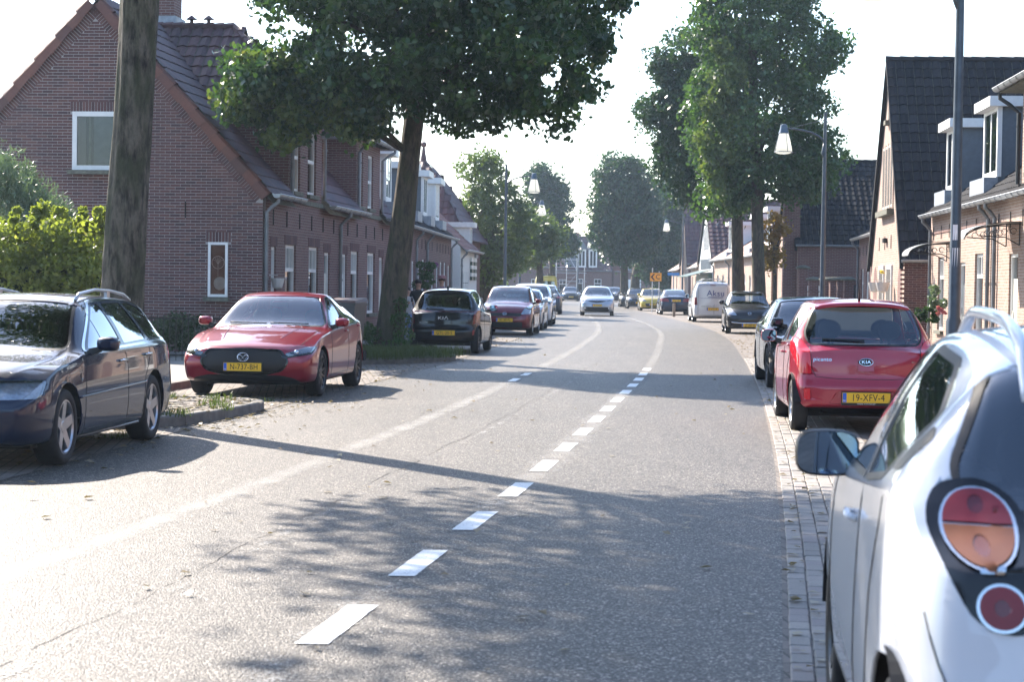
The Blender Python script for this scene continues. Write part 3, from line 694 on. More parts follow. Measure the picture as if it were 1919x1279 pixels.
for H, ws, us in ((HA, wA, uA), (HB, wB, uB)):
    for i, (a, b_, c, d) in enumerate(ws):
        if d - c > 2: door(H, a, b_, d, leaf='cream' if i else 'white')
        else: window(H, a, b_, c, d, transom=1.85, mull=((a*2+b_)/3, (a+2*b_)/3), mat='white', blind=.28)
    for (a, b_, c, d) in us: window(H, a, b_, c, d, transom=(c+d)/2, curtain=False, blind=None)
    for (a, b_, c, d) in ws:   # soldier course over each opening
        s_ = MB(); n_ = max(3, int((b_-a+.2)/.07))
        for k in range(n_): s_.box(a-.1+k*(b_-a+.2)/n_+.004, a-.1+(k+1)*(b_-a+.2)/n_-.004, -.012, .02, d+.005, d+.215)
        tag(s_.build('lintel_bricks', M['brick_piece'], H.root), kind='stuff')
    k = .9
    while k < H.L - .4:
        s_ = MB(); s_.tube([(k,-.02,2.78),(k,-.02,3.12)], .014, 5); s_.build('wall_tie', M['iron'], H.root); k += 1.35
downpipe(HA, .08, -.06, EZ-.4, .1, -.3, EZ-.08); downpipe(HA, 8.4, -.06, EZ-.4, 8.4, -.3, EZ-.08); downpipe(HB, 7.7, -.06, EZ-.4, 7.7, -.3, EZ-.08)
# gable end of the corner house: individual bricks on a mortar wall
b = MB(); b.prism([(0,0,0),(0,HD,0),(0,HD,EZ-.05),(0,HD/2,RZ-.1),(0,0,EZ-.05)][::-1], (.25,0,0))
gm = b.build('gable_wall', M['mortar'], HA.root)
GW = []
for (x0,y0,x1,y1) in ((137,209,262,320),(391,454,427,557)):
    a0, z1 = HA.side(x0,y0); a1, z0 = HA.side(x1,y1); GW.append((min(a0,a1), max(a0,a1), z0, z1))
def gz(y): return EZ - .05 + (RZ-.05-EZ)*(1-abs(y-HD/2)/(HD/2))
bw = MB()
base = bpy.data.meshes.new('brick'); tb_ = MB(); tb_.box(-.005, .01, -.105, .105, -.026, .026); base.from_pydata(tb_.v, [], [f for i, f in enumerate(tb_.f) if i in (0,1,2,4,5)]); base.materials.append(M['brick_piece'])
rowh = .0625; full = []; cut = []; rr = 0; z = .03
solds = [(g[0]-.06, g[1]+.06, g[3], g[3]+.22) for g in GW]
while z < RZ:
    # limits of the row inside the verge band
    h = z + rowh/2; band = .2
    if h < EZ - .2: lo, hi = 0.0, HD
    else:
        q = (h + band*1.45 - (EZ-.05))/(RZ-.05-EZ)*HD/2; lo, hi = max(0, q), min(HD, HD-q)
    off = (rr % 2)*.11; y = -off
    while y < hi and hi - lo > .1:
        a, c = max(y, lo), min(y+.21, hi)
        segs = [(a, c)] if c - a > .03 else []
        for (g0, g1, z0, z1) in GW + solds:
            if z0 - .03 < h < z1 + .0:
                ns = []
                for (p, q) in segs:
                    if q <= g0 or p >= g1: ns.append((p, q)); continue
                    if g0 - p > .03: ns.append((p, g0))
                    if q - g1 > .03: ns.append((g1, q))
                segs = ns
        for (p, q) in segs:
            jit = random.uniform(-.002,.002)
            if abs((q-p)-.21) < 1e-6: full.append(Matrix.Translation((jit, (p+q)/2, h)))
            else: cut.append(Matrix.Translation((jit, (p+q)/2, h)) @ Matrix.Diagonal((1, (q-p)/.21, 1, 1)))
        y += .22
    z += rowh; rr += 1
c0 = HA.side(440, 300)
full.sort(key=lambda q: (q.translation.y-c0[0])**2 + (q.translation.z-c0[1])**2)
scatter_pieces('brick', base, full + cut, gm, 300)
vb = []      # verge band of bricks laid square to the slope, soldier courses
for sgn in (0, 1):
    n_ = int(slope(RZ-EZ, HD/2)/.0625)
    for k in range(n_):
        t = (k+.5)/n_; yy = HD/2*t; zz = EZ-.05 + (RZ-EZ)*t; an = math.atan2(RZ-EZ, HD/2)
        if sgn: yy = HD - yy; an = -an
        ny, nz = math.sin(an) if not sgn else math.sin(an), -math.cos(an)
        vb.append(Matrix.Translation((0, yy + abs(math.sin(an))*(.12 if not sgn else -.12), zz - math.cos(an)*.12)) @ Matrix.Rotation(an + math.pi/2, 4, 'X'))
for (g0,g1,z0,z1) in solds:
    n_ = int((g1-g0)/.0625)
    for k in range(n_): vb.append(Matrix.Translation((-.004, g0+(k+.5)*(g1-g0)/n_, (z0+z1)/2)) @ Matrix.Rotation(math.pi/2, 4, 'X'))
scatter_pieces('edge_brick', base, vb, gm, 60)
# windows of the gable end, turned to face the camera
MG = Matrix.Rotation(-math.pi/2, 4, 'Z') 
for i, (g0,g1,z0,z1) in enumerate(GW):
    # local x of the window runs along -y of the house
    window(HA, -g1, -g0, z0, z1, y=.0, M_=Matrix(((0,1,0,0),(-1,0,0,0),(0,0,1,0),(0,0,0,1))), fw=.1 if i == 0 else .055, curtain=False, sill=True, flat=True)
for px, py in ((348,393),(133,390)):
    y_, z_ = HA.side(px,py); s_ = MB(); s_.tube([(-.03,y_,z_-.17),(-.03,y_,z_+.17)], .014, 5); s_.build('wall_tie', M['iron'], HA.root)
a_, b_, c_, d_ = GW[0]; w_ = b_-a_
for nm, mt, q0, q1 in (('painted_reflection','brick_dark',.84,.97),('curtain','stone',.76,.80),('blind_panel','dark_metal',.08,.72)):  # first two strips paint reflections of brickwork and a pole into the pane
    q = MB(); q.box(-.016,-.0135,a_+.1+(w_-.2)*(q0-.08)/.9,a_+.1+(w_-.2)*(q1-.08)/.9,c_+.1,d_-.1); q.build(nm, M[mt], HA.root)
q = MB(); z_ = c_+.14
while z_ < d_-.12: q.box(-.02,-.0165,a_+.14,a_+w_*.68,z_,z_+.012); z_ += .045
tag(q.build('blind_slats', M['dark_metal'], HA.root), kind='stuff')
# tree of life window sticker ring and round lamp inside the small gable window
g0,g1,z0,z1 = GW[1]; ring = MB(); cy, cz = (g0+g1)/2, z1-.42; ring.tube([(-.016, cy+.13*math.cos(a), cz+.13*math.sin(a)) for a in np.linspace(0, 2*math.pi, 25)], .006, 4)
ring.tube([(-.016,cy,cz-.3),(-.016,cy,cz)], .007, 4)
for a in np.linspace(.5, 2.64, 6): ring.tube([(-.016,cy,cz-.04),(-.016,cy+.06*math.cos(a),cz+.05*math.sin(a)+.01),(-.016,cy+.12*math.cos(a),cz+.12*math.sin(a))], .004, 4)
ring.build('window_ornament', M['curtain'], HA.root)
lamp = MB(); lamp.ball((-.014, cy-.04, z0+.28), .14, 14, 9, (.04,1,1)); lamp.build('paper_lantern', M['curtain'], HA.root, smooth=True)
# orange verge tiles
vt = MB(); L_ = slope(RZ-EZ, HD/2) + .1; n_ = int(L_/.33)
vtm = MB(); vtm.add([(-.1,0,0),(.14,0,.045),(-.1,.36,-.02),(.14,.36,.02),(-.1,0,-.2),(-.1,.36,-.19),(-.05,0,.05),(-.05,.36,.02),(-.085,0,-.2),(-.085,.36,-.19)],
    [(6,1,3,7),(0,6,7,2),(4,0,2,5),(4,8,1,6,0)])
me_v = bpy.data.meshes.new('verge_tile'); me_v.from_pydata(vtm.v, [], vtm.f); me_v.materials.append(M['tile_orange'])
for sgn in (1, -1):
    for k in range(n_):
        t = k/n_; upd = Vector((0, sgn*HD/2, RZ-EZ)).normalized(); P = Vector((0, (-.1 if sgn == 1 else HD+.1), EZ-.05)) + upd*(k*.335)
        nr = Vector((1,0,0)).cross(upd); nr = nr if nr.z > 0 else -nr; P += Vector((random.uniform(-.012,.012),0,0)) + nr*(.018 if k % 2 else 0)
        o = mesh_obj('verge_tile', me_v, HA.root); P += nr*.05
        o.matrix_local = Matrix(((1,upd.x,nr.x,P.x),(0,upd.y,nr.y,P.y),(0,upd.z,nr.z,P.z),(0,0,0,1)))
# chimney with lead collar and the two ridge vents
b = MB(); b.box(4.75, 5.45, HD/2-.35, HD/2+.35, RZ-.6, RZ+1.7); b.build('chimney', M['brick_wall'], HA.root, uv=True)
b = MB(); b.box(4.67, 5.53, HD/2-.42, HD/2+.42, RZ-.6, RZ+.3); b.build('lead_collar', M['lead'], HA.root)
xm = (bA[0]+bA[1])/2
for yv in (2.3, 2.7):
    b = MB(); b.lathe([(.04,RZ),(.04,RZ+.16),(.14,RZ+.16),(.01,RZ+.26)], 10, c=(xm,yv,0)); b.build('roof_vent', M['tile_brown'], HA.root)
# house lamp and hanging flower basket beside the first door
b = MB(); b.tube([(.55,-.02,1.72),(.55,-.2,1.72)], .01, 5); b.lathe([(.03,1.42),(.1,1.46),(.14,1.6),(.15,1.66),(.13,1.66)], 12, c=(.55,-.2,0)); hb = b.build('flower_basket', M['terracotta'], HA.root)

# ------------------------------------------------ long low row with dormers
def dormer(H, x0, x1, yb, zb, zt, depth, side_mat='dormer_grey', face='white', blind=False, over=.14):
    """yb = distance of its face behind the front plane"""
    b = MB(); b.box(x0+.04, x1-.04, yb+.03, yb+depth, zb-.3, zt-.2); d = b.build('dormer', M[side_mat], H.root)
    b = MB(); w = .11
    b.box(x0, x0+w, yb, yb+.1, zb, zt-.22); b.box(x1-w, x1, yb, yb+.1, zb, zt-.22); b.box(x0+w, x1-w, yb+.002, yb+.1, zb, zb+.14); b.box(x0+w, x1-w, yb+.002, yb+.1, zt-.3, zt-.22); b.box((x0+x1)/2-.04, (x0+x1)/2+.04, yb+.01, yb+.1, zb+.14, zt-.3)
    b.build('dormer_frame', M[face], d)
    b = MB(); b.box(x0-over, x1+over, yb-over-.06, yb+depth+.1, zt-.22, zt); b.build('dormer_fascia', M['white'], d)
    b = MB(); b.quad((x0+w,yb+.02,zb+.14),(x1-w,yb+.02,zb+.14),(x1-w,yb+.02,zt-.3),(x0+w,yb+.02,zt-.3)); b.build('dormer_pane', M['window_glass'], d)
    if blind:
        b = MB(); z = zb+.2
        while z < zt-.34: b.box(x0+w, x1-w, yb+.012, yb+.016, z, z+.035); z += .05
        b.build('shutter', M['white'], d)
    b = MB(); b.box(x0-.05, x1+.05, yb-.28, yb+.02, zb-.36, zb-.02); b.box(x0-.05,x0-.01,yb,yb+depth*.7,zb-.1,zb+.02); b.build('lead_apron', M['lead'], d)
def row_house(P0, P1, label, roof='tile_dark', wall='brick_wall', ez=3.5, rz=6.9, depth=7.5, holes=(), dormers=(), group=None, gable0=True, gable1=True, far=False, pipes=(), name='terraced_house', parts=0, ties=True, door_leaf='cream', win='white', gut='zinc', tw=.24, tl=.33):
    H = House(name, P0, P1, label, 'house', group); L = H.L; hh = depth/2
    hl = [h[:4] for h in holes]; wall_panel(H, 0, L, 0, ez, hl, M[wall])
    for h in holes:
        if h[3]-h[2] > 1.9: door(H, *h[:2], h[3], leaf=door_leaf, light=True)
        else: window(H, *h[:4], transom=h[3]-.5, mull=((h[0]+h[1])/2,), curtain=not far, mat=win, sill=not far)
    for x in ((0,) if gable0 else ()) + ((L,) if gable1 else ()):
        plain_poly(H, 'gable_wall', [(x,0,0),(x,0,ez),(x,hh,rz-.05),(x,depth,ez),(x,depth,0)] if x else [(x,0,0),(x,depth,0),(x,depth,ez),(x,hh,rz-.05),(x,0,ez)], wall)
    plain_poly(H, 'rear_wall', [(0,depth,0),(0,depth,ez),(L,depth,ez),(L,depth,0)], wall)
    sl = math.hypot(hh+.25, rz-ez+.25*(rz-ez)/hh); upd = Vector((0,hh,rz-ez)).normalized()
    O = Vector((0,0,ez)) - upd*.34
    b = MB(); b.add([tuple(O),(L,O.y,O.z),(L,hh,rz),(0,hh,rz),(0,depth+.2,ez-.2),(L,depth+.2,ez-.2)], [(0,1,2,3),(3,2,5,4)]); b.build('roof_board', M['stone'], H.root)
    roof_plane(H.root, tuple(O), (1,0,0), upd, L, math.hypot(hh, rz-ez)+.34, M[roof], w=tw, l=tl, parts=parts)
    roof_plane(H.root, (L,depth+.2,ez-.2), (-1,0,0), Vector((0,-hh,rz-ez)), L, math.hypot(hh, rz-ez)+.1, M[roof], w=tw*2, l=tl*2)
    b = MB(); n_ = int(L/.4)
    for k in range(n_): b.tube([(L*k/n_,hh,rz+.05),(L*(k+1.12)/n_,hh,rz+.035)], [.09,.08], 6)
    b.build('ridge_tile', M[roof], H.root)
    gutter(H, [(0,-.26,ez-.12),(L,-.26,ez-.12)], .08, mat=gut, brackets=not far)
    for x in pipes: downpipe(H, x, -.06, ez-.5, x, -.26, ez-.18)
    for d in dormers: dormer(H, *d)
    if ties:
        k = .6
        while k < L-.4:
            s_ = MB(); s_.tube([(k,-.02,ez-.75),(k,-.02,ez-.42)], .013, 4); s_.build('wall_tie', M['iron'], H.root); k += 1.3
    return H
C0, C3 = (-3.55, 57.75), (-2.5, 79.7)
def lerp2(a, b, t): return (a[0]+(b[0]-a[0])*t, a[1]+(b[1]-a[1])*t)
segs = [0, .33, .66, 1.0]
dd = {0: [(.5,2.0)], 1: [(.3,1.8),(5.2,6.7)], 2: [(2.9,4.5)]}
lab = ['terraced house whose pale dormer shows just left of the leaning street tree','terraced house with two grey-sided dormers just right of the leaning street tree','end terraced house with a white shuttered dormer, next to the white painted house']
for i in range(3):
    a, c = lerp2(C0, C3, segs[i]), lerp2(C0, C3, segs[i+1]-.0005)
    row_house(a, c, lab[i], holes=[(.6,1.5,.05,2.3),(2.2,3.3,.75,2.4),(4.0,5.1,.75,2.4),(5.9,6.8,.05,2.3)], dormers=[(x0,x1,.25,4.0,5.6,1.9,'white' if (i != 1) else 'dormer_grey','white', i == 2) for (x0,x1) in dd[i]],
              group='terraced houses with dormers on the left side', pipes=(7.0,) if i != 1 else (3.6,), rz=6.6)
# white house with green shutters and the spired roof
HW = row_house((-2.15,80.4), (-1.62,88.2), 'white painted house with green and white striped shutters ending the left row', roof='tile_red', wall='white_wall', ez=3.1, rz=6.3, depth=7, holes=[(1.0,1.9,.05,2.1),(2.4,2.9,.5,2.1),(3.3,3.8,.5,2.1)], dormers=[(6.6,7.6,.2,3.1,4.3,1.4,'white')], pipes=(.1,), ties=False, name='white_house', far=True)
for k in range(2):
    b = MB(); x = 4.4+k*1.5
    for j in range(6):
        b.mi = j % 2; b.box(x, x+1.0, -.09, -.02, 1.75+j*.16, 1.91+j*.16-.004)
    b.build('striped_shutter', [M['door_green'], M['white']], HW.root)
b = MB(); b.box(3.9, 4.3, -.03, 0.0, 1.0, 1.35); b.build('house_sign', M['white'], HW.root)
b = MB(); b.tube([(.45,-.02,1.62),(.45,-.3,1.62)],.01,4); HS = b.build('sign_bracket', M['iron'], HW.root)
T = House('turret_house', (-2.3,88.4), (-1.6,95.5), 'brown brick house under a steep red-brown spire roof with a ball finial', 'house')
L = T.L
wall_panel(T, 0, L, 0, 3.6, [(1.2,2.2,.7,2.4),(4,5,.7,2.4)], M['brick_wall']); plain_poly(T, 'gable_wall', [(0,0,0),(0,6,0),(0,6,3.6),(0,0,3.6)], 'brick_wall')
for a_, c_ in ((1.2,2.2),(4,5)): window(T, a_, c_, .7, 2.4, transom=1.9, curtain=False)
b = MB(); prof = [(1.0,3.5),(.86,4.0),(.72,4.7),(.45,5.9),(.17,6.9),(.05,7.2)]; cx, cy = L/2, 2.3
rings = [[(cx+sx*r*(L/2+.2), cy+sy*r*2.65, z) for sx, sy in ((-1,-1),(1,-1),(1,1),(-1,1))] for r, z in prof]
vs = [p for r in rings for p in r]; b.add(vs, [(i*4+k, i*4+(k+1)%4, (i+1)*4+(k+1)%4, (i+1)*4+k) for i in range(len(prof)-1) for k in range(4)])
b.build('spire_roof', M['tile_brown'], T.root)
for i in range(len(prof)-1):
    (r0,z0),(r1,z1) = prof[i], prof[i+1]
    for sx in (-1, 1):   # tiled flank seen from the street and its twin
        O = Vector((cx+sx*r0*(L/2+.2), cy-r0*2.65*1, z0)); U = Vector((sx*(r1-r0)*(L/2+.2), 0, z1-z0)); hw_ = 2*r0*2.65; dw = (r0-r1)*2.65
        roof_plane(T.root, O, (0,1,0), U, hw_, U.length, M['tile_brown'], clip=lambda a, s, dw=dw, S=U.length, hw_=hw_: dw*s/S < a < hw_-dw*s/S, w=.3)
    O = Vector((cx-r0*(L/2+.2), cy-r0*2.65, z0)); U = Vector((0,(r0-r1)*2.65,z1-z0)); ww = 2*r0*(L/2+.2); dw = (r0-r1)*(L/2+.2)
    roof_plane(T.root, O, (1,0,0), U, ww, U.length, M['tile_brown'], clip=lambda a, s, dw=dw, S=U.length, ww=ww: dw*s/S < a < ww-dw*s/S, w=.3)
b = MB(); b.lathe([(.32,7.05),(.16,7.3),(.09,7.7),(.06,7.95)], 10, c=(cx,cy,0)); b.ball((cx,cy,8.05), .14, 12, 8); b.build('finial', M['tile_brown'], T.root, smooth=True)

# ------------------------------------------------ right side (local x runs towards the camera)
def rp(xy): return xy
R1f, R1s, R1n = (10.75,50.9), (10.12,41.6), (9.35,30.0)
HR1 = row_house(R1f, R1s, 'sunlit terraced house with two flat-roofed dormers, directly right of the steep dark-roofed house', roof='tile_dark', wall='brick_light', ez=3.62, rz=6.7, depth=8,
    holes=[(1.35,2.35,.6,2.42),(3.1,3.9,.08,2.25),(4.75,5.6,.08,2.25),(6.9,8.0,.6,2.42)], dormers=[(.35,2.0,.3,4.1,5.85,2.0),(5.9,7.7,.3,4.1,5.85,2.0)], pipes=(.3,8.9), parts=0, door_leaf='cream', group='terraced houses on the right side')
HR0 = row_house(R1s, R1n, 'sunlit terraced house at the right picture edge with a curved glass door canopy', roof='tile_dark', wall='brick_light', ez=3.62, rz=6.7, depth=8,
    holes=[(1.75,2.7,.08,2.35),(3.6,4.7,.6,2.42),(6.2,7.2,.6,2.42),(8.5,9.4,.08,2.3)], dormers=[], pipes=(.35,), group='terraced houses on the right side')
# tall bay of that house
b0, b1 = 2.9, 7.0
wall_panel(HR0, b0, b1, 3.62, 5.5, [(3.5,4.5,3.9,5.3),(5.4,6.4,3.9,5.3)], M['brick_light'], y=-.004, name='bay_wall')
for x in (b0, b1): plain_poly(HR0, 'bay_cheek', [(x,-.004,3.6),(x,-.004,5.5),(x,2.6,5.5)] if x == b0 else [(x,-.004,3.6),(x,2.6,5.5),(x,-.004,5.5)], 'brick_light')
for a_ in (3.5,5.4): window(HR0, a_, a_+1, 3.9, 5.3, curtain=False)
b = MB(); b.prism([(b0-.35,-.4,5.5),(b1+.35,-.4,5.5),(b1+.35,3,5.5),(b0-.35,3,5.5)], (0,0,.06)); b.build('soffit', M['stone'], HR0.root)
b = MB(); b.add([(b0-.35,-.4,5.56),(b1+.35,-.4,5.56),(b1+.35,3.4,5.56),(b0-.35,3.4,5.56),((b0+b1)/2,1.6,7.2),((b0+b1)/2,3.4,7.2)], [(0,1,4),(1,2,5,4),(3,0,4,5)]); b.build('bay_roof', M['tile_dark'], HR0.root)
gutter(HR0, [(b0-.42,2,5.6),(b0-.42,-.46,5.6)]); gutter(HR0, [(b0-.42,-.46,5.6),(b1+.42,-.46,5.6)]); downpipe(HR0, b0-.1, -.06, 5.1, b0-.3, -.4, 5.5, z0=3.7, mat='black')
def canopy(H, x0, x1, z, out=1.1):
    """thin curved glass canopy on scrolled iron brackets"""
    g = MB(); n = 8; pr = [(-out*math.sin(math.pi/2*k/n), z - .32*(1-math.cos(math.pi/2*k/n))) for k in range(n+1)]
    vs = [(x, y, zz) for (y, zz) in pr for x in (x0, x1)]; g.add(vs, [(2*i,2*i+1,2*i+3,2*i+2) for i in range(n)])
    g.add([(a, b_, c+.02) for a, b_, c in vs], [(2*i,2*i+2,2*i+3,2*i+1) for i in range(n)])
    g.quad((x0,pr[-1][0],pr[-1][1]-.02),(x1,pr[-1][0],pr[-1][1]-.02),(x1,pr[-1][0]-.004,pr[-1][1]+.03),(x0,pr[-1][0]-.004,pr[-1][1]+.03))
    c = g.build('canopy', M['canopy'], H.root)
    k = MB()
    for x in (x0+.04, x1-.04):
        k = MB(); k.tube([(x,y,zz-.025) for y, zz in pr], .014, 5); k.tube([(x,-.03,z-.45),(x,-.3,z-.3),(x,-out*.75,z-.27)], .012, 5); k.tube([(x,-.03,z),(x,-.03,z-.45)], .014, 5)
        for j in range(4): k.tube([(x, -.15-.17*j+.06*math.cos(a), z-.17-.02*j+.06*math.sin(a)) for a in np.linspace(0, 5.5, 10)], .008, 4)
        k.build('bracket', M['iron'], c)
M['canopy'] = mat_plain('frosted canopy sheet', (0.5,0.52,0.52), 0.25)
canopy(HR1, 2.9, 4.1, 2.75); canopy(HR0, 1.5, 3.0, 2.95)
for x in (.22, 1.2):   # white sunk panel bands over the windows of the near house
    pass
b = MB(); b.box(4.25, 4.6, -.16, -.003, 1.25, 1.6); b.build('letter_box', M['dark_metal'], HR1.root)
b = MB(); b.box(0, HR1.L, -.02, -.002, 3.02, 3.08); b.build('brick_band', M['brick_dark'], HR1.root, uv=True)

# steep gabled house: its tiled flank faces the camera
def steep_house(Pf, Pn, label, eave, ridge, back, roof, wall, flank_wall, parts, name='gabled_house', group=None, holes=(), slats=None, low=0.0, tw=.25, tl=.345, wins=True):
    H = House(name, Pf, Pn, label, 'house', group); L = H.L; mid = L/2
    # front gable
    def zt(x): return eave + (ridge-eave)*(1-abs(x-mid)/mid)
    b = MB(); b.poly([(0,0,0),(L,0,0),(L,0,eave),(mid,0,ridge-.06),(0,0,eave)]); b.build('gable_wall', M[wall], H.root, uv=True)
    b = MB(); b.quad((L,0,0),(L,back,0),(L,back,eave),(L,0,eave)); fw = b.build('flank_wall', M[flank_wall], H.root, uv=True)
    b = MB(); b.quad((0,0,0),(0,0,eave),(0,back,eave),(0,back,0)); b.build('flank_wall', M[wall], H.root, uv=True)
    run = mid+.12; sl = math.hypot(run, (ridge-eave)*run/mid); 
    U = Vector((-mid,0,ridge-eave)).normalized(); O = Vector((L,-.12,eave)) - U*.15
    b = MB(); b.add([(L+.1,-.1,eave-.12),(L+.1,back,eave-.12),(mid,back,ridge),(mid,-.1,ridge),(-.1,back,eave-.12),(-.1,-.1,eave-.12)], [(0,1,2,3),(3,2,4,5)]); b.build('roof_board', M['stone'], H.root)
    S = math.hypot(mid, ridge-eave)+.15
    roof_plane(H.root, O, (0,1,0), U, back+.1, S, M[roof], parts=parts, w=tw, l=tl, key=lambda q: q.translation.y*1.0)
    U2 = Vector((mid,0,ridge-eave)).normalized(); roof_plane(H.root, Vector((0,-.12,eave)) - U2*.15, (0,1,0), U2, back+.1, S, M[roof], w=tw*2, l=tl*2)
    b = MB(); n_ = int(back/.4)
    for k in range(n_): b.tube([(mid,-.14+back*k/n_,ridge+.06),(mid,-.14+back*(k+1.12)/n_,ridge+.045)], [.1,.09], 6)
    b.build('ridge_tile', M[roof], H.root)
    b = MB()
    for x, sg in ((L, 1), (0, -1)): b.prism([(x+sg*.12,-.13,eave-.1),(mid,-.13,ridge+.06),(mid,-.13,ridge-.12),(x,-.13,eave-.28)][::sg], (0,.1,0))
    b.build('verge_board', M['tile_dark'], H.root)
    gutter(H, [(L+.2,-.1,eave-.04),(L+.2,back,eave-.04)], .075)
    return H
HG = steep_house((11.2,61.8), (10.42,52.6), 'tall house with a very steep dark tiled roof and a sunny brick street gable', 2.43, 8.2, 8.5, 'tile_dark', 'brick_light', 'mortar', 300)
L = HG.L; fwall = None
# flank wall: individual bricks (seen square on)
ms = []; rr = 0; z = .03
while z < 2.38:
    y = -(rr % 2)*.11 + .11
    while y < 6.5:
        if not (0.95 < y < 1.85 and z < 1.95): ms.append(Matrix.Translation((L+.004, y, z+.03)) @ Matrix.Rotation(math.pi, 4, 'Z'))
        y += .22
    z += .0625; rr += 1
ms.sort(key=lambda q: q.translation.y - q.translation.z*.4)
scatter_pieces('brick', base, ms, [c for c in HG.root.children if c.name.startswith('flank_wall')][0], 300)
b = MB(); b.box(L-.01, L+.012, .98, 1.8, .05, 1.93); b.build('side_door', M['cream'], HG.root)
mid = L/2
# tall window group of the upper floor: four lights between brick piers
wl_ = MB(); gl_ = MB()
for k in range(4):
    x = mid-1.3+k*.72; wl_.box(x, x+.5, -.02, .0-.004, 3.95, 5.75); gl_.quad((x+.07,-.024,4.02),(x+.43,-.024,4.02),(x+.43,-.024,5.68),(x+.07,-.024,5.68))
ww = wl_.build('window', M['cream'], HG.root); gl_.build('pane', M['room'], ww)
b = MB()
for k in range(5): b.box(mid-1.47+k*.72, mid-1.3+k*.72, -.03, -.003, 3.9, 5.8)
b.build('pier', M['brick_light'], HG.root, uv=True)
b = MB(); b.box(mid-1.6, mid+1.7, -.2, -.003, 3.72, 3.88); b.build('sill', M['stone'], HG.root)
b = MB(); b.box(mid-.12, mid+.12, -.02, -.003, 6.5, 7.1); sl_ = b.build('slit_window', M['room'], HG.root); b = MB(); b.box(mid-.25, mid+.25, -.14, -.003, 6.35, 6.48); b.build('sill', M['stone'], HG.root)
for x, w_, h_, kind in ((.9,1.0,2.1,'arch'),(2.9,1.2,2.3,'door'),(5.0,1.3,2.3,'win'),(7.7,1.0,2.1,'arch')):
    b = MB()
    if kind == 'arch':
        pts = [(x,-.006,.08),(x+w_,-.006,.08)] + [(x+w_/2+w_/2*math.cos(a), -.006, h_-.5+.7*math.sin(a)) for a in np.linspace(0, math.pi, 9)]
        b.poly(pts); b.build('arched_niche', M['brick_dark'], HG.root, uv=True)
    else:
        b.box(x, x+w_, -.05, -.003, .5 if kind == 'win' else .08, h_); f_ = b.build('window' if kind == 'win' else 'door', M['white'], HG.root)
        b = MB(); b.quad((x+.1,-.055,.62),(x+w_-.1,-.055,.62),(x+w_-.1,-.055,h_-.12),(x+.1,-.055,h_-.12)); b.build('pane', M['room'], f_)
for x in (4.35, 6.6):
    b = MB(); b.tube([(x,-.02,1.85),(x,-.3,1.85)], .012, 5); b.lathe([(.02,1.5),(.13,1.55),(.19,1.74),(.2,1.8),(.17,1.8)], 12, c=(x,-.3,0)); b.build('flower_basket', M['terracotta'], HG.root)
b = MB(); b.box(mid-.25, mid+.15, -.12, -.004, 2.95, 3.08); b.build('wall_lamp', M['iron'], HG.root)
for x in (2.6, 4.2, 5.9):
    b = MB(); b.tube([(x,-.02,2.75),(x,-.02,3.15)], .014, 4); b.build('wall_tie', M['iron'], HG.root)
# house behind it
HR2 = row_house((12.35,70.6), (11.6,62.2), 'terraced house seen edge-on behind the steep gabled house', roof='tile_dark', wall='brick_wall', ez=3.5, rz=6.2, depth=8, holes=[(1,2,.6,2.3),(3,4,.08,2.2)], dormers=[(5.2,6.6,.3,3.9,5.7,1.8,'white')], pipes=(.3,), far=True)
HR3 = steep_house((11.95,89.2), (11.55,80.2), 'house with a broad dark roof and tall brick chimney, behind the garden wall pillars', 3.4, 7.0, 9.5, 'tile_dark', 'brick_light', 'brick_wall', 0)
b = MB(); b.box(8.2, 8.75, -.55, .1, 0, 5.6); b.build('chimney', M['brick_wall'], HR3.root, uv=True)
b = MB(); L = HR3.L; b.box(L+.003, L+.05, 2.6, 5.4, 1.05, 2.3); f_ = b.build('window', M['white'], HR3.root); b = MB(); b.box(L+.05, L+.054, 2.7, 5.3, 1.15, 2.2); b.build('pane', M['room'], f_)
# garden wall with capped pillars and white boards
GWp = [(1504,76.5),(1524,75.6),(1548,74.7),(1563,74.0),(1577,73.3),(1590,72.6)]
root = thing('garden_wall', (0,0,0), 0, 'garden wall of capped brick pillars with white boards between, left of the steep gable', 'garden wall')
prev = None
for i, (px, d) in enumerate(GWp):
    p = W(px, 540, d); b = MB(); hh_ = 2.35 if i == 0 else 1.9
    b.box(p.x-.17, p.x+.17, p.y-.17, p.y+.17, 0, hh_); pl = b.build('pillar', M['brick_wall'], root, uv=True)
    b = MB(); b.lathe([(.28,hh_),(.3,hh_+.06),(.12,hh_+.14),(.001,hh_+.15)], 14, c=(p.x,p.y,0)); b.build('cap', M['stone'], pl)
    if prev is not None:
        for j in range(6):
            z = .25+j*.25; b = MB(); b.prism([(prev.x+.17,prev.y-.02,z),(p.x-.17,p.y-.02,z),(p.x-.17,p.y-.02,z+.2),(prev.x+.17,prev.y-.02,z+.2)], (0,.03,0)); b.build('board', M['white'], root)
    prev = p
b = MB(); b.prism([(prev.x+.17,prev.y,0),(prev.x+.9,prev.y,0),(prev.x+.9,prev.y,1.75),(prev.x+.17,prev.y,1.75)], (0,.05,0)); b.build('panel', M['dark_metal'], root)
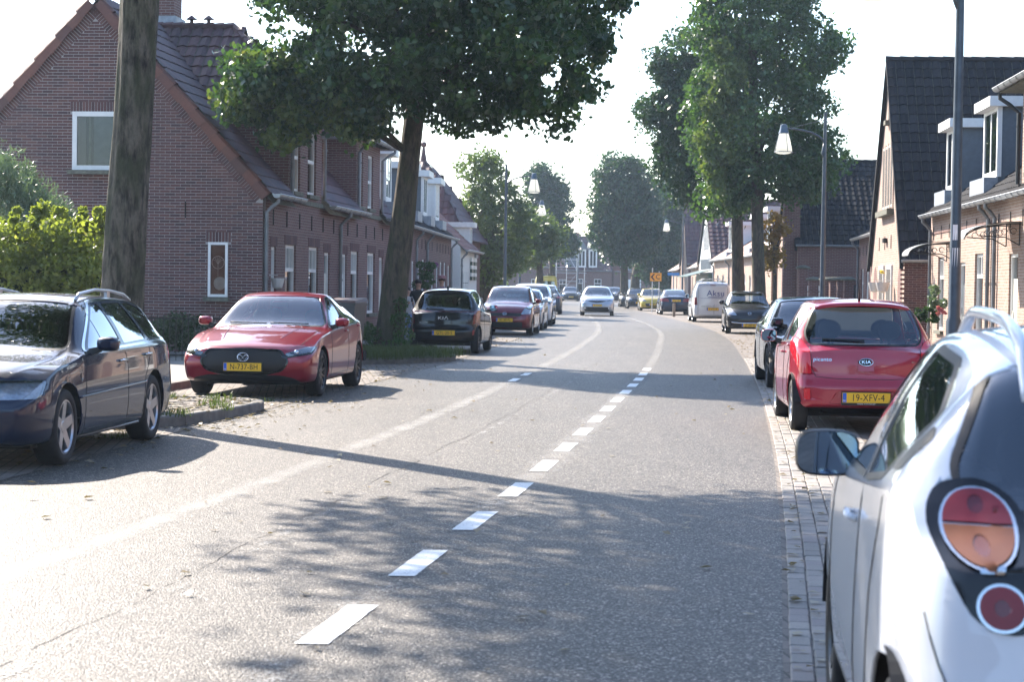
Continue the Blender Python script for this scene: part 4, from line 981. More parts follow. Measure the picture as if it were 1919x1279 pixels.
# further houses on the right
row_house((12.05,104), (11.75,89.8), 'red-roofed terraced house with a white dormer behind the two right-hand tree trunks', roof='tile_red', wall='brick_light', ez=3.3, rz=6.6, depth=8, holes=[(1,2,.6,2.3),(4,5,.08,2.2),(6.5,7.5,.6,2.3),(10,11,.6,2.3)], dormers=[(3.0,4.6,.2,3.6,5.3,1.8,'white'),(10.2,11.8,.2,3.6,5.4,1.8,'white')], pipes=(.3,9), far=True, ties=False)
row_house((12.1,119), (12.05,104.2), 'red-roofed terraced house with one small dormer, just right of the white slatted gable', roof='tile_red', wall='brick_light', ez=3.3, rz=6.0, depth=8, holes=[(2,3,.6,2.3),(5,6,.6,2.3),(8,9,.08,2.2),(12,13,.6,2.3)], dormers=[(6.3,7.8,.2,3.6,5.3,1.8,'white')], pipes=(.3,9), far=True, ties=False)
HE = steep_house((12.1,128.5), (12.1,119.3), 'house with a white rendered gable of narrow upright slats above a shop front', 3.25, 7.0, 9, 'tile_brown', 'white_wall', 'brick_wall', 0, tw=.35, tl=.4)
b = MB(); mid = HE.L/2
for k in range(9): b.box(mid-1.9+k*.44, mid-1.78+k*.44, -.02, -.004, 3.9, 5.6 - abs(k-4)*.12)
b.build('slat', M['dormer_grey'], HE.root)
b = MB()
for k in range(9): b.box(mid-3.2+k*.75, mid-2.9+k*.75, -.05, -.004, 2.7, 3.35)
b.build('relief_lettering', M['dormer_grey'], HE.root)
b = MB(); b.box(.8, HE.L-.6, -.25, -.003, .1, 2.4); b.build('shop_front', M['door_green'], HE.root)
b = MB(); b.prism([(.3,-.1,2.6),(8.6,-.1,2.6),(8.6,-1.5,2.2),(.3,-1.5,2.2)], (0,0,.04)); b.build('awning', M['door_green'], HE.root)
row_house((12.6,140), (12.2,129), 'low terraced house with red roof beyond the white slatted gable', roof='tile_red', wall='brick_light', ez=3.0, rz=5.6, depth=8, holes=[(2,3,.6,2.3),(6,7,.6,2.3)], far=True, ties=False)
steep_house((12.9,152), (12.7,143), 'narrow steep-roofed house directly behind the third lamp post on the right', 3.3, 7.6, 9, 'tile_brown', 'brick_light', 'brick_wall', 0, tw=.35, tl=.4)
row_house((13.1,163), (12.9,152.3), 'farthest low terraced house on the right behind the parked cars', roof='tile_red', wall='brick_light', ez=3.0, rz=5.6, depth=8, holes=[(2,3,.6,2.3),(6,7,.6,2.3)], far=True, ties=False)

# ------------------------------------------------ houses closing the street
HX = row_house((4.0,214), (10.7,214), 'brick house closing the street, with two white pointed dormers, above the silver car', roof='tile_brown', wall='brick_wall', ez=3.3, rz=6.9, depth=9, holes=[(1,1.8,.6,2.2),(2.9,3.6,.6,2.3),(4.8,5.6,.6,2.3)], far=True, ties=False, tw=.5, tl=.5)
for x in (3.0, 4.2):
    b = MB(); b.box(x, x+.9, .2, 1.9, 3.5, 5.5); d_ = b.build('dormer', M['white'], HX.root)
    b = MB(); b.prism([(x-.15,.05,5.5),(x+1.05,.05,5.5),(x+.45,.05,6.5)], (0,2.2,0)); b.build('dormer_gable', M['dormer_grey'], d_)
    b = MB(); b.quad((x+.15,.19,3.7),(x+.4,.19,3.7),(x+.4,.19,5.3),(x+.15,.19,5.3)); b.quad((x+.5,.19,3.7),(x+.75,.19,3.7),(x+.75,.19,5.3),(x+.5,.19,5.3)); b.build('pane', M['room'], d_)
b = MB(); b.box(1.6, 2.9, .3, 2.4, 3.5, 5.2); b.build('dormer', M['dormer_grey'], HX.root)
b = MB(); b.box(2.6, 3.3, 4.2, 4.8, 6.5, 7.4); b.build('chimney', M['brick_wall'], HX.root, uv=True)
row_house((-2.6,213), (3.9,213.5), 'long brick house at the end of the street behind the yellow van', roof='tile_dark', wall='brick_wall', ez=3.6, rz=6.2, depth=9, holes=[(1,2,.6,2.2),(4.6,5.4,.6,2.2)], far=True, ties=False, tw=.5, tl=.5)
row_house((-14,150), (-1.0,158), 'brown brick building half hidden by trees behind the left lamp posts', roof='tile_brown', wall='brick_dark', ez=3.6, rz=6.6, depth=9, holes=[(2,3,.6,2.2),(11.6,12.6,.9,2.2)], far=True, ties=False, tw=.5, tl=.5)
HY = row_house((11.0,216), (19.5,222), 'brick house closing the street with a white garage door', roof='tile_red', wall='brick_wall', ez=3.3, rz=6.6, depth=9, holes=[(5.6,6.4,.6,2.2)], dormers=[(1.2,2.4,.2,3.6,5.2,1.8,'white'),(5.3,6.5,.2,3.6,5.2,1.8,'white')], far=True, ties=False, tw=.5, tl=.5)
b = MB(); b.box(1.2, 3.8, -.08, -.003, .05, 2.3); b.build('garage_door', M['white'], HY.root)
steep_house((17.5,200), (14.8,186), 'big dark building looming behind the far trees right of the street', 4.5, 8.5, 12, 'tile_dark', 'brick_dark', 'brick_dark', 0, tw=.5, tl=.5)
# scaffolding
sc = thing('scaffolding', (4.6,209.5,0), 0, 'tube scaffolding standing in front of the house at the end of the street', 'scaffolding')
for ix, x in enumerate((0,1.1,2.2,3.0)):
    for y in (0,1.0):
        b = MB(); b.tube([(x,y,0),(x,y,5.4 if ix < 3 else 3.6)], .035, 5); b.build('upright', M['alloy'], sc)
for z in (1.0,2.0,2.9,3.5,4.3,5.0):
    for y in (0,1.0):
        b = MB(); b.tube([(-.3,y,z),(3.2 if z < 3.6 else 2.4,y,z)], .03, 5); b.build('rail', M['alloy'], sc)
for z in (0.4,.8,1.2,1.6,2.0,2.4,2.8,3.2):
    b = MB(); b.tube([(1.1,-.05,z),(2.2,-.05,z)], .02, 4); b.build('rung', M['alloy'], sc)
b = MB(); b.box(-.3,3.1,0,1,2.95,3.02); b.build('deck', M['wood'], sc)
b = MB(); b.tube([(0,0,.2),(2.2,0,2.8)],.025,5); b.tube([(2.2,0,3.1),(1.1,0,5.0)],.025,5); b.build('brace', M['alloy'], sc)

# ------------------------------------------------ the street behind the camera, seen only in paintwork and mirrors
row_house((9.3,29.7), (8.2,10), 'sunlit terraced house outside the picture on the right, level with the white hatchback', wall='brick_light', rz=6.7, ez=3.62, depth=8, holes=[(2,3,.6,2.4),(5,6,.08,2.3),(8,9,.6,2.4),(12,13,.6,2.4)], far=True, ties=False, tw=.5, tl=.5, dormers=[(3,5,.3,4.1,5.8,2,'white'),(11,13,.3,4.1,5.8,2,'white')])
row_house((8.0,8), (5.0,-30), 'sunlit terraced house outside the picture behind the camera on the right', wall='brick_light', rz=6.7, ez=3.62, depth=8, holes=[(2,3,.6,2.4),(8,9,.6,2.4),(14,15,.6,2.4),(22,23,.6,2.4)], far=True, ties=False, tw=.5, tl=.5, dormers=[(10,12,.3,4.1,5.8,2,'white')])
row_house((-15,-34), (-12,6), 'shaded terraced house outside the picture behind the camera on the left', wall='brick_wall', rz=6.7, ez=3.62, depth=8, holes=[(2,3,.6,2.4),(8,9,.6,2.4),(14,15,.6,2.4),(22,23,.6,2.4)], far=True, ties=False, tw=.5, tl=.5)

# ================================================================== TREES AND PLANTS
def bark_mat(name, c1, c2, moss):
    m = N(name); oc = m.co('Object', (1, 1, 0.26)); a = m.noise(14, 6, 0.65, co=oc); b_ = m.noise(5, 3, co=m.co('Object', (1,1,.3))); f = m.noise(60, 4, co=m.co('Object', (1,1,.4)))
    c = m.ramp(a, (0.38, c1), (0.58, c2)); c = m.mix(m.ramp(b_, (0.45, (0,0,0)), (0.65, (0.85,)*3)), c, moss); c = m.mix(0.4, c, m.ramp(f, (0.3,(0.4,)*3),(0.7,(1.1,)*3)), 'MULTIPLY')
    m.base(c).set(Roughness=0.95); m.bump(m.math('ADD', a, m.math('MULTIPLY', f, 0.3)), 0.9, 0.05); return m.mat
M['bark'] = bark_mat('grey green furrowed bark', (0.018,0.015,0.012), (0.15,0.13,0.098), (0.055,0.06,0.03))
M['bark2'] = bark_mat('brown bark', (0.035,0.028,0.022), (0.11,0.085,0.06), (0.07,0.07,0.035))
def trunk(parent, pts, rad, mat, n=28, name='trunk', furrow=.05, seg=0.14):
    P = [Vector(p) for p in pts]; cum = [0]
    for i in range(len(P)-1): cum.append(cum[-1] + (P[i+1]-P[i]).length)
    fx = [pchip(cum, [p[k] for p in P]) for k in range(3)]; fr = pchip(cum, rad); m_ = max(3, int(cum[-1]/seg)); b = MB(); vs = []
    ph = [random.uniform(0,6.28) for _ in range(6)]; fq = [random.randint(4,9) for _ in range(6)]
    for i in range(m_+1):
        s = cum[-1]*i/m_; c = Vector((fx[0](s), fx[1](s), fx[2](s))); r = fr(s)
        for k in range(n):
            a = 2*math.pi*k/n; w = sum(math.sin(fq[j]*a + ph[j] + s*.5*(j-2)) for j in range(6))/6
            rr = r*(1 + furrow*1.6*w + random.uniform(-.012,.012)); vs.append(c + Vector((math.cos(a)*rr, math.sin(a)*rr, 0)))
    b.add(vs, [(i*n+k, i*n+(k+1)%n, (i+1)*n+(k+1)%n, (i+1)*n+k) for i in range(m_) for k in range(n)]); return b.build(name, mat, parent, smooth=True)
LEAF6 = np.array([(0,-.5),(.26,-.3),(.34,.0),(0,.55),(-.34,.0),(-.26,-.3)]); LEAF4 = np.array([(0,-.5),(.33,-.05),(0,.55),(-.33,-.05)])
def leaves(name, centers, radii, per, size, mat, parent=None, shape=LEAF6, flat=0.75, hollow=0.55, droop=0.0):
    C_ = np.repeat(np.asarray(centers, float), per, axis=0); R_ = np.repeat(np.asarray(radii, float).reshape(len(centers), -1), per, axis=0); n = len(C_)
    d = RNG.normal(size=(n,3)); d /= np.linalg.norm(d, axis=1, keepdims=True); rr = (hollow + (1-hollow)*RNG.random(n))**.8
    P = C_ + d*R_*rr[:,None]*np.array([1,1,flat])
    a = RNG.normal(size=(n,3)); a[:,2] -= droop; a /= np.linalg.norm(a, axis=1, keepdims=True); t = RNG.normal(size=(n,3)); t[:,2] += .0
    b = np.cross(a, t); b /= np.linalg.norm(b, axis=1, keepdims=True)
    if name == 'crown':      # ragged sprigs reaching past the clumps
        k = RNG.random(n) < .09; P[k] = C_[k] + d[k]*R_[k]*(1.0 + .45*RNG.random((k.sum(),1)))
    s = size*(.65 + .7*RNG.random(n)); V = P[:,None,:] + (a[:,None,:]*shape[None,:,1:2] + b[:,None,:]*shape[None,:,0:1])*s[:,None,None]
    return quick(name, V.reshape(-1,3), n, len(shape), mat, parent)
def poly_clumps(poly, n, d0, dd, rmin, rmax):
    xs = [p[0] for p in poly]; ys = [p[1] for p in poly]; C_ = []; R_ = []
    while len(C_) < n:
        x, y = random.uniform(min(xs), max(xs)), random.uniform(min(ys), max(ys))
        if not inside((x,y), poly): continue
        # thinner near the outline so the crown is rounded in depth
        e = min(math.hypot(x-p[0], y-p[1]) for p in poly); th = min(1, .25 + e/170)
        C_.append(tuple(W(x, y, d0 + random.uniform(-dd, dd)*th))); R_.append(random.uniform(rmin, rmax))
    return C_, R_
def limbs(parent, start, targets, r0, mat, name='limb'):
    for t in targets:
        a, b_ = Vector(start), Vector(t); mid = a.lerp(b_, .5) + Vector((random.uniform(-.3,.3), random.uniform(-.3,.3), .35)); q = MB()
        q.tube([a, a.lerp(mid,.5)+Vector((0,0,.1)), mid, mid.lerp(b_,.5)+Vector((random.uniform(-.15,.15),random.uniform(-.15,.15),0)), b_], [r0, r0*.8, r0*.55, r0*.35, r0*.12], 7); q.build(name, mat, parent, smooth=True)
M['leaf_dark'] = mat_leaf('dark green leaves', (0.02,0.045,0.019), (0.036,0.074,0.027), (0.11,0.12,0.035), 0.34, 0.32)
M['leaf_mid'] = mat_leaf('green leaves', (0.03,0.064,0.022), (0.062,0.115,0.036), (0.15,0.16,0.045), 0.42, 0.32)
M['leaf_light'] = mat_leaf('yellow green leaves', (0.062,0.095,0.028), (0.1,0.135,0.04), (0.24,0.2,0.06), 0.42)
M['leaf_hedge'] = mat_leaf('bright hedge leaves', (0.14,0.17,0.035), (0.24,0.26,0.06), (0.4,0.33,0.12), 0.5, 0.4)
M['leaf_olive'] = mat_leaf('grey green olive leaves', (0.07,0.11,0.08), (0.13,0.18,0.13), None, 0.3, 0.45)
M['leaf_autumn'] = mat_leaf('turning autumn leaves', (0.16,0.12,0.03), (0.3,0.16,0.06), (0.4,0.2,0.08), 0.5)
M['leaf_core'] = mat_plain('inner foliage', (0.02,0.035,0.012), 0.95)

# tree 1: thick mossy trunk behind the estate car; its crown is above the picture but shades the road
t1 = thing('street_tree', (0,0,0), 0, 'thick mossy tree trunk in front of the big gable, rising out of the picture', 'tree')
B1 = Vector((-4.42,22.3,0.1))
trunk(t1, [B1, W(228,600,22.3), W(236,420,22.3), W(250,220,22.35), W(262,10,22.4), W(268,-160,22.4), Vector((-4.1,22.4,8.5))], [.36,.25,.228,.215,.212,.19,.12], M['bark'], furrow=.075, n=44, seg=.08)
cs = []; rs = []
while len(cs) < 720:
    v = RNG.normal(size=3); v /= np.linalg.norm(v); r = RNG.random()**.45
    p = (np.array([-3.7,21.3,9.9]) + v*r*np.array([3.9,3.9,4.0])) if len(cs) % 2 else (np.array([-4.3,18.0,11.5]) + v*r*np.array([3.9,4.2,4.4]))
    if p[2] < 5.9 or p[1] - 1.154*p[2] > 14.9 or p[0] + .749*p[2] < -.9 - .12*(p[1]-1.154*p[2]-9) : continue
    cs.append(p); rs.append(random.uniform(.5,.9))
leaves('crown', cs, rs, 105, .14, M['leaf_dark'], t1, shape=LEAF4)
limbs(t1, (-4.15,22.4,6.2), [cs[i] for i in range(0, 40, 4)], .05, M['bark'])

# tree 2: leaning tree with the big overhanging crown
t2 = thing('street_tree', (0,0,0), 0, 'leaning street tree with a wide dark crown overhanging the road, left of centre', 'tree')
d2 = 42.0; b2 = W(724,668,d2); b2.z = 0.08
trunk(t2, [b2, W(730,628,d2), W(742,520,d2), W(757,400,d2), W(767,300,d2), W(780,190,d2), W(800,60,d2), W(805,-150,d2)], [.42,.31,.27,.25,.22,.2,.15,.06], M['bark2'])
P2 = [(490,-20),(500,40),(545,105),(455,95),(425,150),(412,190),(425,222),(470,225),(500,262),(530,282),(560,252),(600,232),(650,248),(690,262),(735,212),(800,198),(855,245),(900,252),(935,236),(960,218),(1000,232),(1040,243),(1062,212),(1105,180),(1120,105),(1172,60),(1180,10),(1195,-70),(1180,-220),(1080,-370),(800,-420),(650,-350),(520,-200),(470,-80)]
c_, r_ = poly_clumps(P2, 1000, 40.6, 3.3, .2, .5)
leaves('crown', c_[:700], r_[:700], 100, .125, M['leaf_dark'], t2, droop=.7); leaves('crown', c_[700:], r_[700:], 100, .125, M['leaf_mid'], t2, droop=.7)
limbs(t2, W(782,170,d2), [c_[i] for i in range(0, 60, 5)], .1, M['bark2'])
limbs(t2, W(768,290,d2), [W(560,235,40.8), W(480,200,40.5)], .07, M['bark2'])
# sprays in a lighter leaf colour paint sunlight onto the left lobe
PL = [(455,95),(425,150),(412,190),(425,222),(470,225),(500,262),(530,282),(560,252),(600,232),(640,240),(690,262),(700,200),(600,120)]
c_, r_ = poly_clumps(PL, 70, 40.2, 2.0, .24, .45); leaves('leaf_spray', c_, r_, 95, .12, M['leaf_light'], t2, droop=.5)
# ivy and grass round its foot
iv = thing('ivy_clump', (b2.x,b2.y,0), 0, 'ivy clump growing at the foot of the leaning street tree', 'ivy')
leaves('foliage', [W(752,600,41.6)-iv.location, W(756,630,41.6)-iv.location, W(750,570,41.8)-iv.location, W(700,625,41.8)-iv.location, W(706,650,41.7)-iv.location, W(745,650,41.4)-iv.location], [.26,.26,.2,.24,.26,.26], 330, .055, M['leaf_mid'], iv, shape=LEAF4)

# right-hand pair
t3 = thing('street_tree', (0,0,0), 0, 'tall green street tree with the right-hand trunk of the close pair', 'tree')
b3 = W(1424,600,76); b3.z = 0
trunk(t3, [b3, W(1423,560,76), W(1420,460,76), W(1418,340,76), W(1412,200,76), W(1408,40,76), W(1408,-160,76)], [.33,.26,.235,.22,.17,.12,.05], M['bark2'], n=16)
PR = [(1308,-20),(1300,60),(1330,110),(1296,180),(1300,260),(1325,330),(1318,392),(1380,398),(1430,372),(1475,376),(1530,372),(1560,345),(1572,312),(1588,296),(1566,268),(1548,232),(1552,190),(1550,160),(1528,140),(1552,128),(1590,82),(1560,56),(1516,28),(1524,-20),(1500,-140),(1440,-220),(1380,-190),(1330,-100)]
c_, r_ = poly_clumps(PR, 620, 76, 3.6, .3, .72); leaves('crown', c_, r_, 95, .175, M['leaf_mid'], t3, shape=LEAF4, droop=.5)
limbs(t3, W(1419,300,76), [c_[i] for i in range(0, 60, 6)], .08, M['bark2'])
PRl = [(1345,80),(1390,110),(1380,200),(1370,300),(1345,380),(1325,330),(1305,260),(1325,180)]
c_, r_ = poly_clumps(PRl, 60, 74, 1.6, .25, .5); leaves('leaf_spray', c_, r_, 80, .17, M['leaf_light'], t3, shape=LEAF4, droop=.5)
t4 = thing('street_tree', (0,0,0), 0, 'dark street tree with the left-hand trunk of the close pair', 'tree')
b4 = W(1385,590,85); b4.z = 0
trunk(t4, [b4, W(1384,560,85), W(1382,460,85), W(1380,340,85), W(1360,200,85), W(1350,60,85)], [.35,.29,.25,.24,.15,.06], M['bark2'], n=16)
PQ = [(1330,40),(1300,60),(1262,68),(1290,84),(1212,100),(1240,112),(1225,128),(1246,170),(1208,186),(1208,228),(1242,290),(1222,316),(1278,378),(1311,374),(1330,395),(1400,395),(1400,300),(1400,60)]
c_, r_ = poly_clumps(PQ, 420, 85, 3.4, .3, .68); leaves('crown', c_, r_, 95, .175, M['leaf_dark'], t4, shape=LEAF4, droop=.5)
limbs(t4, W(1380,320,85), [c_[i] for i in range(0, 50, 5)], .08, M['bark2'])

def far_tree(label, tx, base_y, d, poly, n, per, mat, dd=3.5, rr=(.35,.8), leaf=.2, tr=.25, fork=None, bark='bark2', group=None, hollow=.4):
    t = thing('street_tree', (0,0,0), 0, label, 'tree', group); b_ = W(tx, base_y, d); b_.z = 0
    fy = fork or (min(p[1] for p in poly)+max(p[1] for p in poly))/2; cx = sum(p[0] for p in poly)/len(poly)
    trunk(t, [b_, W(tx, base_y-40, d), W((tx*2+cx)/3, fy+30, d), W(cx, fy-40, d)], [tr*1.3, tr, tr*.8, tr*.3], M[bark], n=12, seg=.4)
    c_, r_ = poly_clumps(poly, n, d, dd, *rr); leaves('crown', c_, r_, per, leaf, M[mat], t, shape=LEAF4, hollow=hollow)
    limbs(t, W((tx*2+cx)/3, fy+30, d), [c_[i] for i in range(0, min(n, 60), 5)], tr*.35, M[bark]); return t
far_tree('airy yellow-green tree with a thick trunk behind the nearest left lamp post', 905, 560, 98, [(852,305),(880,300),(905,284),(940,300),(950,340),(985,385),(1010,400),(1000,440),(975,500),(930,530),(880,515),(885,470),(858,420),(848,395),(880,360),(868,330)], 190, 85, 'leaf_light', tr=.55, rr=(.3,.75), leaf=.17)
far_tree('spreading green tree overhanging the pavement behind the second left lamp post', 1012, 560, 118, [(960,400),(1000,395),(1040,425),(1056,445),(1050,470),(1010,492),(965,500),(950,450)], 130, 85, 'leaf_light', leaf=.2, tr=.2)
far_tree('tall dark tree standing behind the second left lamp head', 1035, 560, 165, [(990,330),(1010,312),(1030,330),(1060,350),(1068,395),(1060,430),(1085,455),(1070,480),(1030,480),(1010,420),(1000,380)], 170, 75, 'leaf_dark', leaf=.28, tr=.25, rr=(.5,1.1))
far_tree('tall narrow dark tree right of the street gap, above the parked dark cars', 1170, 570, 150, [(1150,290),(1175,300),(1205,310),(1212,350),(1235,380),(1240,440),(1210,480),(1170,490),(1130,480),(1104,440),(1118,410),(1102,395),(1118,355),(1125,320)], 300, 80, 'leaf_dark', leaf=.26, tr=.3, rr=(.5,1.1))
far_tree('broad bluish-green tree behind the third and fourth right lamp posts', 1190, 570, 172, [(1205,345),(1240,340),(1275,375),(1295,395),(1290,430),(1280,520),(1240,535),(1205,520),(1195,470),(1180,400)], 330, 75, 'leaf_dark', leaf=.3, tr=.4, rr=(.6,1.2), dd=5)
far_tree('small autumn tree with orange leaves between the tree trunks and the dark roof', 1452, 560, 78, [(1405,435),(1430,440),(1440,405),(1465,400),(1470,440),(1462,500),(1440,520),(1432,470)], 26, 50, 'leaf_autumn', leaf=.16, tr=.07, dd=1.2, rr=(.2,.45), hollow=.2)
# a far tree belt behind the closing houses
tb_ = [ (random.uniform(-60,-14), random.uniform(235,300), random.uniform(2,6)) for _ in range(110)] + [(random.uniform(18,80), random.uniform(235,300), random.uniform(2,6)) for _ in range(110)]
tag(leaves('far_wood', tb_, [random.uniform(2,3.5) for _ in tb_], 120, .8, M['leaf_dark'], None, shape=LEAF4), kind='stuff')

# hedge and shrubs left
hd = thing('hedge', (0,0,0), 0, 'tall sunlit yellow-green hedge behind the dark estate car', 'hedge')
cs = []; rs = []
for _ in range(330):
    x, y = random.uniform(-40,198), random.uniform(415,590); top = 425 + 22*math.sin(x*.05) + 14*math.sin(x*.13+1)
    if y < top: continue
    cs.append(tuple(W(x, y, 28.5 + random.uniform(-.8,.9)))); rs.append(random.uniform(.16,.34))
for x0 in (20,60,100,150,178,190):     # long shoots
    for k in range(5): cs.append(tuple(W(x0+random.uniform(-6,6)+k*2, 430-k*9, 28.5+random.uniform(-.4,.4)))); rs.append(.07)
for _ in range(70):
    x0 = random.uniform(-20,195); h0 = 425 + 22*math.sin(x0*.05) + 14*math.sin(x0*.13+1); hh = random.uniform(12,34); dx = random.uniform(-8,8)
    for k in range(5): cs.append(tuple(W(x0+dx*k/4, h0-hh*k/4+6, 28.5+random.uniform(-.1,.1)))); rs.append(.035)
leaves('foliage', cs[:-350], rs[:-350], 75, .07, M['leaf_hedge'], hd, shape=LEAF4); leaves('shoot', cs[-350:], rs[-350:], 7, .06, M['leaf_hedge'], hd, shape=LEAF4)
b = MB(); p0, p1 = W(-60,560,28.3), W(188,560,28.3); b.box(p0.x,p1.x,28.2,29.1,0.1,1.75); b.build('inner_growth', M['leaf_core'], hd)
ol = thing('shrub', (0,0,0), 0, 'grey-green needle-leaved shrub behind the hedge at the left picture edge', 'shrub')
cs = []; rs = []
for _ in range(170):
    x = random.uniform(-40,135); top = 300 + max(0, x-20)*1.1 + 14*math.sin(x*.2)
    y = random.uniform(top, 450); cs.append(tuple(W(x,y,31.5+random.uniform(-.7,.7)))); rs.append(random.uniform(.12,.3))
LEAFN = np.array([(0,-.5),(.09,0),(0,.5),(-.09,0)])
leaves('foliage', cs, rs, 120, .1, M['leaf_olive'], ol, shape=LEAFN, flat=1.3, droop=-1.2)

def bush(label, x, y, d, rpx, mat, n=14, per=110, leaf=.06, name='bush', cat='bush', group=None, tall=1.0):
    o = thing(name, (0,0,0), 0, label, cat, group); r = rpx/FPX*d; c = W(x,y,d)
    cs = [c + Vector((random.uniform(-r,r)*.7, random.uniform(-r,r)*.7, random.uniform(-r,r)*.7*tall)) for _ in range(n)]
    leaves('foliage', [tuple(q) for q in cs], [r*random.uniform(.3,.5) for _ in cs], per, leaf, M[mat], o, shape=LEAF4); return o
bush('climbing plant on the terraced house wall behind the people', 795, 515, 62, 22, 'leaf_mid', 22, tall=1.5, name='climbing_plant', cat='plant')
bush('dark low bush under the gable wall beside the iron fence', 335, 622, 38.6, 62, 'leaf_dark', 30, leaf=.07, tall=.55)
bush('dark low bush under the small gable window', 425, 628, 38.6, 48, 'leaf_dark', 22, leaf=.07, tall=.55)
bush('green bush on the pavement between the bin and the leaning tree', 700, 625, 44.5, 24, 'leaf_mid', 14)
bush('clipped conifer, the left one of two beside the steep house flank', 1727, 592, 47, 13, 'leaf_dark', 14, 130, .05, name='conifer', cat='conifer', tall=1.7)
bush('clipped conifer, the right one of two beside the steep house flank', 1749, 590, 46.5, 12, 'leaf_mid', 14, 130, .05, name='conifer', cat='conifer', tall=1.8)
bush('small olive tree in front of the sunlit terraced house', 1758, 558, 45.5, 22, 'leaf_olive', 16, 50, .07, name='olive_tree', cat='olive tree', tall=1.2)
M['petal'] = mat_leaf('pink petals', (0.35,0.07,0.13), (0.42,0.13,0.2)); M['petal_purple'] = mat_leaf('purple petals', (0.2,0.05,0.25), (0.3,0.08,0.32)); M['petal_yellow'] = mat_leaf('yellow petals', (0.7,0.5,0.08), (0.75,0.6,0.2))
bush('pink flowers below the small olive tree', 1765, 582, 45, 11, 'petal', 10, 60, .03, name='flowers', cat='flowers')
bush('red flowers in front of the sunlit house at the right picture edge', 1850, 590, 37, 12, 'petal', 10, 40, .025, name='flowers', cat='flowers')
bush('purple hanging flowers under the small canopy on the left row', 812, 502, 68, 11, 'petal_purple', 8, 60, .07, name='flowers', cat='flowers')
for x in (1654,1671): bush('yellow flowers in the %s hanging basket on the steep gabled house' % ('left' if x == 1654 else 'right'), x, 512, 57, 5, 'petal_yellow', 4, 40, .05, name='flowers', cat='flowers')

# ================================================================== STREET FURNITURE
def lamp_post(px, d, side, label, tie=True, base_y=600):
    p = W(px, 533 + (px-960)*.014 + 1.6*FPX/d*.98, d); p.z = 0
    t = thing('street_lamp', p, 0 if side < 0 else math.pi, label, 'street lamp', 'street lamps along the road')
    a = -0.1 if side < 0 else .1; t.rotation_euler = (0, 0, (0 if side < 0 else math.pi) - .08)
    b = MB(); b.tube([(0,0,0),(0,0,1.2),(0,0,1.25),(0,0,6.5)], [.1,.1,.075,.045], 14); b.build('pole', M['dark_metal'], t, smooth=True, angle=40)
    b = MB(); b.tube([(-1.1+1.08*math.sin(q), 0, 5.62+.42*math.cos(q)) for q in np.linspace(0, math.pi/2*.96, 10)] + [(0,0,5.5)], .028, 8); b.tube([(0,0,5.2),(-.06,0,5.35),(0,0,5.7)],.04,6); b.build('arm', M['dark_metal'], t, smooth=True)
    if tie: b = MB(); b.tube([(0,0,6.3),(-1.0,0,6.04)], .008, 5); b.build('tie_rod', M['dark_metal'], t)
    hx = -1.14; h = MB(); h.lathe([(.05,6.16),(.09,6.14),(.12,5.98),(.15,5.9),(.001,5.9)], 16, c=(hx,0,0)); hd_ = h.build('lamp_head', M['lamp_housing'], t, smooth=True, angle=40)
    g = MB(); g.lathe([(.13,5.9),(.18,5.72),(.225,5.52),(.245,5.38),(.15,5.34),(.001,5.325)], 20, c=(hx,0,0)); g.build('lamp_shade', M['lamp_glass'], hd_, smooth=True)
    r = MB()
    for k in range(4):
        q = k*math.pi/2+.4; r.tube([(hx+math.cos(q)*rr, math.sin(q)*rr, z) for rr, z in ((.14,5.92),(.19,5.72),(.235,5.52),(.255,5.38))], .009, 5)
    r.tube([(hx+.255*math.cos(q), .255*math.sin(q), 5.385) for q in np.linspace(0, 2*math.pi, 25)], .012, 6); r.build('lamp_cage', M['lamp_housing'], hd_)
    return t
M['lamp_housing'] = mat_plain('blue grey lamp housing', (0.1,0.13,0.16), 0.4, 0.4)
m = N('milky lamp bell'); m.base((0.85,0.86,0.8)).set(Roughness=0.15, Transmission_Weight=0.0, Coat_Weight=0.5)
tl_ = m.n('BsdfTranslucent'); tl_.inputs[0].default_value = (0.95,0.95,0.88,1); mx_ = m.n('MixShader'); mx_.inputs[0].default_value = .75; m.l(m.p.outputs[0], mx_.inputs[1]); m.l(tl_.outputs[0], mx_.inputs[2]); m.l(mx_.outputs[0], m.t.nodes['Material Output'].inputs[0]); M['lamp_glass'] = m.mat
LP1 = lamp_post(1784, 25.6, -1, 'nearest street lamp post at the right, with stickers, its head cut by the picture')
lamp_post(1539, 55, -1, 'second street lamp from the right picture edge, in front of the dark roof')
lamp_post(1278, 134, -1, 'third street lamp on the right, beside the steep-roofed far house'); lamp_post(1211, 176, -1, 'fourth, smallest street lamp on the right, above the orange sign')
lamp_post(945, 81, 1, 'nearest, tallest-looking street lamp on the left side of the road', tie=False); lamp_post(973, 107, 1, 'second street lamp on the left side, just right of the nearest one', tie=False)
lamp_post(1082, 196, 1, 'tiny far street lamp in front of the pointed dormers', tie=False)
for z, h_ in ((2.35,.2),(1.98,.34)):   # stickers on the pole
    b = MB(); b.lathe([(.07,z-h_/2),(.07,z+h_/2)], 14); n_ = b.build('sticker', M['white_ink'], LP1)
    me = n_.data; bm = bmesh.new(); bm.from_mesh(me); bmesh.ops.delete(bm, geom=[f for f in bm.faces if f.calc_center_median().y > -.05 or (f.calc_center_median().x > .0 and h_ < .3) or f.calc_center_median().x > .03], context='FACES'); bm.to_mesh(me); bm.free()

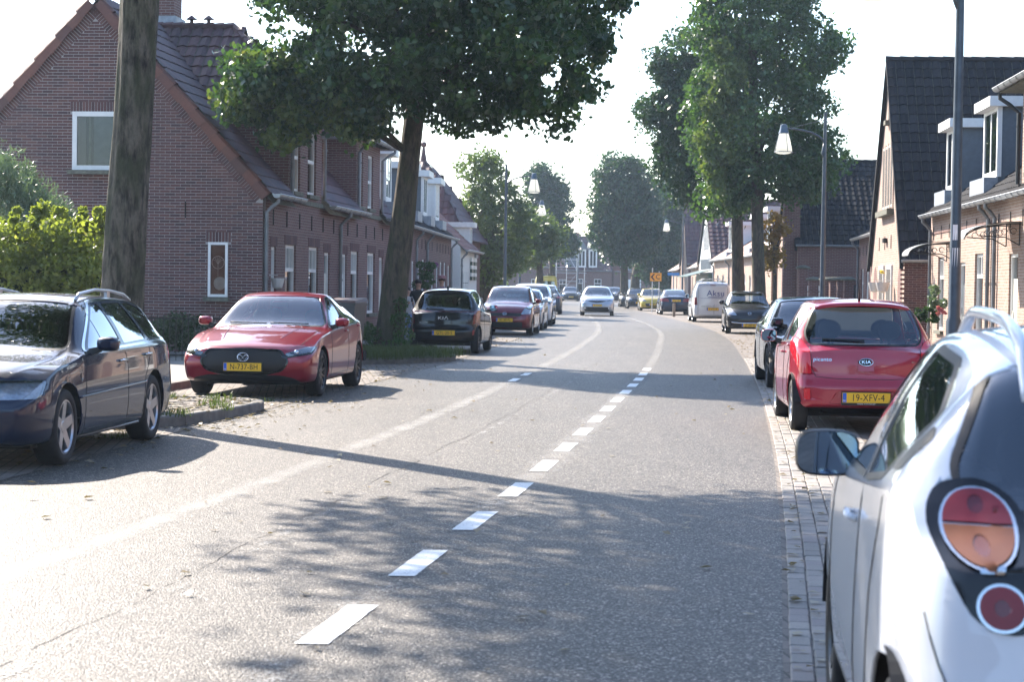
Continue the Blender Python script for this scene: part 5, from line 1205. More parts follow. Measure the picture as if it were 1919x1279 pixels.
M['orange_sign'] = mat_plain('orange sign sheet', (0.9,0.36,0.02), 0.5, var=.03)
M['blue_sign'] = mat_plain('blue sign sheet', (0.05,0.2,0.5), 0.5)
p = W(1228,585,118); p.z = 0; s_ = thing('detour_sign', p, 0, 'orange detour sign with a black arrow and the letter C', 'sign')
b = MB(); b.tube([(-.2,.03,0),(-.2,.03,2.7)], .03, 6); b.build('post', M['alloy'], s_); b = MB(); b.tube([(.2,.03,0),(.2,.03,2.5)], .03, 6); b.build('post', M['alloy'], s_)
zc = 2.15; b = MB(); b.box(-.36,.36,-.02,.0,zc-.27,zc+.27); pn = b.build('panel', M['orange_sign'], s_)
b = MB()
for r in ((-.36,.36,zc-.27,zc-.25),(-.36,.36,zc+.25,zc+.27),(-.36,-.34,zc-.25,zc+.25),(.34,.36,zc-.25,zc+.25)): b.box(r[0],r[1],-.026,-.021,r[2],r[3])
b.build('border', M['ink'], pn)
b = MB(); b.prism([(-.31,-.024,zc),(-.14,-.024,zc+.19),(-.05,-.024,zc+.19),(-.2,-.024,zc),(-.05,-.024,zc-.19),(-.14,-.024,zc-.19)][::-1], (0,-.006,0)); b.build('arrow', M['ink'], pn)
FACE = Matrix(((1,0,0,0),(0,0,-1,0),(0,1,0,0),(0,0,0,1)))
text_part('lettering', 'C', .42, M['ink'], pn, Matrix.Translation((.13,-.024,zc)) @ FACE)
p = W(1261,585,126); p.z = 0; s_ = thing('street_name_sign', p, 0, 'small blue street name sign on a grey post behind the dark blue saloon', 'sign')
b = MB(); b.tube([(0,0,0),(0,0,2.45)], .04, 6); b.build('post', M['alloy'], s_); b = MB(); b.box(-.38,.38,-.05,-.03,2.3,2.48); b.build('panel', M['blue_sign'], s_)
p = W(893,560,100); p.z = 0; s_ = thing('notice_board', p, 0, 'pale notice board on posts under the airy left tree', 'notice board')
b = MB(); b.tube([(-.4,0,0),(-.4,0,1.6)],.03,5); b.build('post', M['alloy'], s_); b = MB(); b.tube([(.4,0,0),(.4,0,1.6)],.03,5); b.build('post', M['alloy'], s_); b = MB(); b.box(-.5,.5,-.04,-.02,1.45,1.85); b.build('panel', M['dormer_grey'], s_)
p = G(1263,589); s_ = thing('bollard', W(1263,586,104), 0, 'short wooden bollard post in front of the dark blue saloon', 'bollard'); s_.location.z = 0
b = MB(); b.tube([(0,0,0),(0,0,.68),(0,0,.72)],[.08,.08,.06],8); b.build('post', M['wood'], s_)
# wheelie bin
p = W(648,620,37.5); p.z = .1; s_ = thing('wheelie_bin', p, -.25, 'dark grey wheelie bin with a brown lid standing behind the red hatchback', 'wheelie bin')
M['bin'] = mat_plain('dark grey bin plastic', (0.05,0.055,0.06), 0.5); M['bin_lid'] = mat_plain('brown bin lid', (0.1,0.05,0.035), 0.5)
b = MB(); b.add([(-.22,-.26,.06),(.22,-.26,.06),(.22,.26,.06),(-.22,.26,.06),(-.29,-.34,1.08),(.29,-.34,1.08),(.29,.34,1.08),(-.29,.34,1.08)], [(0,3,2,1),(0,1,5,4),(1,2,6,5),(2,3,7,6),(3,0,4,7)]); b.box(-.31,.31,-.36,.36,1.05,1.1); b.build('body', M['bin'], s_)
b = MB(); b.add([(-.32,-.38,1.105),(.32,-.38,1.105),(.32,.38,1.14),(-.32,.38,1.14),(-.3,-.34,1.15),(.3,-.34,1.15),(.28,.36,1.2),(-.28,.36,1.2)], [(0,3,2,1),(4,5,6,7),(0,1,5,4),(1,2,6,5),(2,3,7,6),(3,0,4,7)]); b.build('lid', M['bin_lid'], s_)
for x in (-.25,.25): b = MB(); b.lathe([(.001,x-.03),(.1,x-.03),(.1,x+.03),(.001,x+.03)], 14, 'x', (0,.33,.1)); b.build('wheel', M['rubber'], s_)
# low iron fence of the front garden
f_ = thing('garden_fence', (0,0,0), 0, 'low black iron bar fence in front of the corner house gable', 'fence')
xa, xb, yf = -12.5, -5.05, 36.6
for z in (.2,.88): b = MB(); b.box(xa,xb,yf-.012,yf+.012,z-.015,z+.015); b.build('rail', M['iron'], f_)
bb = MB(); bb.tube([(0,0,.1),(0,0,.95)], .008, 5); me_b = bb.build('bar', M['iron'], f_); me_b.location = (xa+.06, yf, 0); k = 1
while xa + .06 + k*.115 < xb:
    o = mesh_obj('bar', me_b.data, f_); o.location = (xa+.06+k*.115, yf, 0); k += 1
canopy_left = None

# ================================================================== PEOPLE
def person(loc, rz, h, label, top, legs_c, hair_c, hat=None, arms='phone', long_hair=False, skin=(0.42,0.24,0.17)):
    s = h/1.75; root = thing('person', loc, rz, label, 'person')
    V = []; E = []; R = []
    def v(p, r, par=None):
        V.append(Vector(p)*s); R.append(r*s)
        if par is not None: E.append((par, len(V)-1))
        return len(V)-1
    pel = v((0,0,.95),.145); wa = v((0,.0,1.12),.13,pel); ch = v((0,.0,1.32),.155,wa); nk0 = v((0,.01,1.46),.085,ch); nk = v((0,-.005,1.54),.055,nk0); hd0 = v((0,-.02,1.61),.075,nk); hd1 = v((0,-.01,1.69),.088,hd0)
    for sx in (-1, 1):
        a = v((sx*.09,0,.86),.1,pel); k = v((sx*.1,-.02,.5),.062,a); an = v((sx*.105,.01,.1),.042,k); v((sx*.115,-.13,.04),.036,an)
        sh = v((sx*.17,.0,1.42),.065,ch)
        if arms == 'phone': el = v((sx*.22,-.06,1.14),.045,sh); wr = v((sx*.08,-.26,1.28),.03,el); v((sx*.05,-.31,1.33),.03,wr)
        else: el = v((sx*.25,.0,1.14),.045,sh); wr = v((sx*.25,-.08,.9),.032,el); v((sx*.25,-.1,.81),.034,wr)
    me = bpy.data.meshes.new('body'); me.from_pydata([tuple(q) for q in V], E, []); o = bpy.data.objects.new('body', me); COL.objects.link(o)
    md = o.modifiers.new('skin', 'SKIN'); md.use_smooth_shade = True
    for i, sv in enumerate(me.skin_vertices[0].data): sv.radius = (R[i], R[i]*(.72 if i in (0,1,2) else 1)); sv.use_root = (i == 0)
    o.modifiers.new('sub', 'SUBSURF').levels = 2
    dg = bpy.context.evaluated_depsgraph_get(); m2 = bpy.data.meshes.new_from_object(o.evaluated_get(dg)); COL.objects.unlink(o); bpy.data.objects.remove(o)
    mats = [mat_plain(label[:12]+' shirt', top, .85), mat_plain(label[:12]+' trousers', legs_c, .85), mat_plain(label[:12]+' skin', skin, .6), M['rubber']]
    m2.materials.clear()
    for q in mats: m2.materials.append(q)
    for f in m2.polygons:
        c = f.center/s; hand = (c - Vector((0,-.31,1.33))).length < .12 if arms == 'phone' else (c.z < .9 and abs(c.x) > .2)
        f.material_index = 3 if c.z < .09 else (2 if (c.z > 1.5 or hand) else (1 if c.z < .96 else 0)); f.use_smooth = True
    m2.name = 'body'; mesh_obj('body', m2, root)
    # face: nose, eyes, mouth, ears; hair
    f = MB(); f.M = Matrix.Scale(s, 4); f.add([(-.014,-.088,1.63),(.014,-.088,1.63),(0,-.118,1.635),(0,-.092,1.68)], [(0,1,2),(1,3,2),(3,0,2)])
    for sx in (-1, 1): f.ball((sx*.09,-.005,1.655), .02, 6, 4, (.5,1,1.4))
    f.build('nose_and_ears', mats[2], root, smooth=True)
    f = MB(); f.M = Matrix.Scale(s, 4)
    for sx in (-1, 1): f.ball((sx*.032,-.09,1.675), .011, 6, 4)
    f.box(-.025,.025,-.096,-.085,1.598,1.606); f.build('eyes_and_mouth', mat_plain(label[:12]+' eyes', (.03,.015,.012), .4), root)
    hm = mat_plain(label[:12]+' hair', hair_c, .7); hb_ = MB(); hb_.M = Matrix.Scale(s, 4); hb_.ball((0,.012,1.705), .1, 14, 9, (.98,1.05,.95)) 
    if long_hair: hb_.ball((0,.06,1.58), .09, 12, 8, (1,.6,2.0))
    ho = hb_.build('hair', hm, root, smooth=True)
    bm = bmesh.new(); bm.from_mesh(ho.data); bmesh.ops.delete(bm, geom=[q for q in bm.faces if q.calc_center_median().y/s < -.055 and q.calc_center_median().z/s < 1.72], context='FACES'); bm.to_mesh(ho.data); bm.free()
    if hat:
        q = MB(); q.M = Matrix.Scale(s, 4); q.lathe([(.125,1.73),(.12,1.76),(.112,1.8),(.08,1.825),(.001,1.83)], 16); q.lathe([(.112,1.735),(.17,1.72),(.172,1.728),(.11,1.748)], 16); q.build('hat', mat_plain('cap cloth', hat, .8), root, smooth=True)
    if arms == 'phone': q = MB(); q.M = Matrix.Scale(s, 4); q.box(-.04,.04,-.35,-.335,1.33,1.46); q.build('held_phone', M['black'], root)
    return root
person((-2.68,50.2,0), .5, 1.47, 'girl in a light grey top and jeans holding something up beside the leaning tree', (.4,.4,.42), (.12,.2,.42), (.03,.02,.015), long_hair=True)
person((-2.5,52.3,0), .2, 1.66, 'boy in a black shirt with a white print, just behind the girl', (.015,.017,.022), (.03,.04,.06), (.025,.02,.015), arms='down')
person((-2.05,57.0,0), -.2, 1.76, 'man in a mauve shirt and a cap, behind the roof of the black hatchback', (.2,.13,.2), (.06,.06,.07), (.05,.03,.02), hat=(.28,.13,.13), arms='down')

far_t = thing('street_tree', (0,0,0), 0, 'street tree outside the picture behind the camera', 'tree')
leaves('crown', [(6+random.uniform(-4,4), -16+random.uniform(-4,4), 6.5+random.uniform(-2.5,3)) for _ in range(60)], [1.0]*60, 60, .3, M['leaf_mid'], far_t, shape=LEAF4); trunk(far_t, [(6,-16,0),(6,-16,6)], [.25,.15], M['bark2'], n=10, seg=.5)

# ================================================================== CARS
AX = {'x+': (Vector((1,0,0)), lambda p: Vector((0,p[0],p[1]))), 'x-': (Vector((-1,0,0)), lambda p: Vector((0,p[0],p[1]))),
      'front': (Vector((0,-1,0)), lambda p: Vector((p[0],0,p[1]))), 'rear': (Vector((0,1,0)), lambda p: Vector((p[0],0,p[1]))), 'top': (Vector((0,0,1)), lambda p: Vector((p[0],p[1],0)))}
def flat2(ax, c): return (c.y, c.z) if ax[0] == 'x' else ((c.x, c.z) if ax != 'top' else (c.x, c.y))
def area2(P): return sum(P[i][0]*P[(i+1) % len(P)][1] - P[(i+1) % len(P)][0]*P[i][1] for i in range(len(P)))/2
KN = {}
def knife_faces(bm, ax, L=4.4):
    k = (id(bm), ax)
    if k not in KN:
        KN[k] = [f for f in bm.faces if {'x+': lambda c: c.x > .2, 'x-': lambda c: c.x < -.2, 'front': lambda c: c.y < .6, 'rear': lambda c: c.y > .3, 'top': lambda c: c.z > .8}[ax](f.calc_center_median()) and f.normal.dot(AX[ax][0]) > -.4]
    KN[k] = [f for f in KN[k] if f.is_valid]; KN[(id(bm), 'new')] = [f for f in KN.get((id(bm), 'new'), []) if f.is_valid]
    return list(dict.fromkeys(KN[k] + KN[(id(bm), 'new')]))
def knife(bm, ax, poly, nmin=0.15, cond=None):
    d, emb = AX[ax]; P = [tuple(p) for p in poly]
    if area2(P) < 0: P = P[::-1]
    xs = [p[0] for p in P]; zs = [p[1] for p in P]; bx = (min(xs), max(xs), min(zs), max(zs)); F_ = []
    for f in knife_faces(bm, ax):
        if f.normal.dot(d) < nmin: continue
        q = [flat2(ax, v.co) for v in f.verts]
        if max(a for a, _ in q) < bx[0] or min(a for a, _ in q) > bx[1] or max(b for _, b in q) < bx[2] or min(b for _, b in q) > bx[3]: continue
        if cond and not cond(f.calc_center_median()): continue
        F_.append(f)
    for i in range(len(P)):
        a, b = P[i], P[(i+1) % len(P)]; dx, dy = b[0]-a[0], b[1]-a[1]; l = math.hypot(dx, dy)
        if l < 1e-5 or not F_: continue
        n3 = emb((-dy/l, dx/l)); co = emb(a); geom = set(F_)
        for f in F_: geom.update(f.edges); geom.update(f.verts)
        old = set(F_); r = bmesh.ops.bisect_plane(bm, geom=list(geom), dist=1e-6, plane_co=co, plane_no=n3)
        KN.setdefault((id(bm), 'new'), []).extend(g for g in r['geom'] if isinstance(g, bmesh.types.BMFace) and g not in old)
        F_ = [g for g in r['geom'] if isinstance(g, bmesh.types.BMFace) and (g.calc_center_median() - co).dot(n3) > 0]
    return F_
def rounded(P, r=.04, n=4):
    out = []; m = len(P)
    for i in range(m):
        p = Vector(P[i]).to_2d(); a = Vector(P[i-1]).to_2d(); b = Vector(P[(i+1) % m]).to_2d(); rr = r[i] if hasattr(r, '__len__') else r
        u = (a-p); v = (b-p); q = min(rr, u.length*.48, v.length*.48); s_, e_ = p + u.normalized()*q, p + v.normalized()*q
        for k in range(n+1):
            t = k/n; out.append(tuple(s_*(1-t)**2 + p*2*t*(1-t) + e_*t*t))
    return out
def grow(P, d):
    c = Vector((sum(p[0] for p in P)/len(P), sum(p[1] for p in P)/len(P)))
    if area2(P) < 0: P = P[::-1]
    out = []; m = len(P)
    for i in range(m):
        a, p, b = Vector(P[i-1]), Vector(P[i]), Vector(P[(i+1) % m]); n1 = Vector(((p-a).y, -(p-a).x)); n2 = Vector(((b-p).y, -(b-p).x))
        n = (n1.normalized() if n1.length > 1e-6 else Vector((0,0))) + (n2.normalized() if n2.length > 1e-6 else Vector((0,0)))
        out.append(tuple(p + (n.normalized()*d if n.length > 1e-6 else Vector((0,0)))))
    return out
def ellipse(c, a, b, n=18): return [(c[0]+a*math.cos(2*math.pi*k/n), c[1]+b*math.sin(2*math.pi*k/n)) for k in range(n)]
def chaikin(P, it=2):
    for _ in range(it):
        Q = [P[0]]
        for i in range(len(P)-1):
            a, b = P[i], P[i+1]; Q += [tuple(.75*x+.25*y for x, y in zip(a, b)), tuple(.25*x+.75*y for x, y in zip(a, b))]
        Q.append(P[-1]); P = Q
    return P
class Car:
    def __init__(s, name, label, sp, paint, cat='car', group=None):
        s.sp = sp; s.L, s.W, s.H = sp['L'], sp['W'], sp['H']; s.root = thing(name, (0,0,0), 0, label, cat, group); s.paint = paint; s.regions = []
        s.make()
    def section(s, t):
        q = s.sp; W = s.W*q['w'](t); zb = q['zb'](t); zt = q['ztop'](t); zre = zt - q['crown'](t); zs = min(q['zsh'](t), zre - .015); wre = s.W*q['wre'](t); wsh = W*q.get('shoulder', .955)
        bul = q.get('bulge', .02)*max(0, (zre-zs))/.4
        def lp(f, b=0): return (wsh + (wre-wsh)*f + b, zs + (zre-zs)*f)
        zm = q.get('zmid', .52); zc = min(zm, zs-.12)
        tuck = q.get('tuck', .93)
        P = [(0,zb),(W*.72,zb),(W*tuck,zb+.015),(W*.975,zb+.07),(W*.995,min(zb+.2,zc-.03)),(W,zc),(W*.992,(zc+zs)/2+.02),(wsh+.012,zs-.035),(wsh,zs),lp(.05),lp(.32,bul*.8),lp(.65,bul),lp(.93,.004),(wre-.02,zre),(wre-.075,zre+(zt-zre)*.35),(wre*.55,zre+(zt-zre)*.83),(0,zt)]
        return chaikin(P, q.get('it', 2))
    def make(s):
        q = s.sp; L = s.L; n = q.get('n', 56)
        ts = sorted(set([0,.012,.03,.06,.1,.15] + [L-x for x in (0,.012,.03,.06,.1,.15)] + list(np.linspace(.2, L-.2, n)) + q.get('extra', [])))
        secs = [s.section(t) for t in ts]; k = len(secs[0]); bm = bmesh.new(); V = []
        ff = q['lean_f']; fr = q['lean_r']; bf, br = q.get('bow_f', .14), q.get('bow_r', .1)
        def warp(x, t, z):
            a = max(0, 1 - t/1.0)**1.3; b = max(0, 1-(L-t)/.8)**1.3; xx = min(1.2, abs(x)/s.W)
            return (x, t - L/2 + a*(bf*xx**2.4 + ff(z)) - b*(br*xx**2.6 + fr(z)), z)
        for t, sec in zip(ts, secs):
            row = [bm.verts.new(warp(x, t, z)) for x, z in sec]; left = [row[0]] + [bm.verts.new(warp(-x, t, z)) for x, z in sec[1:-1]] + [row[-1]]
            V.append((row, left))
        for i in range(len(ts)-1):
            for j in range(k-1):
                a, b = V[i], V[i+1]; bm.faces.new((a[0][j], b[0][j], b[0][j+1], a[0][j+1])); bm.faces.new((a[1][j+1], b[1][j+1], b[1][j], a[1][j]))
        nx = 8
        for idx, t, sec, fl in ((0, ts[0], secs[0], False), (-1, ts[-1], secs[-1], True)):
            rows = []
            for j in range(k):
                r0, l0 = V[idx][0][j], V[idx][1][j]
                if j in (0, k-1): rows.append([r0]*(nx+1)); continue
                x, z = sec[j]; rows.append([l0] + [bm.verts.new(warp(-x+2*x*m_/nx, t, z)) for m_ in range(1, nx)] + [r0])
            for j in range(k-1):
                for m_ in range(nx):
                    a, b, c, d = rows[j][m_], rows[j][m_+1], rows[j+1][m_+1], rows[j+1][m_]; vs = []
                    for v in ((a,b,c,d) if not fl else (d,c,b,a)):
                        if v not in vs: vs.append(v)
                    if len(vs) >= 3:
                        try: bm.faces.new(vs)
                        except ValueError: pass
        bm.normal_update(); KN.clear(); s.bm = bm; s.bvh = BVHTree.FromBMesh(bm); s.reg = bm.faces.layers.int.new('reg'); s.names = []
        # wheel arches
        for a in (q['ax_f'], q['ax_r']):
            for ax in ('x+', 'x-'):
                c = (a - L/2, q['r']); F_ = knife(bm, ax, ellipse(c, q['r']+q.get('arch', .055), q['r']+q.get('arch', .055), 26), -.35, cond=lambda c_, ax=ax: (c_.x > s.W*.55) == (ax == 'x+') and abs(c_.x) > s.W*.55)
                bmesh.ops.delete(bm, geom=F_, context='FACES')
        if q.get('clad'):
            s.region('wheel_arch_trim', ['x+','x-'], None, M['black'], arch=True)
    def Y(s, t): return t - s.L/2
    def S(s, P): return [(p[0]-s.L/2, p[1]) for p in P]
    def region(s, name, axes, poly, mat, off=0.0, nmin=.15, cond=None, inner=None, label=None):
        """cut the outline into the body; its faces become a part. side outlines are given in (distance from the nose, height)"""
        for ax in axes:
            if ax in ('x+', 'x-'): P = s.S(poly)
            elif ax in ('front-', 'rear-'): P = [(-x, z) for x, z in poly]
            else: P = poly
            if ax == 'top': P = s.S([(p[1], p[0]) for p in poly]); P = [(p[1], p[0]) for p in P]
            a = ax.rstrip('-') if ax not in ('x-',) else ax
            c2 = cond
            if ax in ('x+', 'x-'): c2 = (lambda c_, sg=(1 if ax == 'x+' else -1): c_.x*sg > 0)
            F_ = knife(s.bm, a, P, nmin, c2)
            if F_:
                s.names.append((name, mat, off, inner, label)); i = len(s.names)
                for f in F_: f[s.reg] = i
    def hit(s, ax, a, b):
        """surface point and normal under (a, b); side axes take (distance from nose, height)"""
        if ax in ('x+','x-'):
            sg = 1 if ax == 'x+' else -1; r = s.bvh.ray_cast(Vector((sg*3, a - s.L/2, b)), Vector((-sg,0,0)))
        elif ax == 'front': r = s.bvh.ray_cast(Vector((a,-6,b)), Vector((0,1,0)))
        elif ax == 'rear': r = s.bvh.ray_cast(Vector((a,6,b)), Vector((0,-1,0)))
        else: r = s.bvh.ray_cast(Vector((a, b - s.L/2, 5)), Vector((0,0,-1)))
        return (r[0], r[1]) if r[0] is not None else (None, None)
    def line(s, ax, pts, r=.0035, mat=None, name='panel_gap', b=None, out=0.0, fl=1.0):
        P = []
        for i in range(len(pts)-1):
            a, c = Vector(pts[i]), Vector(pts[i+1]); m_ = max(1, int((c-a).length/.06))
            for k in range(m_ + (1 if i == len(pts)-2 else 0)):
                h = s.hit(ax, *(a.lerp(c, k/m_)))
                if h[0] is not None: P.append(h[0] + h[1]*out)
        if len(P) > 1:
            q = MB() if b is None else b; q.tube(P, r, 5)
            if b is None: return q.build(name, mat or M['ink'], s.root, smooth=True)
    def frame(s, ax, a, b, out=0.0):
        """matrix with local x right, y up, z outwards on the surface"""
        p, n = s.hit(ax, a, b)
        if p is None: p, n = Vector((0,0,0)), AX[ax][0].copy()
        up = Vector((0,0,1)); x = up.cross(n).normalized(); y = n.cross(x).normalized(); p = p + n*out
        return Matrix(((x.x,y.x,n.x,p.x),(x.y,y.y,n.y,p.y),(x.z,y.z,n.z,p.z),(0,0,0,1)))
    def plate(s, ax, a, z, txt, w=.52, h=.11, out=.015, sub=None):
        Mx = s.frame(ax, a, z, out); n = Mx.col[2].to_3d(); # keep it upright
        x = Vector((Mx.col[0].x, Mx.col[0].y, 0)).normalized(); nn = x.cross(Vector((0,0,1))).normalized()*1; p = Mx.translation
        Mx = Matrix(((x.x,0,nn.x,p.x),(x.y,0,nn.y,p.y),(0,1,nn.z,p.z),(0,0,0,1)))
        b = MB(); b.M = Mx; b.box(-w/2-.008,w/2+.008,-h/2-.01-(.018 if sub else 0),h/2+.01,-.03,.0); hd = b.build('plate_holder', M['black'], s.root)
        b = MB(); b.M = Mx; b.box(-w/2,w/2,-h/2,h/2,.001,.006); pl = b.build('number_plate', M['plate'], s.root)
        b = MB(); b.M = Mx; b.box(-w/2+.004,-w/2+.045,-h/2+.004,h/2-.004,.006,.0075); b.build('plate_band', M['plate_blue'], pl)
        text_part('plate_lettering', txt, h*.98, M['ink'], pl, Mx @ Matrix.Translation((.02,-.002,.0066)), .0006, .82)
        text_part('plate_letters', 'NL', h*.27, M['white_ink'], pl, Mx @ Matrix.Translation((-w/2+.024,-h*.3,.008)), .0004)
        if sub: text_part('dealer_lettering', sub, .02, M['white_ink'], hd, Mx @ Matrix.Translation((0,-h/2-.013,.0005)), .0004)
    def finish(s):
        bm = s.bm; bm.normal_update()
        for f in bm.faces: f.smooth = True
        sep = {}
        for i, (name, mat, off, inner, label) in enumerate(s.names, 1):
            F_ = [f for f in bm.faces if f[s.reg] == i]
            if not F_: continue
            vid = {}; vs = []; fs = []; ns = []
            for f in F_:
                for v in f.verts:
                    if v not in vid: vid[v] = len(vs); vs.append(v.co.copy()); ns.append(v.normal.copy())
                fs.append([vid[v] for v in f.verts])
            def mk(nm, mt, o_, par, sc=1.0):
                me = bpy.data.meshes.new(nm); me.from_pydata([tuple(v + n*o_) for v, n in zip(vs, ns)], [], fs); me.materials.append(mt)
                me.polygons.foreach_set('use_smooth', [True]*len(fs)); me.update(); return mesh_obj(nm, me, par)
            o = mk(name, mat, off, s.root)
            if label: o['label'] = label
            if inner: mk('reflector', inner, off-.03, o)
        bmesh.ops.delete(bm, geom=[f for f in bm.faces if f[s.reg] > 0], context='FACES')
        me = bpy.data.meshes.new('body'); bm.to_mesh(me); bm.free(); me.materials.append(s.paint); o = mesh_obj('body', me, s.root)
        me.update(); me.set_sharp_from_angle(angle=math.radians(50)); s.body = o
        md = o.modifiers.new('thickness', 'SOLIDIFY'); md.thickness = .012; md.offset = -1
        s.bm = None; return s
    def wheels(s, rim='alloy', style=5, wid=.2, rr=None, steer=0, hub='chrome', spoke_w=.055):
        r = s.sp['r']; rr = rr or r*.66
        for a in (s.sp['ax_f'], s.sp['ax_r']):
            for sg in (1, -1):
                e = bpy.data.objects.new('wheel', None); COL.objects.link(e); e.parent = s.root; e.location = (sg*(s.W-.02-wid/2), a-s.L/2, r); e.empty_display_size = .1
                e.rotation_euler = (0,0,steer if a == s.sp['ax_f'] else 0)
                w = wid/2; t = MB(); t.lathe([(rr*.97,-w*.86),(rr+.01,-w),(r-.03,-w),(r-.008,-w*.86),(r,-w*.6),(r,w*.6),(r-.008,w*.86),(r-.03,w),(rr+.01,w),(rr*.97,w*.86)], 40, 'x'); t.build('tyre', M['rubber'], e, smooth=True)
                o = sg*w; R_ = MB(); R_.lathe([(rr*.97,-o*.8),(rr*.97,o*.84),(rr*1.0,o*.9),(rr*.93,o*.92),(rr*.88,o*.78),(rr*.86,-o*.6)], 36, 'x')
                R_.lathe([(.001,o*.72),(.045,o*.74),(.06,o*.68),(.07,o*.5)], 16, 'x')
                nsp = abs(style)
                for k in range(nsp):
                    A = 2*math.pi*k/nsp + .3
                    for dd_ in ((0,) if style > 0 else (-.11,.11)):
                        q0, q1 = .045, rr*.9; hw0, hw1 = spoke_w*.6, spoke_w*(.5 if style > 0 else .35); vs = []
                        for (q, hw, xx) in ((q0,hw0,o*.7),(q1,hw1,o*.86)):
                            for sd in (-1,1):
                                aa = A + dd_*(1 if q == q1 else .4); y = math.cos(aa)*q - math.sin(aa)*hw*sd; z = math.sin(aa)*q + math.cos(aa)*hw*sd; vs += [(xx,y,z),(xx-o*.22,y,z)]
                        R_.add(vs, [(0,2,6,4),(1,5,7,3),(0,4,5,1),(2,3,7,6),(4,6,7,5)])
                ro = R_.build('rim', M[rim], e, smooth=False)
                d = MB(); d.lathe([(.001,o*.1),(rr*.75,o*.12),(rr*.86,-o*.2)], 24, 'x'); d.build('brake_disc', M['alloy_dark'], e)
                # wheel well
                A_ = MB(); ra = s.sp['r'] + s.sp.get('arch', .055) + .02; n = 18; x0, x1 = s.W*.985, s.W-.36; vs = []
                for k in range(n+1):
                    an = math.radians(8 + 164*k/n); vs += [(sg*x0, a-s.L/2+ra*math.cos(an), r+ra*math.sin(an)), (sg*x1, a-s.L/2+ra*math.cos(an), r+ra*math.sin(an))]
                A_.add(vs, [(2*k,2*k+1,2*k+3,2*k+2) for k in range(n)]); A_.poly([vs[2*k+1] for k in range(n+1)]); A_.build('wheel_well', M['rubber'], s.root)
        b = MB(); b.box(-s.W*.8, s.W*.8, -s.L/2+.5, s.L/2-.45, .17, .3); b.build('underbody', M['rubber'], s.root)
    def mirrors(s, t, z, mat=None, size=(.2,.14,.11), glass_to='rear', arm=.06, housing_name='mirror'):
        for sg in (1,-1):
            p, n = s.hit('x+' if sg > 0 else 'x-', t, z-.04)
            if p is None: continue
            x0 = abs(p.x) + arm; b = MB(); c = Vector((sg*(x0+size[0]/2), p.y-.04, z+.02)); b.M = Matrix.Translation(c)
            w, h, d = size; n_ = 12; rings = []
            for (yy, f) in ((-d/2,.45),(-d*.35,.8),(0,.97),(d*.4,1.0),(d/2,.93)):
                rings.append([(w/2*f*math.copysign(abs(math.cos(q))**.6, math.cos(q)), yy, h/2*f*math.copysign(abs(math.sin(q))**.6, math.sin(q))) for q in [2*math.pi*k/20 for k in range(20)]])
            vs = [v for r in rings for v in r]; b.add(vs, [(i*20+k, i*20+(k+1)%20, (i+1)*20+(k+1)%20, (i+1)*20+k) for i in range(len(rings)-1) for k in range(20)] + [tuple(range(20))])
            m_ = b.build(housing_name, mat or s.paint, s.root, smooth=True, angle=50)
            b = MB(); b.M = Matrix.Translation(c); b.add([(v[0]*.93, d/2-.008, v[2]*.9) for v in rings[3]], [tuple(range(20))]); b.build('mirror_glass', M['mirror'], m_)
            b = MB(); b.add([(p.x,p.y-.07,z-.09),(p.x,p.y+.05,z-.09),(p.x,p.y+.05,z-.02),(p.x,p.y-.07,z-.02),(c.x-sg*w*.3,c.y-.035,z-.05),(c.x-sg*w*.3,c.y+.03,z-.05),(c.x-sg*w*.3,c.y+.03,z),(c.x-sg*w*.3,c.y-.035,z)],
                [(0,1,5,4),(1,2,6,5),(2,3,7,6),(3,0,4,7)]); b.build('mirror_foot', M['black'], m_)
    def handles(s, pts, mat=None):
        for (t, z) in pts:
            for ax in ('x+','x-'):
                p, n = s.hit(ax, t, z)
                if p is None: continue
                Mx = s.frame(ax, t, z); b = MB(); b.M = Mx; b.tube([(-.085,0,0),(-.07,.004,.026),(.07,.004,.026),(.085,0,0)], .013, 6); b.build('door_handle', mat or s.paint, s.root, smooth=True)
    def cabin(s, front_s, rear_s, dash_s, z=.62, rear_head=True):
        M_ = M['car_interior']; W = s.W
        b = MB(); b.box(-W*.82, W*.82, s.Y(dash_s)-.25, s.Y(s.L-.5), .28, .34); b.box(-W*.84, W*.84, s.Y(dash_s)-.3, s.Y(dash_s)+.15, .5, z+.27); b.build('dashboard', M_, s.root)
        b = MB(); c = Vector((W*.42, s.Y(dash_s)+.28, z+.22)); b.tube([c + Vector((.17*math.cos(a), .06*math.sin(a), .17*math.sin(a))) for a in np.linspace(0, 2*math.pi, 19)], .014, 5); b.build('steering_wheel', M_, s.root)
        for (t, hd) in ((front_s, True), (rear_s, rear_head)):
            for sx in (-1, 1):
                x = sx*W*.42; b = MB(); y = s.Y(t); b.M = Matrix.Translation((x, y, 0)) @ Matrix.Rotation(-.2, 4, 'X') 
                n = 8; prof = [(.17,.25),(.23,.32),(.25,.5),(.235,.72),(.2,.86),(.12,.9)]
                b = MB(); vs = []
                for (w, zz) in prof:
                    for (dx, dy) in ((-1,-.05),(-.8,-.09),(.8,-.09),(1,-.05),(.9,.06),(-.9,.06)): vs.append((x+dx*w, y+dy+(zz-.3)*.28, zz+.05))
                b.add(vs, [(i*6+k, i*6+(k+1)%6, (i+1)*6+(k+1)%6, (i+1)*6+k) for i in range(len(prof)-1) for k in range(6)] + [tuple(range(30,36))]); b.box(x-.24, x+.24, y-.5, y+.02, .34, .48)
                st = b.build('seat', M_, s.root, smooth=True, angle=40)
                if hd: b = MB(); b.ball((x, y+.2, z+.47), .12, 12, 8, (1.1,.45,.95)); b.tube([(x,y+.18,z+.3),(x,y+.2,z+.45)], .02, 5); b.build('headrest', M_, st, smooth=True)
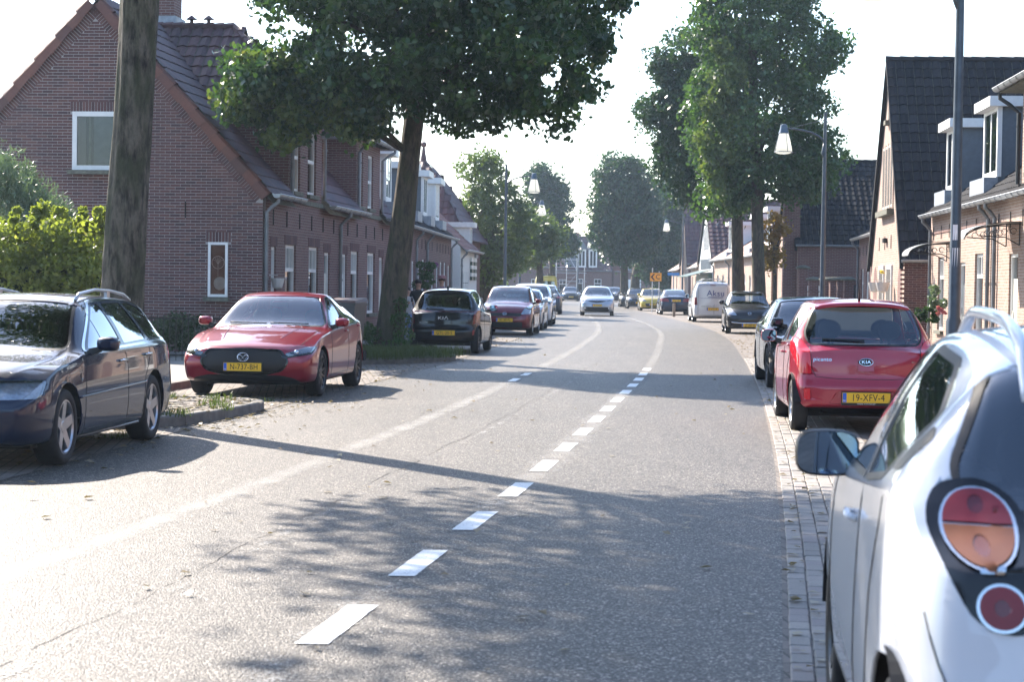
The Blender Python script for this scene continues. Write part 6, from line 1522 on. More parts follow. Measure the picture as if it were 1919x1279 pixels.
    def windows(s, side, wind=None, rear=None, gap=.018, glass='glass_clear', rglass=None, sglass=None, seal=None, divide=True, nm=.25):
        """side: list of outlines; black seal first, then the pane"""
        for P in side:
            P = rounded(P, .035, 3) if len(P) < 9 else P
            s.region('window_seal', ['x+','x-'], grow(P, gap), seal or M['black'], .002); s.region('side_window', ['x+','x-'], P, sglass or M[glass], -.004)
        if wind: W_ = rounded(wind, .06, 4); s.region('window_seal', ['front'], grow(W_, .02), M['black'], .001, nm, cond=lambda c: c.y < 0 and c.z > .7); s.region('windscreen', ['front'], W_, M[glass], -.003, nm, cond=lambda c: c.y < 0.3 and c.z > .7)
        if rear: R_ = rounded(rear, .07, 4); s.region('window_seal', ['rear'], grow(R_, .02), M['black'], .001, nm, cond=lambda c: c.y > 0 and c.z > .6); s.region('rear_window', ['rear'], R_, rglass or M[glass], -.003, nm, cond=lambda c: c.y > 0 and c.z > .6)
    def wiper(s, ax, a, b):
        p, _ = s.hit(ax, *a); q, n = s.hit(ax, *b)
        if p is None or q is None: return
        w = MB(); m_ = MB(); s.line(ax, [a, b], .009, M['black'], 'wiper', out=.012)
    def place(s, side, axle, xy, rz, inset=.11):
        """put the tyre contact of one wheel at a ground point"""
        lx = side*(s.W - inset); ly = (s.sp['ax_f'] if axle == 'f' else s.sp['ax_r']) - s.L/2
        c, n = math.cos(rz), math.sin(rz); s.root.location = (xy[0] - (c*lx - n*ly), xy[1] - (n*lx + c*ly), 0.006); s.root.rotation_euler = (0,0,rz)
m = N('mirror glass'); m.base((.1,.16,.26)).set(Metallic=1.0, Roughness=0.02); M['mirror'] = m.mat
def spec(L, W, H, ax_f, ax_r, r, nose, cowl, roof0, roof1, tail, end_z, belt, wroof=.69, **kw):
    """nose z; cowl (s, z); roof0 (s, z); roof1 (s, z); tail (s, z) foot of the rear window; belt (z front, z rear)"""
    pk = roof0[0] + (roof1[0]-roof0[0])*kw.pop('peak', .35)
    d = dict(L=L, W=W, H=H, ax_f=ax_f, ax_r=ax_r, r=r,
        w=K((0,.80),(.05,.87),(.2,.94),(.5,.985),(ax_f+.1,1),(ax_r,1),(L-.4,.975),(L-.12,.92),(L-.03,.86),(L,.80)),
        zb=K((0,.24),(.15,.2),(.6,.19),(L-.7,.19),(L-.1,.25),(L,.32)),
        ztop=K((0,nose-.07),(.05,nose),(.25,nose+(cowl[1]-nose)*.45),(cowl[0]-.25,cowl[1]-.03),(cowl[0],cowl[1]),(roof0[0],roof0[1]),(pk,H),(roof1[0],roof1[1]),(tail[0],tail[1]),(L,end_z)),
        zsh=K((0,nose-.17),(.3,nose-.03),(cowl[0]-.2,belt[0]-.025),(cowl[0]+.3,belt[0]),(tail[0]-.3,belt[1]),(L,end_z-.04)),
        wre=K((0,.60),(.3,.70),(cowl[0]-.1,.80),(cowl[0]+.05,.80),(roof0[0],wroof),(pk,wroof+.01),(roof1[0],wroof-.03),(tail[0],.74),(L,.7)),
        crown=K((0,.03),(cowl[0]-.2,.055),(cowl[0]+.1,.05),(roof0[0],.045),(roof1[0],.045),(tail[0],.04),(L,.03)),
        lean_f=K((.15,.09),(.32,.02),(.48,0),(.62,.03),(.8,.12),(1.0,.2)), lean_r=K((.2,.08),(.38,.01),(.5,0),(.75,.04),(.95,.1),(1.1,.15)), extra=[cowl[0], cowl[0]+.06, roof0[0], roof1[0], tail[0]])
    d.update(kw); return d
P_red = mat_paint('candy red car paint', (0.27,0.005,0.022), 0.3)
P_red2 = mat_paint('signal red car paint', (0.34,0.01,0.034), 0.1)
P_darkred = mat_paint('dark red metallic car paint', (0.16,0.012,0.024), 0.4)
P_navy = mat_paint('navy blue car paint', (0.004,0.01,0.034), 0.0)
P_black = mat_paint('black car paint', (0.006,0.007,0.01), 0.1)
P_white = mat_paint('white car paint', (0.66,0.68,0.72), 0.0, dirt=.1)
P_silver = mat_paint('silver car paint', (0.5,0.53,0.58), 0.6)
P_lblue = mat_paint('pale blue silver paint', (0.42,0.5,0.58), 0.5)
P_yellow = mat_paint('mustard yellow car paint', (0.5,0.36,0.03), 0.3)
M['red_lens'] = mat_plain('red lamp lens', (0.19,0.002,0.008), 0.3, coat=.4)
M['red_bright'] = mat_paint('bright red lamp lens', (0.62,0.015,0.03), 0.0, 0.12, dirt=0.02)
M['amber_lens'] = mat_plain('amber lamp lens', (0.22,0.06,0.003), 0.3, coat=.4)
M['dark_trim'] = mat_plain('gloss black trim', (0.01,0.01,0.012), 0.15)
M['grille'] = mat_plain('black mesh grille', (0.008,0.008,0.009), 0.5)
M['lamp_silver'] = mat_plain('headlamp bowl', (0.75,0.78,0.82), 0.25, 0.7, var=.2, scale=30)
M['red_dark'] = mat_paint('dim red lamp lens', (0.12,0.004,0.008), 0.0, 0.15, dirt=0.02)
M['lamp_dark'] = mat_plain('dark headlamp bowl', (0.06,0.065,0.07), 0.25, 0.6, var=.5, scale=30)
sym = ['front','front-']; symr = ['rear','rear-']

def text_on(car, ax, a, z, txt, size, mat='chrome', out=.004, parent=None, name='badge_lettering', sx=1.0, rot=0):
    return text_part(name, txt, size, M[mat], parent or car.root, car.frame(ax, a, z, out) @ Matrix.Rotation(rot, 4, 'Z'), .002, sx)
def lamp_ball(car, ax, a, z, r, depth=.03, mat='lamp_silver', name='headlamp_bulb'):
    p, n = car.hit(ax, a, z)
    if p is None: return
    b = MB(); b.ball(p - n*depth, r, 12, 8); b.build(name, M[mat], car.root, smooth=True)

# ---- dark blue estate
def estate():
    sp = spec(4.80,.905,1.455,.97,3.73,.325,.74,(1.38,.97),(2.2,1.40),(4.15,1.405),(4.66,1.0),.93,(.925,.965),wroof=.665,zmid=.5)
    c = Car('estate_car', 'dark blue estate car with roof rails and star alloy wheels at the left edge', sp, P_navy)
    cr = M['chrome']
    # chrome outline of the whole side glass
    full = rounded([(1.62,.935),(2.05,1.17),(2.42,1.365),(3.0,1.385),(3.75,1.375),(4.05,1.34),(4.46,1.0),(3.6,.985)], .05, 3)
    c.region('window_chrome', ['x+','x-'], grow(full, .022), cr, .004)
    c.region('window_seal', ['x+','x-'], full, P_navy, .002)
    for P in ([(1.74,.965),(2.1,1.17),(2.45,1.345),(2.62,1.355),(2.72,.985)], [(2.82,.99),(2.72,1.36),(3.36,1.36),(3.58,1.01)], [(3.68,1.015),(3.46,1.36),(3.74,1.355),(4.02,1.31),(4.36,1.02)]):
        c.region('side_window', ['x+','x-'], rounded(P,.03,3), M['glass_tint'], -.003)
    c.windows([], wind=[(-.70,.975),(.70,.975),(.56,1.375),(-.56,1.375)], rear=[(-.6,1.02),(.6,1.02),(.53,1.34),(-.53,1.34)], glass='glass_tint')
    c.region('headlight', sym, rounded([(.40,.60),(.86,.60),(.85,.745),(.46,.755)], .03, 3), M['glass_lamp'], .004, -.1, inner=M['lamp_silver'], cond=lambda q: q.y < -1.5)
    c.region('grille', ['front'], rounded([(-.34,.56),(.34,.56),(.36,.73),(-.36,.73)], .03, 3), M['grille'], .002)
    c.region('lower_intake', ['front'], rounded([(-.6,.26),(.6,.26),(.56,.40),(-.56,.40)], .03, 3), M['black'], .0)
    c.line('x+', [(1.28,.56),(3.42,.6)], .012, P_navy, 'side_moulding', out=.004); c.line('x-', [(1.28,.56),(3.42,.6)], .012, P_navy, 'side_moulding', out=.004)
    for ax in ('x+','x-'):
        c.line(ax, [(1.62,.93),(1.5,.8),(1.45,.5),(1.45,.24)]); c.line(ax, [(2.76,.97),(2.8,.75),(2.78,.24)]); c.line(ax, [(3.62,1.0),(3.6,.85),(3.4,.65),(3.32,.3)]); c.line(ax, [(1.5,.27),(3.3,.27)]); c.line(ax, [(1.35,.2),(3.35,.22)], .016, P_navy, 'sill_moulding', out=.006)
        c.line(ax, [(.55,.56),(.62,.72),(.7,.77)]); 
    c.handles([(2.62,.83),(3.5,.86)], M['chrome']); c.region('tail_light', ['x+','x-'], rounded([(4.5,.72),(4.8,.72),(4.8,.95),(4.55,.95)],.02,2), M['red_lens'], .003)
    c.region('side_marker', ['x+','x-'], ellipse((1.36,.74),.03,.022,8), M['glass_lamp'], .006)
    for sg in (1,-1):   # roof rails on feet
        pts = []
        for t, h in ((2.3,.012),(2.42,.055),(2.9,.062),(3.4,.06),(3.85,.05),(4.08,.008)):
            p, n = c.hit('top', sg*.535, t); pts.append(p + Vector((0,0,h)))
        b = MB(); b.tube(pts, .016, 8); rl = b.build('roof_rail', M['alloy'], c.root, smooth=True)
        p, n = c.hit('top', sg*.535, 3.3); b = MB(); b.box(p.x-.015,p.x+.015,p.y-.05,p.y+.05,p.z-.01,p.z+.055); b.build('rail_foot', M['alloy'], rl)
    c.mirrors(1.78, .99, size=(.2,.13,.12)); c.wiper('front', (-.55,1.0), (.1,.985)); c.cabin(2.55,3.5,1.75); c.finish(); c.wheels('alloy', 5, .215, .235, 0, spoke_w=.085)
    c.place(1, 'f', (-3.87,16.79), -.085); return c
# ---- red hatchback, front three-quarter
def red_hatch():
    sp = spec(4.46,.93,1.44,.93,3.655,.325,.71,(1.52,.955),(2.38,1.40),(3.45,1.38),(4.3,.99),.93,(.90,.99),wroof=.64,zmid=.5,bow_f=.17,
        lean_f=K((.15,.12),(.3,.04),(.45,0),(.6,.02),(.75,.07),(.95,.12)))
    sp['wre'] = K((0,.62),(.3,.74),(1.42,.85),(1.57,.85),(2.38,.64),(2.75,.65),(3.45,.61),(4.3,.72),(4.46,.7))
    sp['w'] = K((0,.87),(.05,.92),(.2,.965),(.5,.99),(1.03,1),(3.66,1),(4.06,.975),(4.34,.92),(4.46,.82)); sp['ztop'] = K((0,.68),(.05,.715),(.4,.80),(1.2,.93),(1.52,.955),(2.38,1.40),(2.7,1.44),(3.45,1.38),(4.3,.99),(4.46,.9))
    c = Car('hatchback', 'glossy red hatchback with a wide black grille, plate N-737-BH', sp, P_red)
    for P in ([(1.78,.935),(2.25,1.2),(2.5,1.33),(2.66,1.35),(2.72,.965)], [(2.80,.97),(2.75,1.355),(3.3,1.33),(3.72,1.13),(3.78,1.03),(3.5,.985)]):
        q = rounded(P,.035,3); c.region('window_seal', ['x+','x-'], grow(q,.03), M['dark_trim'], .001); c.region('side_window', ['x+','x-'], q, M['glass_clear'], -.003)
    c.windows([], wind=[(-.775,.965),(.775,.965),(.56,1.37),(-.56,1.37)], rear=[(-.56,1.02),(.56,1.02),(.46,1.3),(-.46,1.3)])
    gr = [(-.60,.50),(-.52,.39),(-.3,.335),(.3,.335),(.52,.39),(.60,.50),(.50,.645),(.0,.66),(-.50,.645)]
    c.region('grille_frame', ['front'], grow(rounded(gr,.05,3), .022), M['dark_trim'], .006, .05); c.region('grille', ['front'], rounded(gr,.05,3), M['grille'], -.008, .05)
    c.region('lamp_surround', sym, rounded([(.50,.575),(.56,.545),(.88,.60),(.90,.70),(.8,.69)], .02, 2), M['dark_trim'], .002, -.2, cond=lambda q: q.y < -1.4)
    c.region('headlight', sym, rounded([(.56,.61),(.60,.575),(.87,.625),(.885,.705),(.8,.695)], .02, 3), M['glass_lamp'], .006, -.2, inner=M['lamp_dark'], cond=lambda q: q.y < -1.4)
    c.region('lower_intake', ['front'], rounded([(-.76,.19),(.76,.19),(.70,.27),(.5,.315),(-.5,.315),(-.70,.27)], .03, 3), M['black'], .0, -.3)
    for sg in (1,-1): lamp_ball(c, 'front', sg*.70, .635, .036, .012, 'chrome')
    # winged emblem in a ring
    Mx = c.frame('front', 0, .555, .02); b = MB(); b.M = Mx; b.tube([(.075*math.cos(a), .058*math.sin(a), 0) for a in np.linspace(0, 2*math.pi, 29)], .006, 6)
    b.tube([(-.07,.02,0),(-.03,.028,.0),(0,-.006,0),(.03,.028,0),(.07,.02,0)], .006, 6); b.tube([(-.06,.0,0),(-.025,-.04,0),(0,-.006,0),(.025,-.04,0),(.06,0,0)], .0045, 6); b.build('badge', M['chrome'], c.root, smooth=True)
    c.plate('front', 0, .43, 'N-737-BH', out=.03)
    for ax in ('x+','x-'):
        c.line(ax, [(1.66,.92),(1.55,.8),(1.5,.5),(1.52,.25)]); c.line(ax, [(2.76,.96),(2.78,.7),(2.74,.25)]); c.line(ax, [(3.85,1.02),(3.75,.85),(3.45,.7),(3.3,.3)]); c.line(ax, [(1.55,.28),(3.28,.29)])
    c.line('front', [(-.80,.70),(-.5,.695),(0,.70),(.5,.695),(.80,.70)], .003)
    for sg in (1,-1): c.line('top', [(sg*.72,.35),(sg*.78,.9),(sg*.74,1.45)], .0028); c.line('top', [(sg*.40,.5),(sg*.52,1.4)], .012, P_red, 'bonnet_crease', out=-.004)
    c.handles([(2.6,.87),(3.62,.93)]); c.region('tail_light', ['x+','x-'], rounded([(4.15,.82),(4.46,.82),(4.46,.92),(4.12,.93)],.02,2), M['red_lens'], .003)
    c.mirrors(1.84, .99, size=(.2,.13,.13)); c.cabin(2.55,3.35,1.95,z=.6)
    b = MB(); p, _ = c.hit('front', 0, 1.31); b.box(-.12,.12,p.y+.03,p.y+.05,1.22,1.28); b.build('rear_view_mirror', M['car_interior'], c.root)
    c.wiper('front', (-.6,.985), (-.05,.975)); c.wiper('front', (.0,.985), (.55,.975))
    c.finish(); c.wheels('alloy_dark', 10, .215, .238, 0, spoke_w=.028); c.place(1, 'f', (-2.72,27.5), -.105); return c
# ---- red city car seen from behind
def city_rear(name, label, paint, plate, logo, style, place, glass='glass_clear', group=None, script=None, roof_white=False):
    L, W = 3.6, .80
    sp = spec(L,W,1.485,.71,3.09,.29,.76,(.98,1.0),(1.62,1.42),(3.05,1.43),(3.46,.985),.93,(.93,1.0),wroof=.70,zmid=.5,bow_r=.13,bow_f=.18, shoulder=.965,
        lean_r=K((.2,.1),(.34,.01),(.5,0),(.62,.05),(.75,.06),(.95,.1),(1.1,.13)))
    c = Car(name, label, sp, paint, group=group)
    side = [[(1.22,.96),(1.6,1.23),(1.78,1.37),(2.1,1.39),(2.14,.985)], [(2.22,.99),(2.2,1.39),(2.75,1.375),(2.95,1.30),(2.98,1.06),(2.8,1.01)]]
    c.windows(side, wind=[(-.62,1.01),(.62,1.01),(.52,1.39),(-.52,1.39)], rear=[(-.60,.985),(.60,.985),(.64,1.10),(.53,1.385),(-.53,1.385),(-.64,1.10)], glass=glass, rglass=M['glass_tint'] if glass == 'glass_tint' else None)
    for ax in ('x+','x-'):
        c.line(ax, [(1.15,.93),(1.05,.8),(1.1,.26)]); c.line(ax, [(2.18,.98),(2.2,.7),(2.16,.26)]); c.line(ax, [(3.0,1.03),(2.95,.85),(2.75,.7),(2.7,.3)]); c.line(ax, [(1.1,.28),(2.7,.29)])
    if style == 'a':
        c.region('tail_light', symr, rounded([(.585,.655),(.70,.66),(.80,.95),(.80,1.07),(.66,1.01),(.60,.90)], .02, 2), M['red_bright'], .012, -.35, cond=lambda q: q.y > 1.2)
        c.region('reflector_lamp', symr, rounded([(.60,.37),(.66,.375),(.67,.49),(.60,.5)], .015, 2), M['red_bright'], .004, -.1, cond=lambda q: q.y > 1.2)
        c.region('plate_recess', ['rear'], rounded([(-.40,.33),(.40,.33),(.30,.475),(-.30,.475)], .03, 3), paint, -.012)
        c.region('lower_bumper', ['rear'], [(-.74,.2),(.74,.2),(.66,.285),(-.66,.285)], M['black'], .0, -.6, cond=lambda q: q.y > 1.0)
        c.line('rear', [(-.60,.95),(-.585,.72),(-.54,.625),(-.3,.605),(.3,.605),(.54,.625),(.585,.72),(.60,.95)], .0035)
        Mx = c.frame('rear', 0, .79, .004); b = MB(); b.M = Mx; b.box(-.085,.085,-.1,.045,0,.008); b.build('hatch_handle', paint, c.root)
        b = MB(); b.M = Mx; b.lathe([(.001,.018),(.03,.02),(.033,.012),(.036,.02),(.04,.01)], 26); bd = b.build('badge', M['dark_trim'], c.root); bd.matrix_basis = Mx @ Matrix.Diagonal((1.85,1,1,1)) @ Mx.inverted()
        b = MB(); b.M = Mx; b.tube([(.074*math.cos(a), .04*math.sin(a), .015) for a in np.linspace(0, 2*math.pi, 33)], .0045, 6); b.build('badge_ring', M['chrome'], bd) ; bd.children[0].matrix_parent_inverse = bd.matrix_basis.inverted()
        text_on(c, 'rear', 0, .79, logo, .05, out=.022, sx=1.25)
        text_on(c, 'rear', .47, .815, script, .062, out=.004, sx=1.05); text_on(c, 'rear', -.52, .8, 'ecc', .035, out=.004)
        c.plate('rear', -.0, .405, plate, out=.012, sub='VINDER AUTOGROEP')
        b = MB(); b.M = c.frame('rear', -.0, .52, .0); b.box(-.05,.05,-.012,.012,0,.02)
        c.wiper('rear', (.0,1.015), (.46,1.03)); c.region('brake_light', ['rear'], rounded([(-.14,1.405),(.14,1.405),(.13,1.43),(-.13,1.43)],.008,1), M['red_lens'], .006, 0, cond=lambda q: q.y > .8)
    else:
        c.region('light_bar', ['rear'], rounded([(-.7,.94),(.7,.94),(.7,.955),(-.7,.955)],.003,1), M['red_dark'], .006, -.2, cond=lambda q: q.y > 1.2)
        c.region('tail_light', symr, rounded([(.66,.66),(.74,.68),(.80,.97),(.80,1.03),(.70,.99),(.68,.9)], .02, 2), M['red_dark'], .009, -.35, cond=lambda q: q.y > 1.2)
        c.region('reflector_lamp', symr, rounded([(.66,.42),(.70,.43),(.71,.54),(.67,.54)], .01, 2), M['red_lens'], .006, -.1, cond=lambda q: q.y > 1.2)
        c.region('lower_bumper', ['rear'], [(-.74,.2),(.74,.2),(.68,.33),(-.68,.33)], M['black'], .0, -.6, cond=lambda q: q.y > 1.0)
        c.line('rear', [(-.60,.92),(-.56,.66),(-.48,.6),(.48,.6),(.56,.66),(.60,.92)], .004)
        text_on(c, 'rear', 0, .80, 'KI\u039b', .1, 'white_ink', out=.012, sx=1.5); text_on(c, 'rear', .45, .69, 'PICANTO', .042, 'white_ink', out=.008)
        c.plate('rear', -.02, .47, plate, out=.012)
        c.wiper('rear', (.0,1.0), (.42,1.015))
    # roof spoiler over the rear window
    p, n = c.hit('top', 0, 3.02); b = MB(); n_ = 12; vs = []
    for k in range(n_+1):
        x = -.52+1.04*k/n_; q0, _ = c.hit('top', x, 2.95); f = 1-(abs(x)/.6)**3; vs += [tuple(q0+Vector((0,0,.006))), (x, q0.y+.17*f+.04, q0.z-.015), (x, q0.y+.15*f+.03, q0.z-.04)]
    b.add(vs, [(3*k,3*k+1,3*k+4,3*k+3) for k in range(n_)] + [(3*k+1,3*k+2,3*k+5,3*k+4) for k in range(n_)]); b.build('roof_spoiler', paint, c.root, smooth=True)
    p, n = c.hit('top', 0, 2.75); b = MB()
    if style == 'a': b.tube([p, p+Vector((0,.03,.05)), p+Vector((0,.07,.24))], [.018,.008,.005], 8)
    else: b.prism([p+Vector((-.02,-.07,0)), p+Vector((-.02,.07,0)), p+Vector((-.02,.06,.07))], (.04,0,0))
    b.build('aerial', M['black'], c.root)
    c.handles([(2.04,.85),(2.9,.95)]); c.mirrors(1.28, 1.0, size=(.19,.15,.12)); c.cabin(1.95,2.65,1.35,z=.66)
    c.region('headlight', sym, rounded([(.45,.66),(.76,.66),(.76,.80),(.52,.77)], .03, 3), M['glass_lamp'], .004, -.1, inner=M['lamp_silver'], cond=lambda q: q.y < -1.1)
    c.finish(); c.wheels('alloy_dark' if style != 'a' else 'alloy', 8, .175, .2, 0, spoke_w=.03); c.place(*place); return c
# ---- white city car in the foreground
M['amber_dark'] = mat_paint('dim amber lens', (0.2,0.045,0.005), 0.0, 0.15, dirt=.02)
def white_car():
    L, W = 3.64, .80
    sp = spec(L,W,1.50,.76,3.135,.295,.80,(1.0,1.02),(1.62,1.44),(2.95,1.43),(3.46,1.02),.95,(.97,1.08),wroof=.66,zmid=.56,bow_r=.2,bow_f=.18, shoulder=.955, arch=.06, n=84, it=3,
        lean_r=K((.2,.08),(.36,.0),(.55,.0),(.7,.03),(.9,.08),(1.1,.16)))
    c = Car('hatchback', 'white small hatchback with round tail lamps cropped by the right edge in the foreground', sp, P_white)
    full = [[(1.2,1.0),(1.55,1.22),(1.85,1.395),(2.1,1.405),(2.16,1.035)], [(2.24,1.035),(2.2,1.41),(2.6,1.38),(2.90,1.25),(2.72,1.085)]]
    for P in full:
        q = rounded(P,.04,4); c.region('window_seal', ['x+','x-'], grow(q,.022), M['black'], .002); c.region('side_window', ['x+','x-'], q, M['glass_clear'], -.004)
    q = rounded([(2.80,1.10),(2.95,1.235),(3.01,1.20),(2.95,1.11)], .02, 2); c.region('hidden_door_handle', ['x+','x-'], q, M['black'], .002)
    c.windows([], wind=[(-.62,1.03),(.62,1.03),(.5,1.41),(-.5,1.41)], rear=[(-.56,1.045),(.56,1.045),(.62,1.12),(.5,1.40),(-.5,1.40),(-.62,1.12)], rglass=M['glass_tint'])
    # black teardrop with two round lamps
    tear = [(.44,.79),(.53,.765),(.61,.80),(.67,.92),(.705,1.02),(.67,1.10),(.56,1.12),(.475,1.07),(.445,.95)]
    c.region('lamp_surround', symr, rounded(tear,.04,3), M['dark_trim'], .002, -.35, cond=lambda q: q.y > .9)
    for (cx, cz, r, nm) in ((.575,1.0,.086,'upper'),(.54,.832,.055,'lower')):
        c.region('lamp_ring', symr, ellipse((cx,cz), r*1.06, r*1.04, 28), M['chrome'], .012, -.35, cond=lambda q: q.y > .9)
        if nm == 'upper':
            c.region('tail_light', symr, [(cx+r*.96*math.cos(a), cz+.003+r*.94*math.sin(a)) for a in np.linspace(0, math.pi, 18)], M['red_lens'], .016, -.35, cond=lambda q: q.y > .9)
            c.region('turn_signal', symr, [(cx+r*.96*math.cos(a), cz-.003+r*.94*math.sin(a)) for a in np.linspace(math.pi, 2*math.pi, 18)], M['amber_lens'], .016, -.35, cond=lambda q: q.y > .9)
        else: c.region('tail_light', symr, ellipse((cx,cz), r*.93, r*.92, 22), M['red_lens'], .016, -.35, cond=lambda q: q.y > .9)
    for (cx, cz, r, mt) in ((.575,1.045,.02,'red_dark'),(.575,.955,.02,'amber_dark'),(.54,.832,.018,'red_dark')): c.region('lamp_bulb', symr, ellipse((cx,cz), r, r*1.1, 12), M[mt], .014, -.35, cond=lambda q: q.y > .9)
    for ax in ('x+','x-'):
        c.line(ax, [(1.12,.98),(1.0,.85),(1.06,.3)], .003); c.line(ax, [(2.2,1.03),(2.22,.8),(2.17,.3)], .003); c.line(ax, [(2.88,1.1),(2.86,.95),(2.72,.75),(2.62,.32)], .003); c.line(ax, [(1.06,.3),(2.62,.32)], .003)
        c.line(ax, [(3.42,.30),(3.5,.62),(3.38,.8)], .003)
        c.region('side_marker', [ax], ellipse((.98,.80),.022,.014,10), M['amber_lens'], .006)
    c.line('rear', [(-.5,.62),(-.3,.60),(.3,.60),(.5,.62)], .003)
    for sg in (1,-1):
        pts = []
        for t, h in ((1.6,-.005),(1.72,.03),(2.0,.055),(2.5,.06),(2.9,.045),(3.06,-.01)):
            p, n = c.hit('top', sg*.42, t); pts.append(p + Vector((0,0,h)))
        xs = pchip(range(6), [p.x for p in pts]); ys = pchip(range(6), [p.y for p in pts]); zs = pchip(range(6), [p.z for p in pts])
        b = MB(); b.tube([(xs(u),ys(u),zs(u)) for u in np.linspace(0,5,26)], [.02]*26, 12); b.build('roof_rail', P_white, c.root, smooth=True)
    c.handles([(2.02,.88)], P_white)
    c.mirrors(1.32, 1.0, mat=M['black'], size=(.225,.165,.14), arm=-.045); c.cabin(1.95,2.6,1.38,z=.68)
    c.region('headlight', sym, rounded([(.45,.7),(.72,.68),(.76,.95),(.6,.85)], .03, 3), M['glass_lamp'], .004, -.1, inner=M['lamp_silver'], cond=lambda q: q.y < -1.1)
    c.finish(); c.wheels('alloy_dark', 5, .165, .2, 0)
    c.body.data.update()
    return c
# ---- generic front-facing and rear-facing cars of the middle distance
def generic(name, label, paint, sp, kind, face, place, plate=None, wind=None, side=None, rear=None, head=None, grille=None, tail=None, group=None, cat='car', rim='alloy', glass='glass_clear', badge=None, low=None, mir=None, extra=None, cab=True, plate_z=.42, headmat='lamp_silver', wheel_style=7, plate_ax=None):
    sp['n'] = 34 if place[2][1] < 95 else 22; sp['it'] = 2 if place[2][1] < 80 else 1
    c = Car(name, label, sp, paint, group=group, cat=cat); L, W, H = c.L, c.W, c.H
    c.windows(side, wind=wind, rear=rear, glass=glass)
    if head: c.region('headlight', sym, rounded(head,.03,2), M['glass_lamp'], .005, -.2, inner=M[headmat], cond=lambda q: q.y < -L*.3)
    if grille: c.region('grille', ['front'], rounded(grille,.03,2), M['grille'], .003)
    if low: c.region('lower_intake', ['front'], rounded(low,.03,2), M['black'], .002, -.3)
    if tail: c.region('tail_light', symr, rounded(tail,.02,2), M['red_lens'], .006, -.3, cond=lambda q: q.y > L*.3)
    if badge:
        b = MB(); b.M = c.frame('front', 0, badge, .012); b.tube([(.055*math.cos(a), .045*math.sin(a), 0) for a in np.linspace(0, 2*math.pi, 17)], .008, 5); b.tube([(-.05,0,0),(.05,0,0)], .008, 4); b.build('badge', M['chrome'], c.root)
    if plate: c.plate(plate_ax or ('front' if face == 'f' else 'rear'), 0, plate_z, plate)
    m_ = mir or (sp['ax_f']+.62, 1.02)
    c.mirrors(m_[0], m_[1], size=(.19,.15,.12))
    t0 = sp['ax_f'] + .45
    for ax in ('x+','x-'): c.line(ax, [(t0,.9),(t0+.02,.28)]); c.line(ax, [(t0+1.1,.95),(t0+1.08,.28)])
    c.handles([(t0+.95,.86)])
    if cab: c.cabin(sp['ax_f']+1.3, sp['ax_r']-.35, sp['ax_f']+.7, z=.58+(H-1.45)*.6)
    if extra: extra(c)
    c.finish(); c.wheels(rim, wheel_style, .2, None, 0, spoke_w=.035); c.place(*place); return c
estate(); red_hatch()
city_rear('hatchback', 'red small hatchback seen from behind, with a roof aerial and plate starting 19-XFV', P_red2, '19-XFV-4', 'KIA', 'a', (1,'r',(3.22,22.1),math.pi-.06), script='picanto')
city_rear('hatchback', 'black small hatchback seen from behind beside the leaning tree, plate GTL-20-S', P_black, 'GTL-20-S', 'KIA', 'b', (-1,'r',(-.84,45.18),math.pi-.1), glass='glass_tint')
wc = white_car(); wc.place(1, 'f', (1.31,7.45), math.pi-.1)

def sp_black():
    return spec(4.5,.89,1.46,.9,3.58,.33,.70,(1.4,.96),(2.25,1.41),(3.5,1.39),(4.25,1.0),.95,(.92,.98),wroof=.66,bow_f=.2)
generic('saloon_car', 'black car facing the camera, half hidden by the red small hatchback', P_black, sp_black(), 's', 'f', (-1,'f',(4.15,31.44),-.06),
    wind=[(-.70,.97),(.70,.97),(.55,1.38),(-.55,1.38)], rear=[(-.6,1.02),(.6,1.02),(.5,1.32),(-.5,1.32)], side=[[(1.7,.94),(2.15,1.2),(2.4,1.35),(2.62,1.37),(2.68,.965)],[(2.76,.97),(2.72,1.375),(3.3,1.35),(3.85,1.1),(3.7,1.0)]],
    head=[(.50,.60),(.86,.66),(.88,.78),(.60,.70)], grille=[(-.42,.56),(.42,.56),(.46,.68),(-.46,.68)], low=[(-.6,.24),(.6,.24),(.55,.42),(-.55,.42)], plate='KX-914-R', headmat='lamp_dark', rim='alloy_dark')
def chrome_strip(c): c.line('front', [(-.6,.40),(-.3,.375),(.3,.375),(.6,.40)], .022, M['chrome'], 'chrome_strip', out=.01)
generic('hatchback', 'black tiny hatchback with a chrome strip, facing the camera beside the white van', P_black,
    spec(3.45,.815,1.47,.72,3.06,.28,.80,(.95,1.02),(1.65,1.42),(2.9,1.43),(3.35,1.0),.92,(.95,1.0),wroof=.68), 'h', 'f', (-1,'f',(7.42,68.0),-.06),
    wind=[(-.64,1.02),(.64,1.02),(.52,1.39),(-.52,1.39)], rear=[(-.55,1.02),(.55,1.02),(.48,1.34),(-.48,1.34)], side=[[(1.2,.98),(1.6,1.25),(1.8,1.38),(2.0,1.39),(2.05,1.0)],[(2.12,1.0),(2.1,1.39),(2.7,1.36),(2.9,1.1),(2.8,1.02)]],
    head=[(.42,.64),(.72,.66),(.80,.82),(.74,.88),(.5,.76)], grille=None, low=[(-.62,.24),(.62,.24),(.58,.36),(-.58,.36)], plate='JF-262-B', badge=.70, extra=chrome_strip, plate_z=.31, mir=(1.3,1.05))
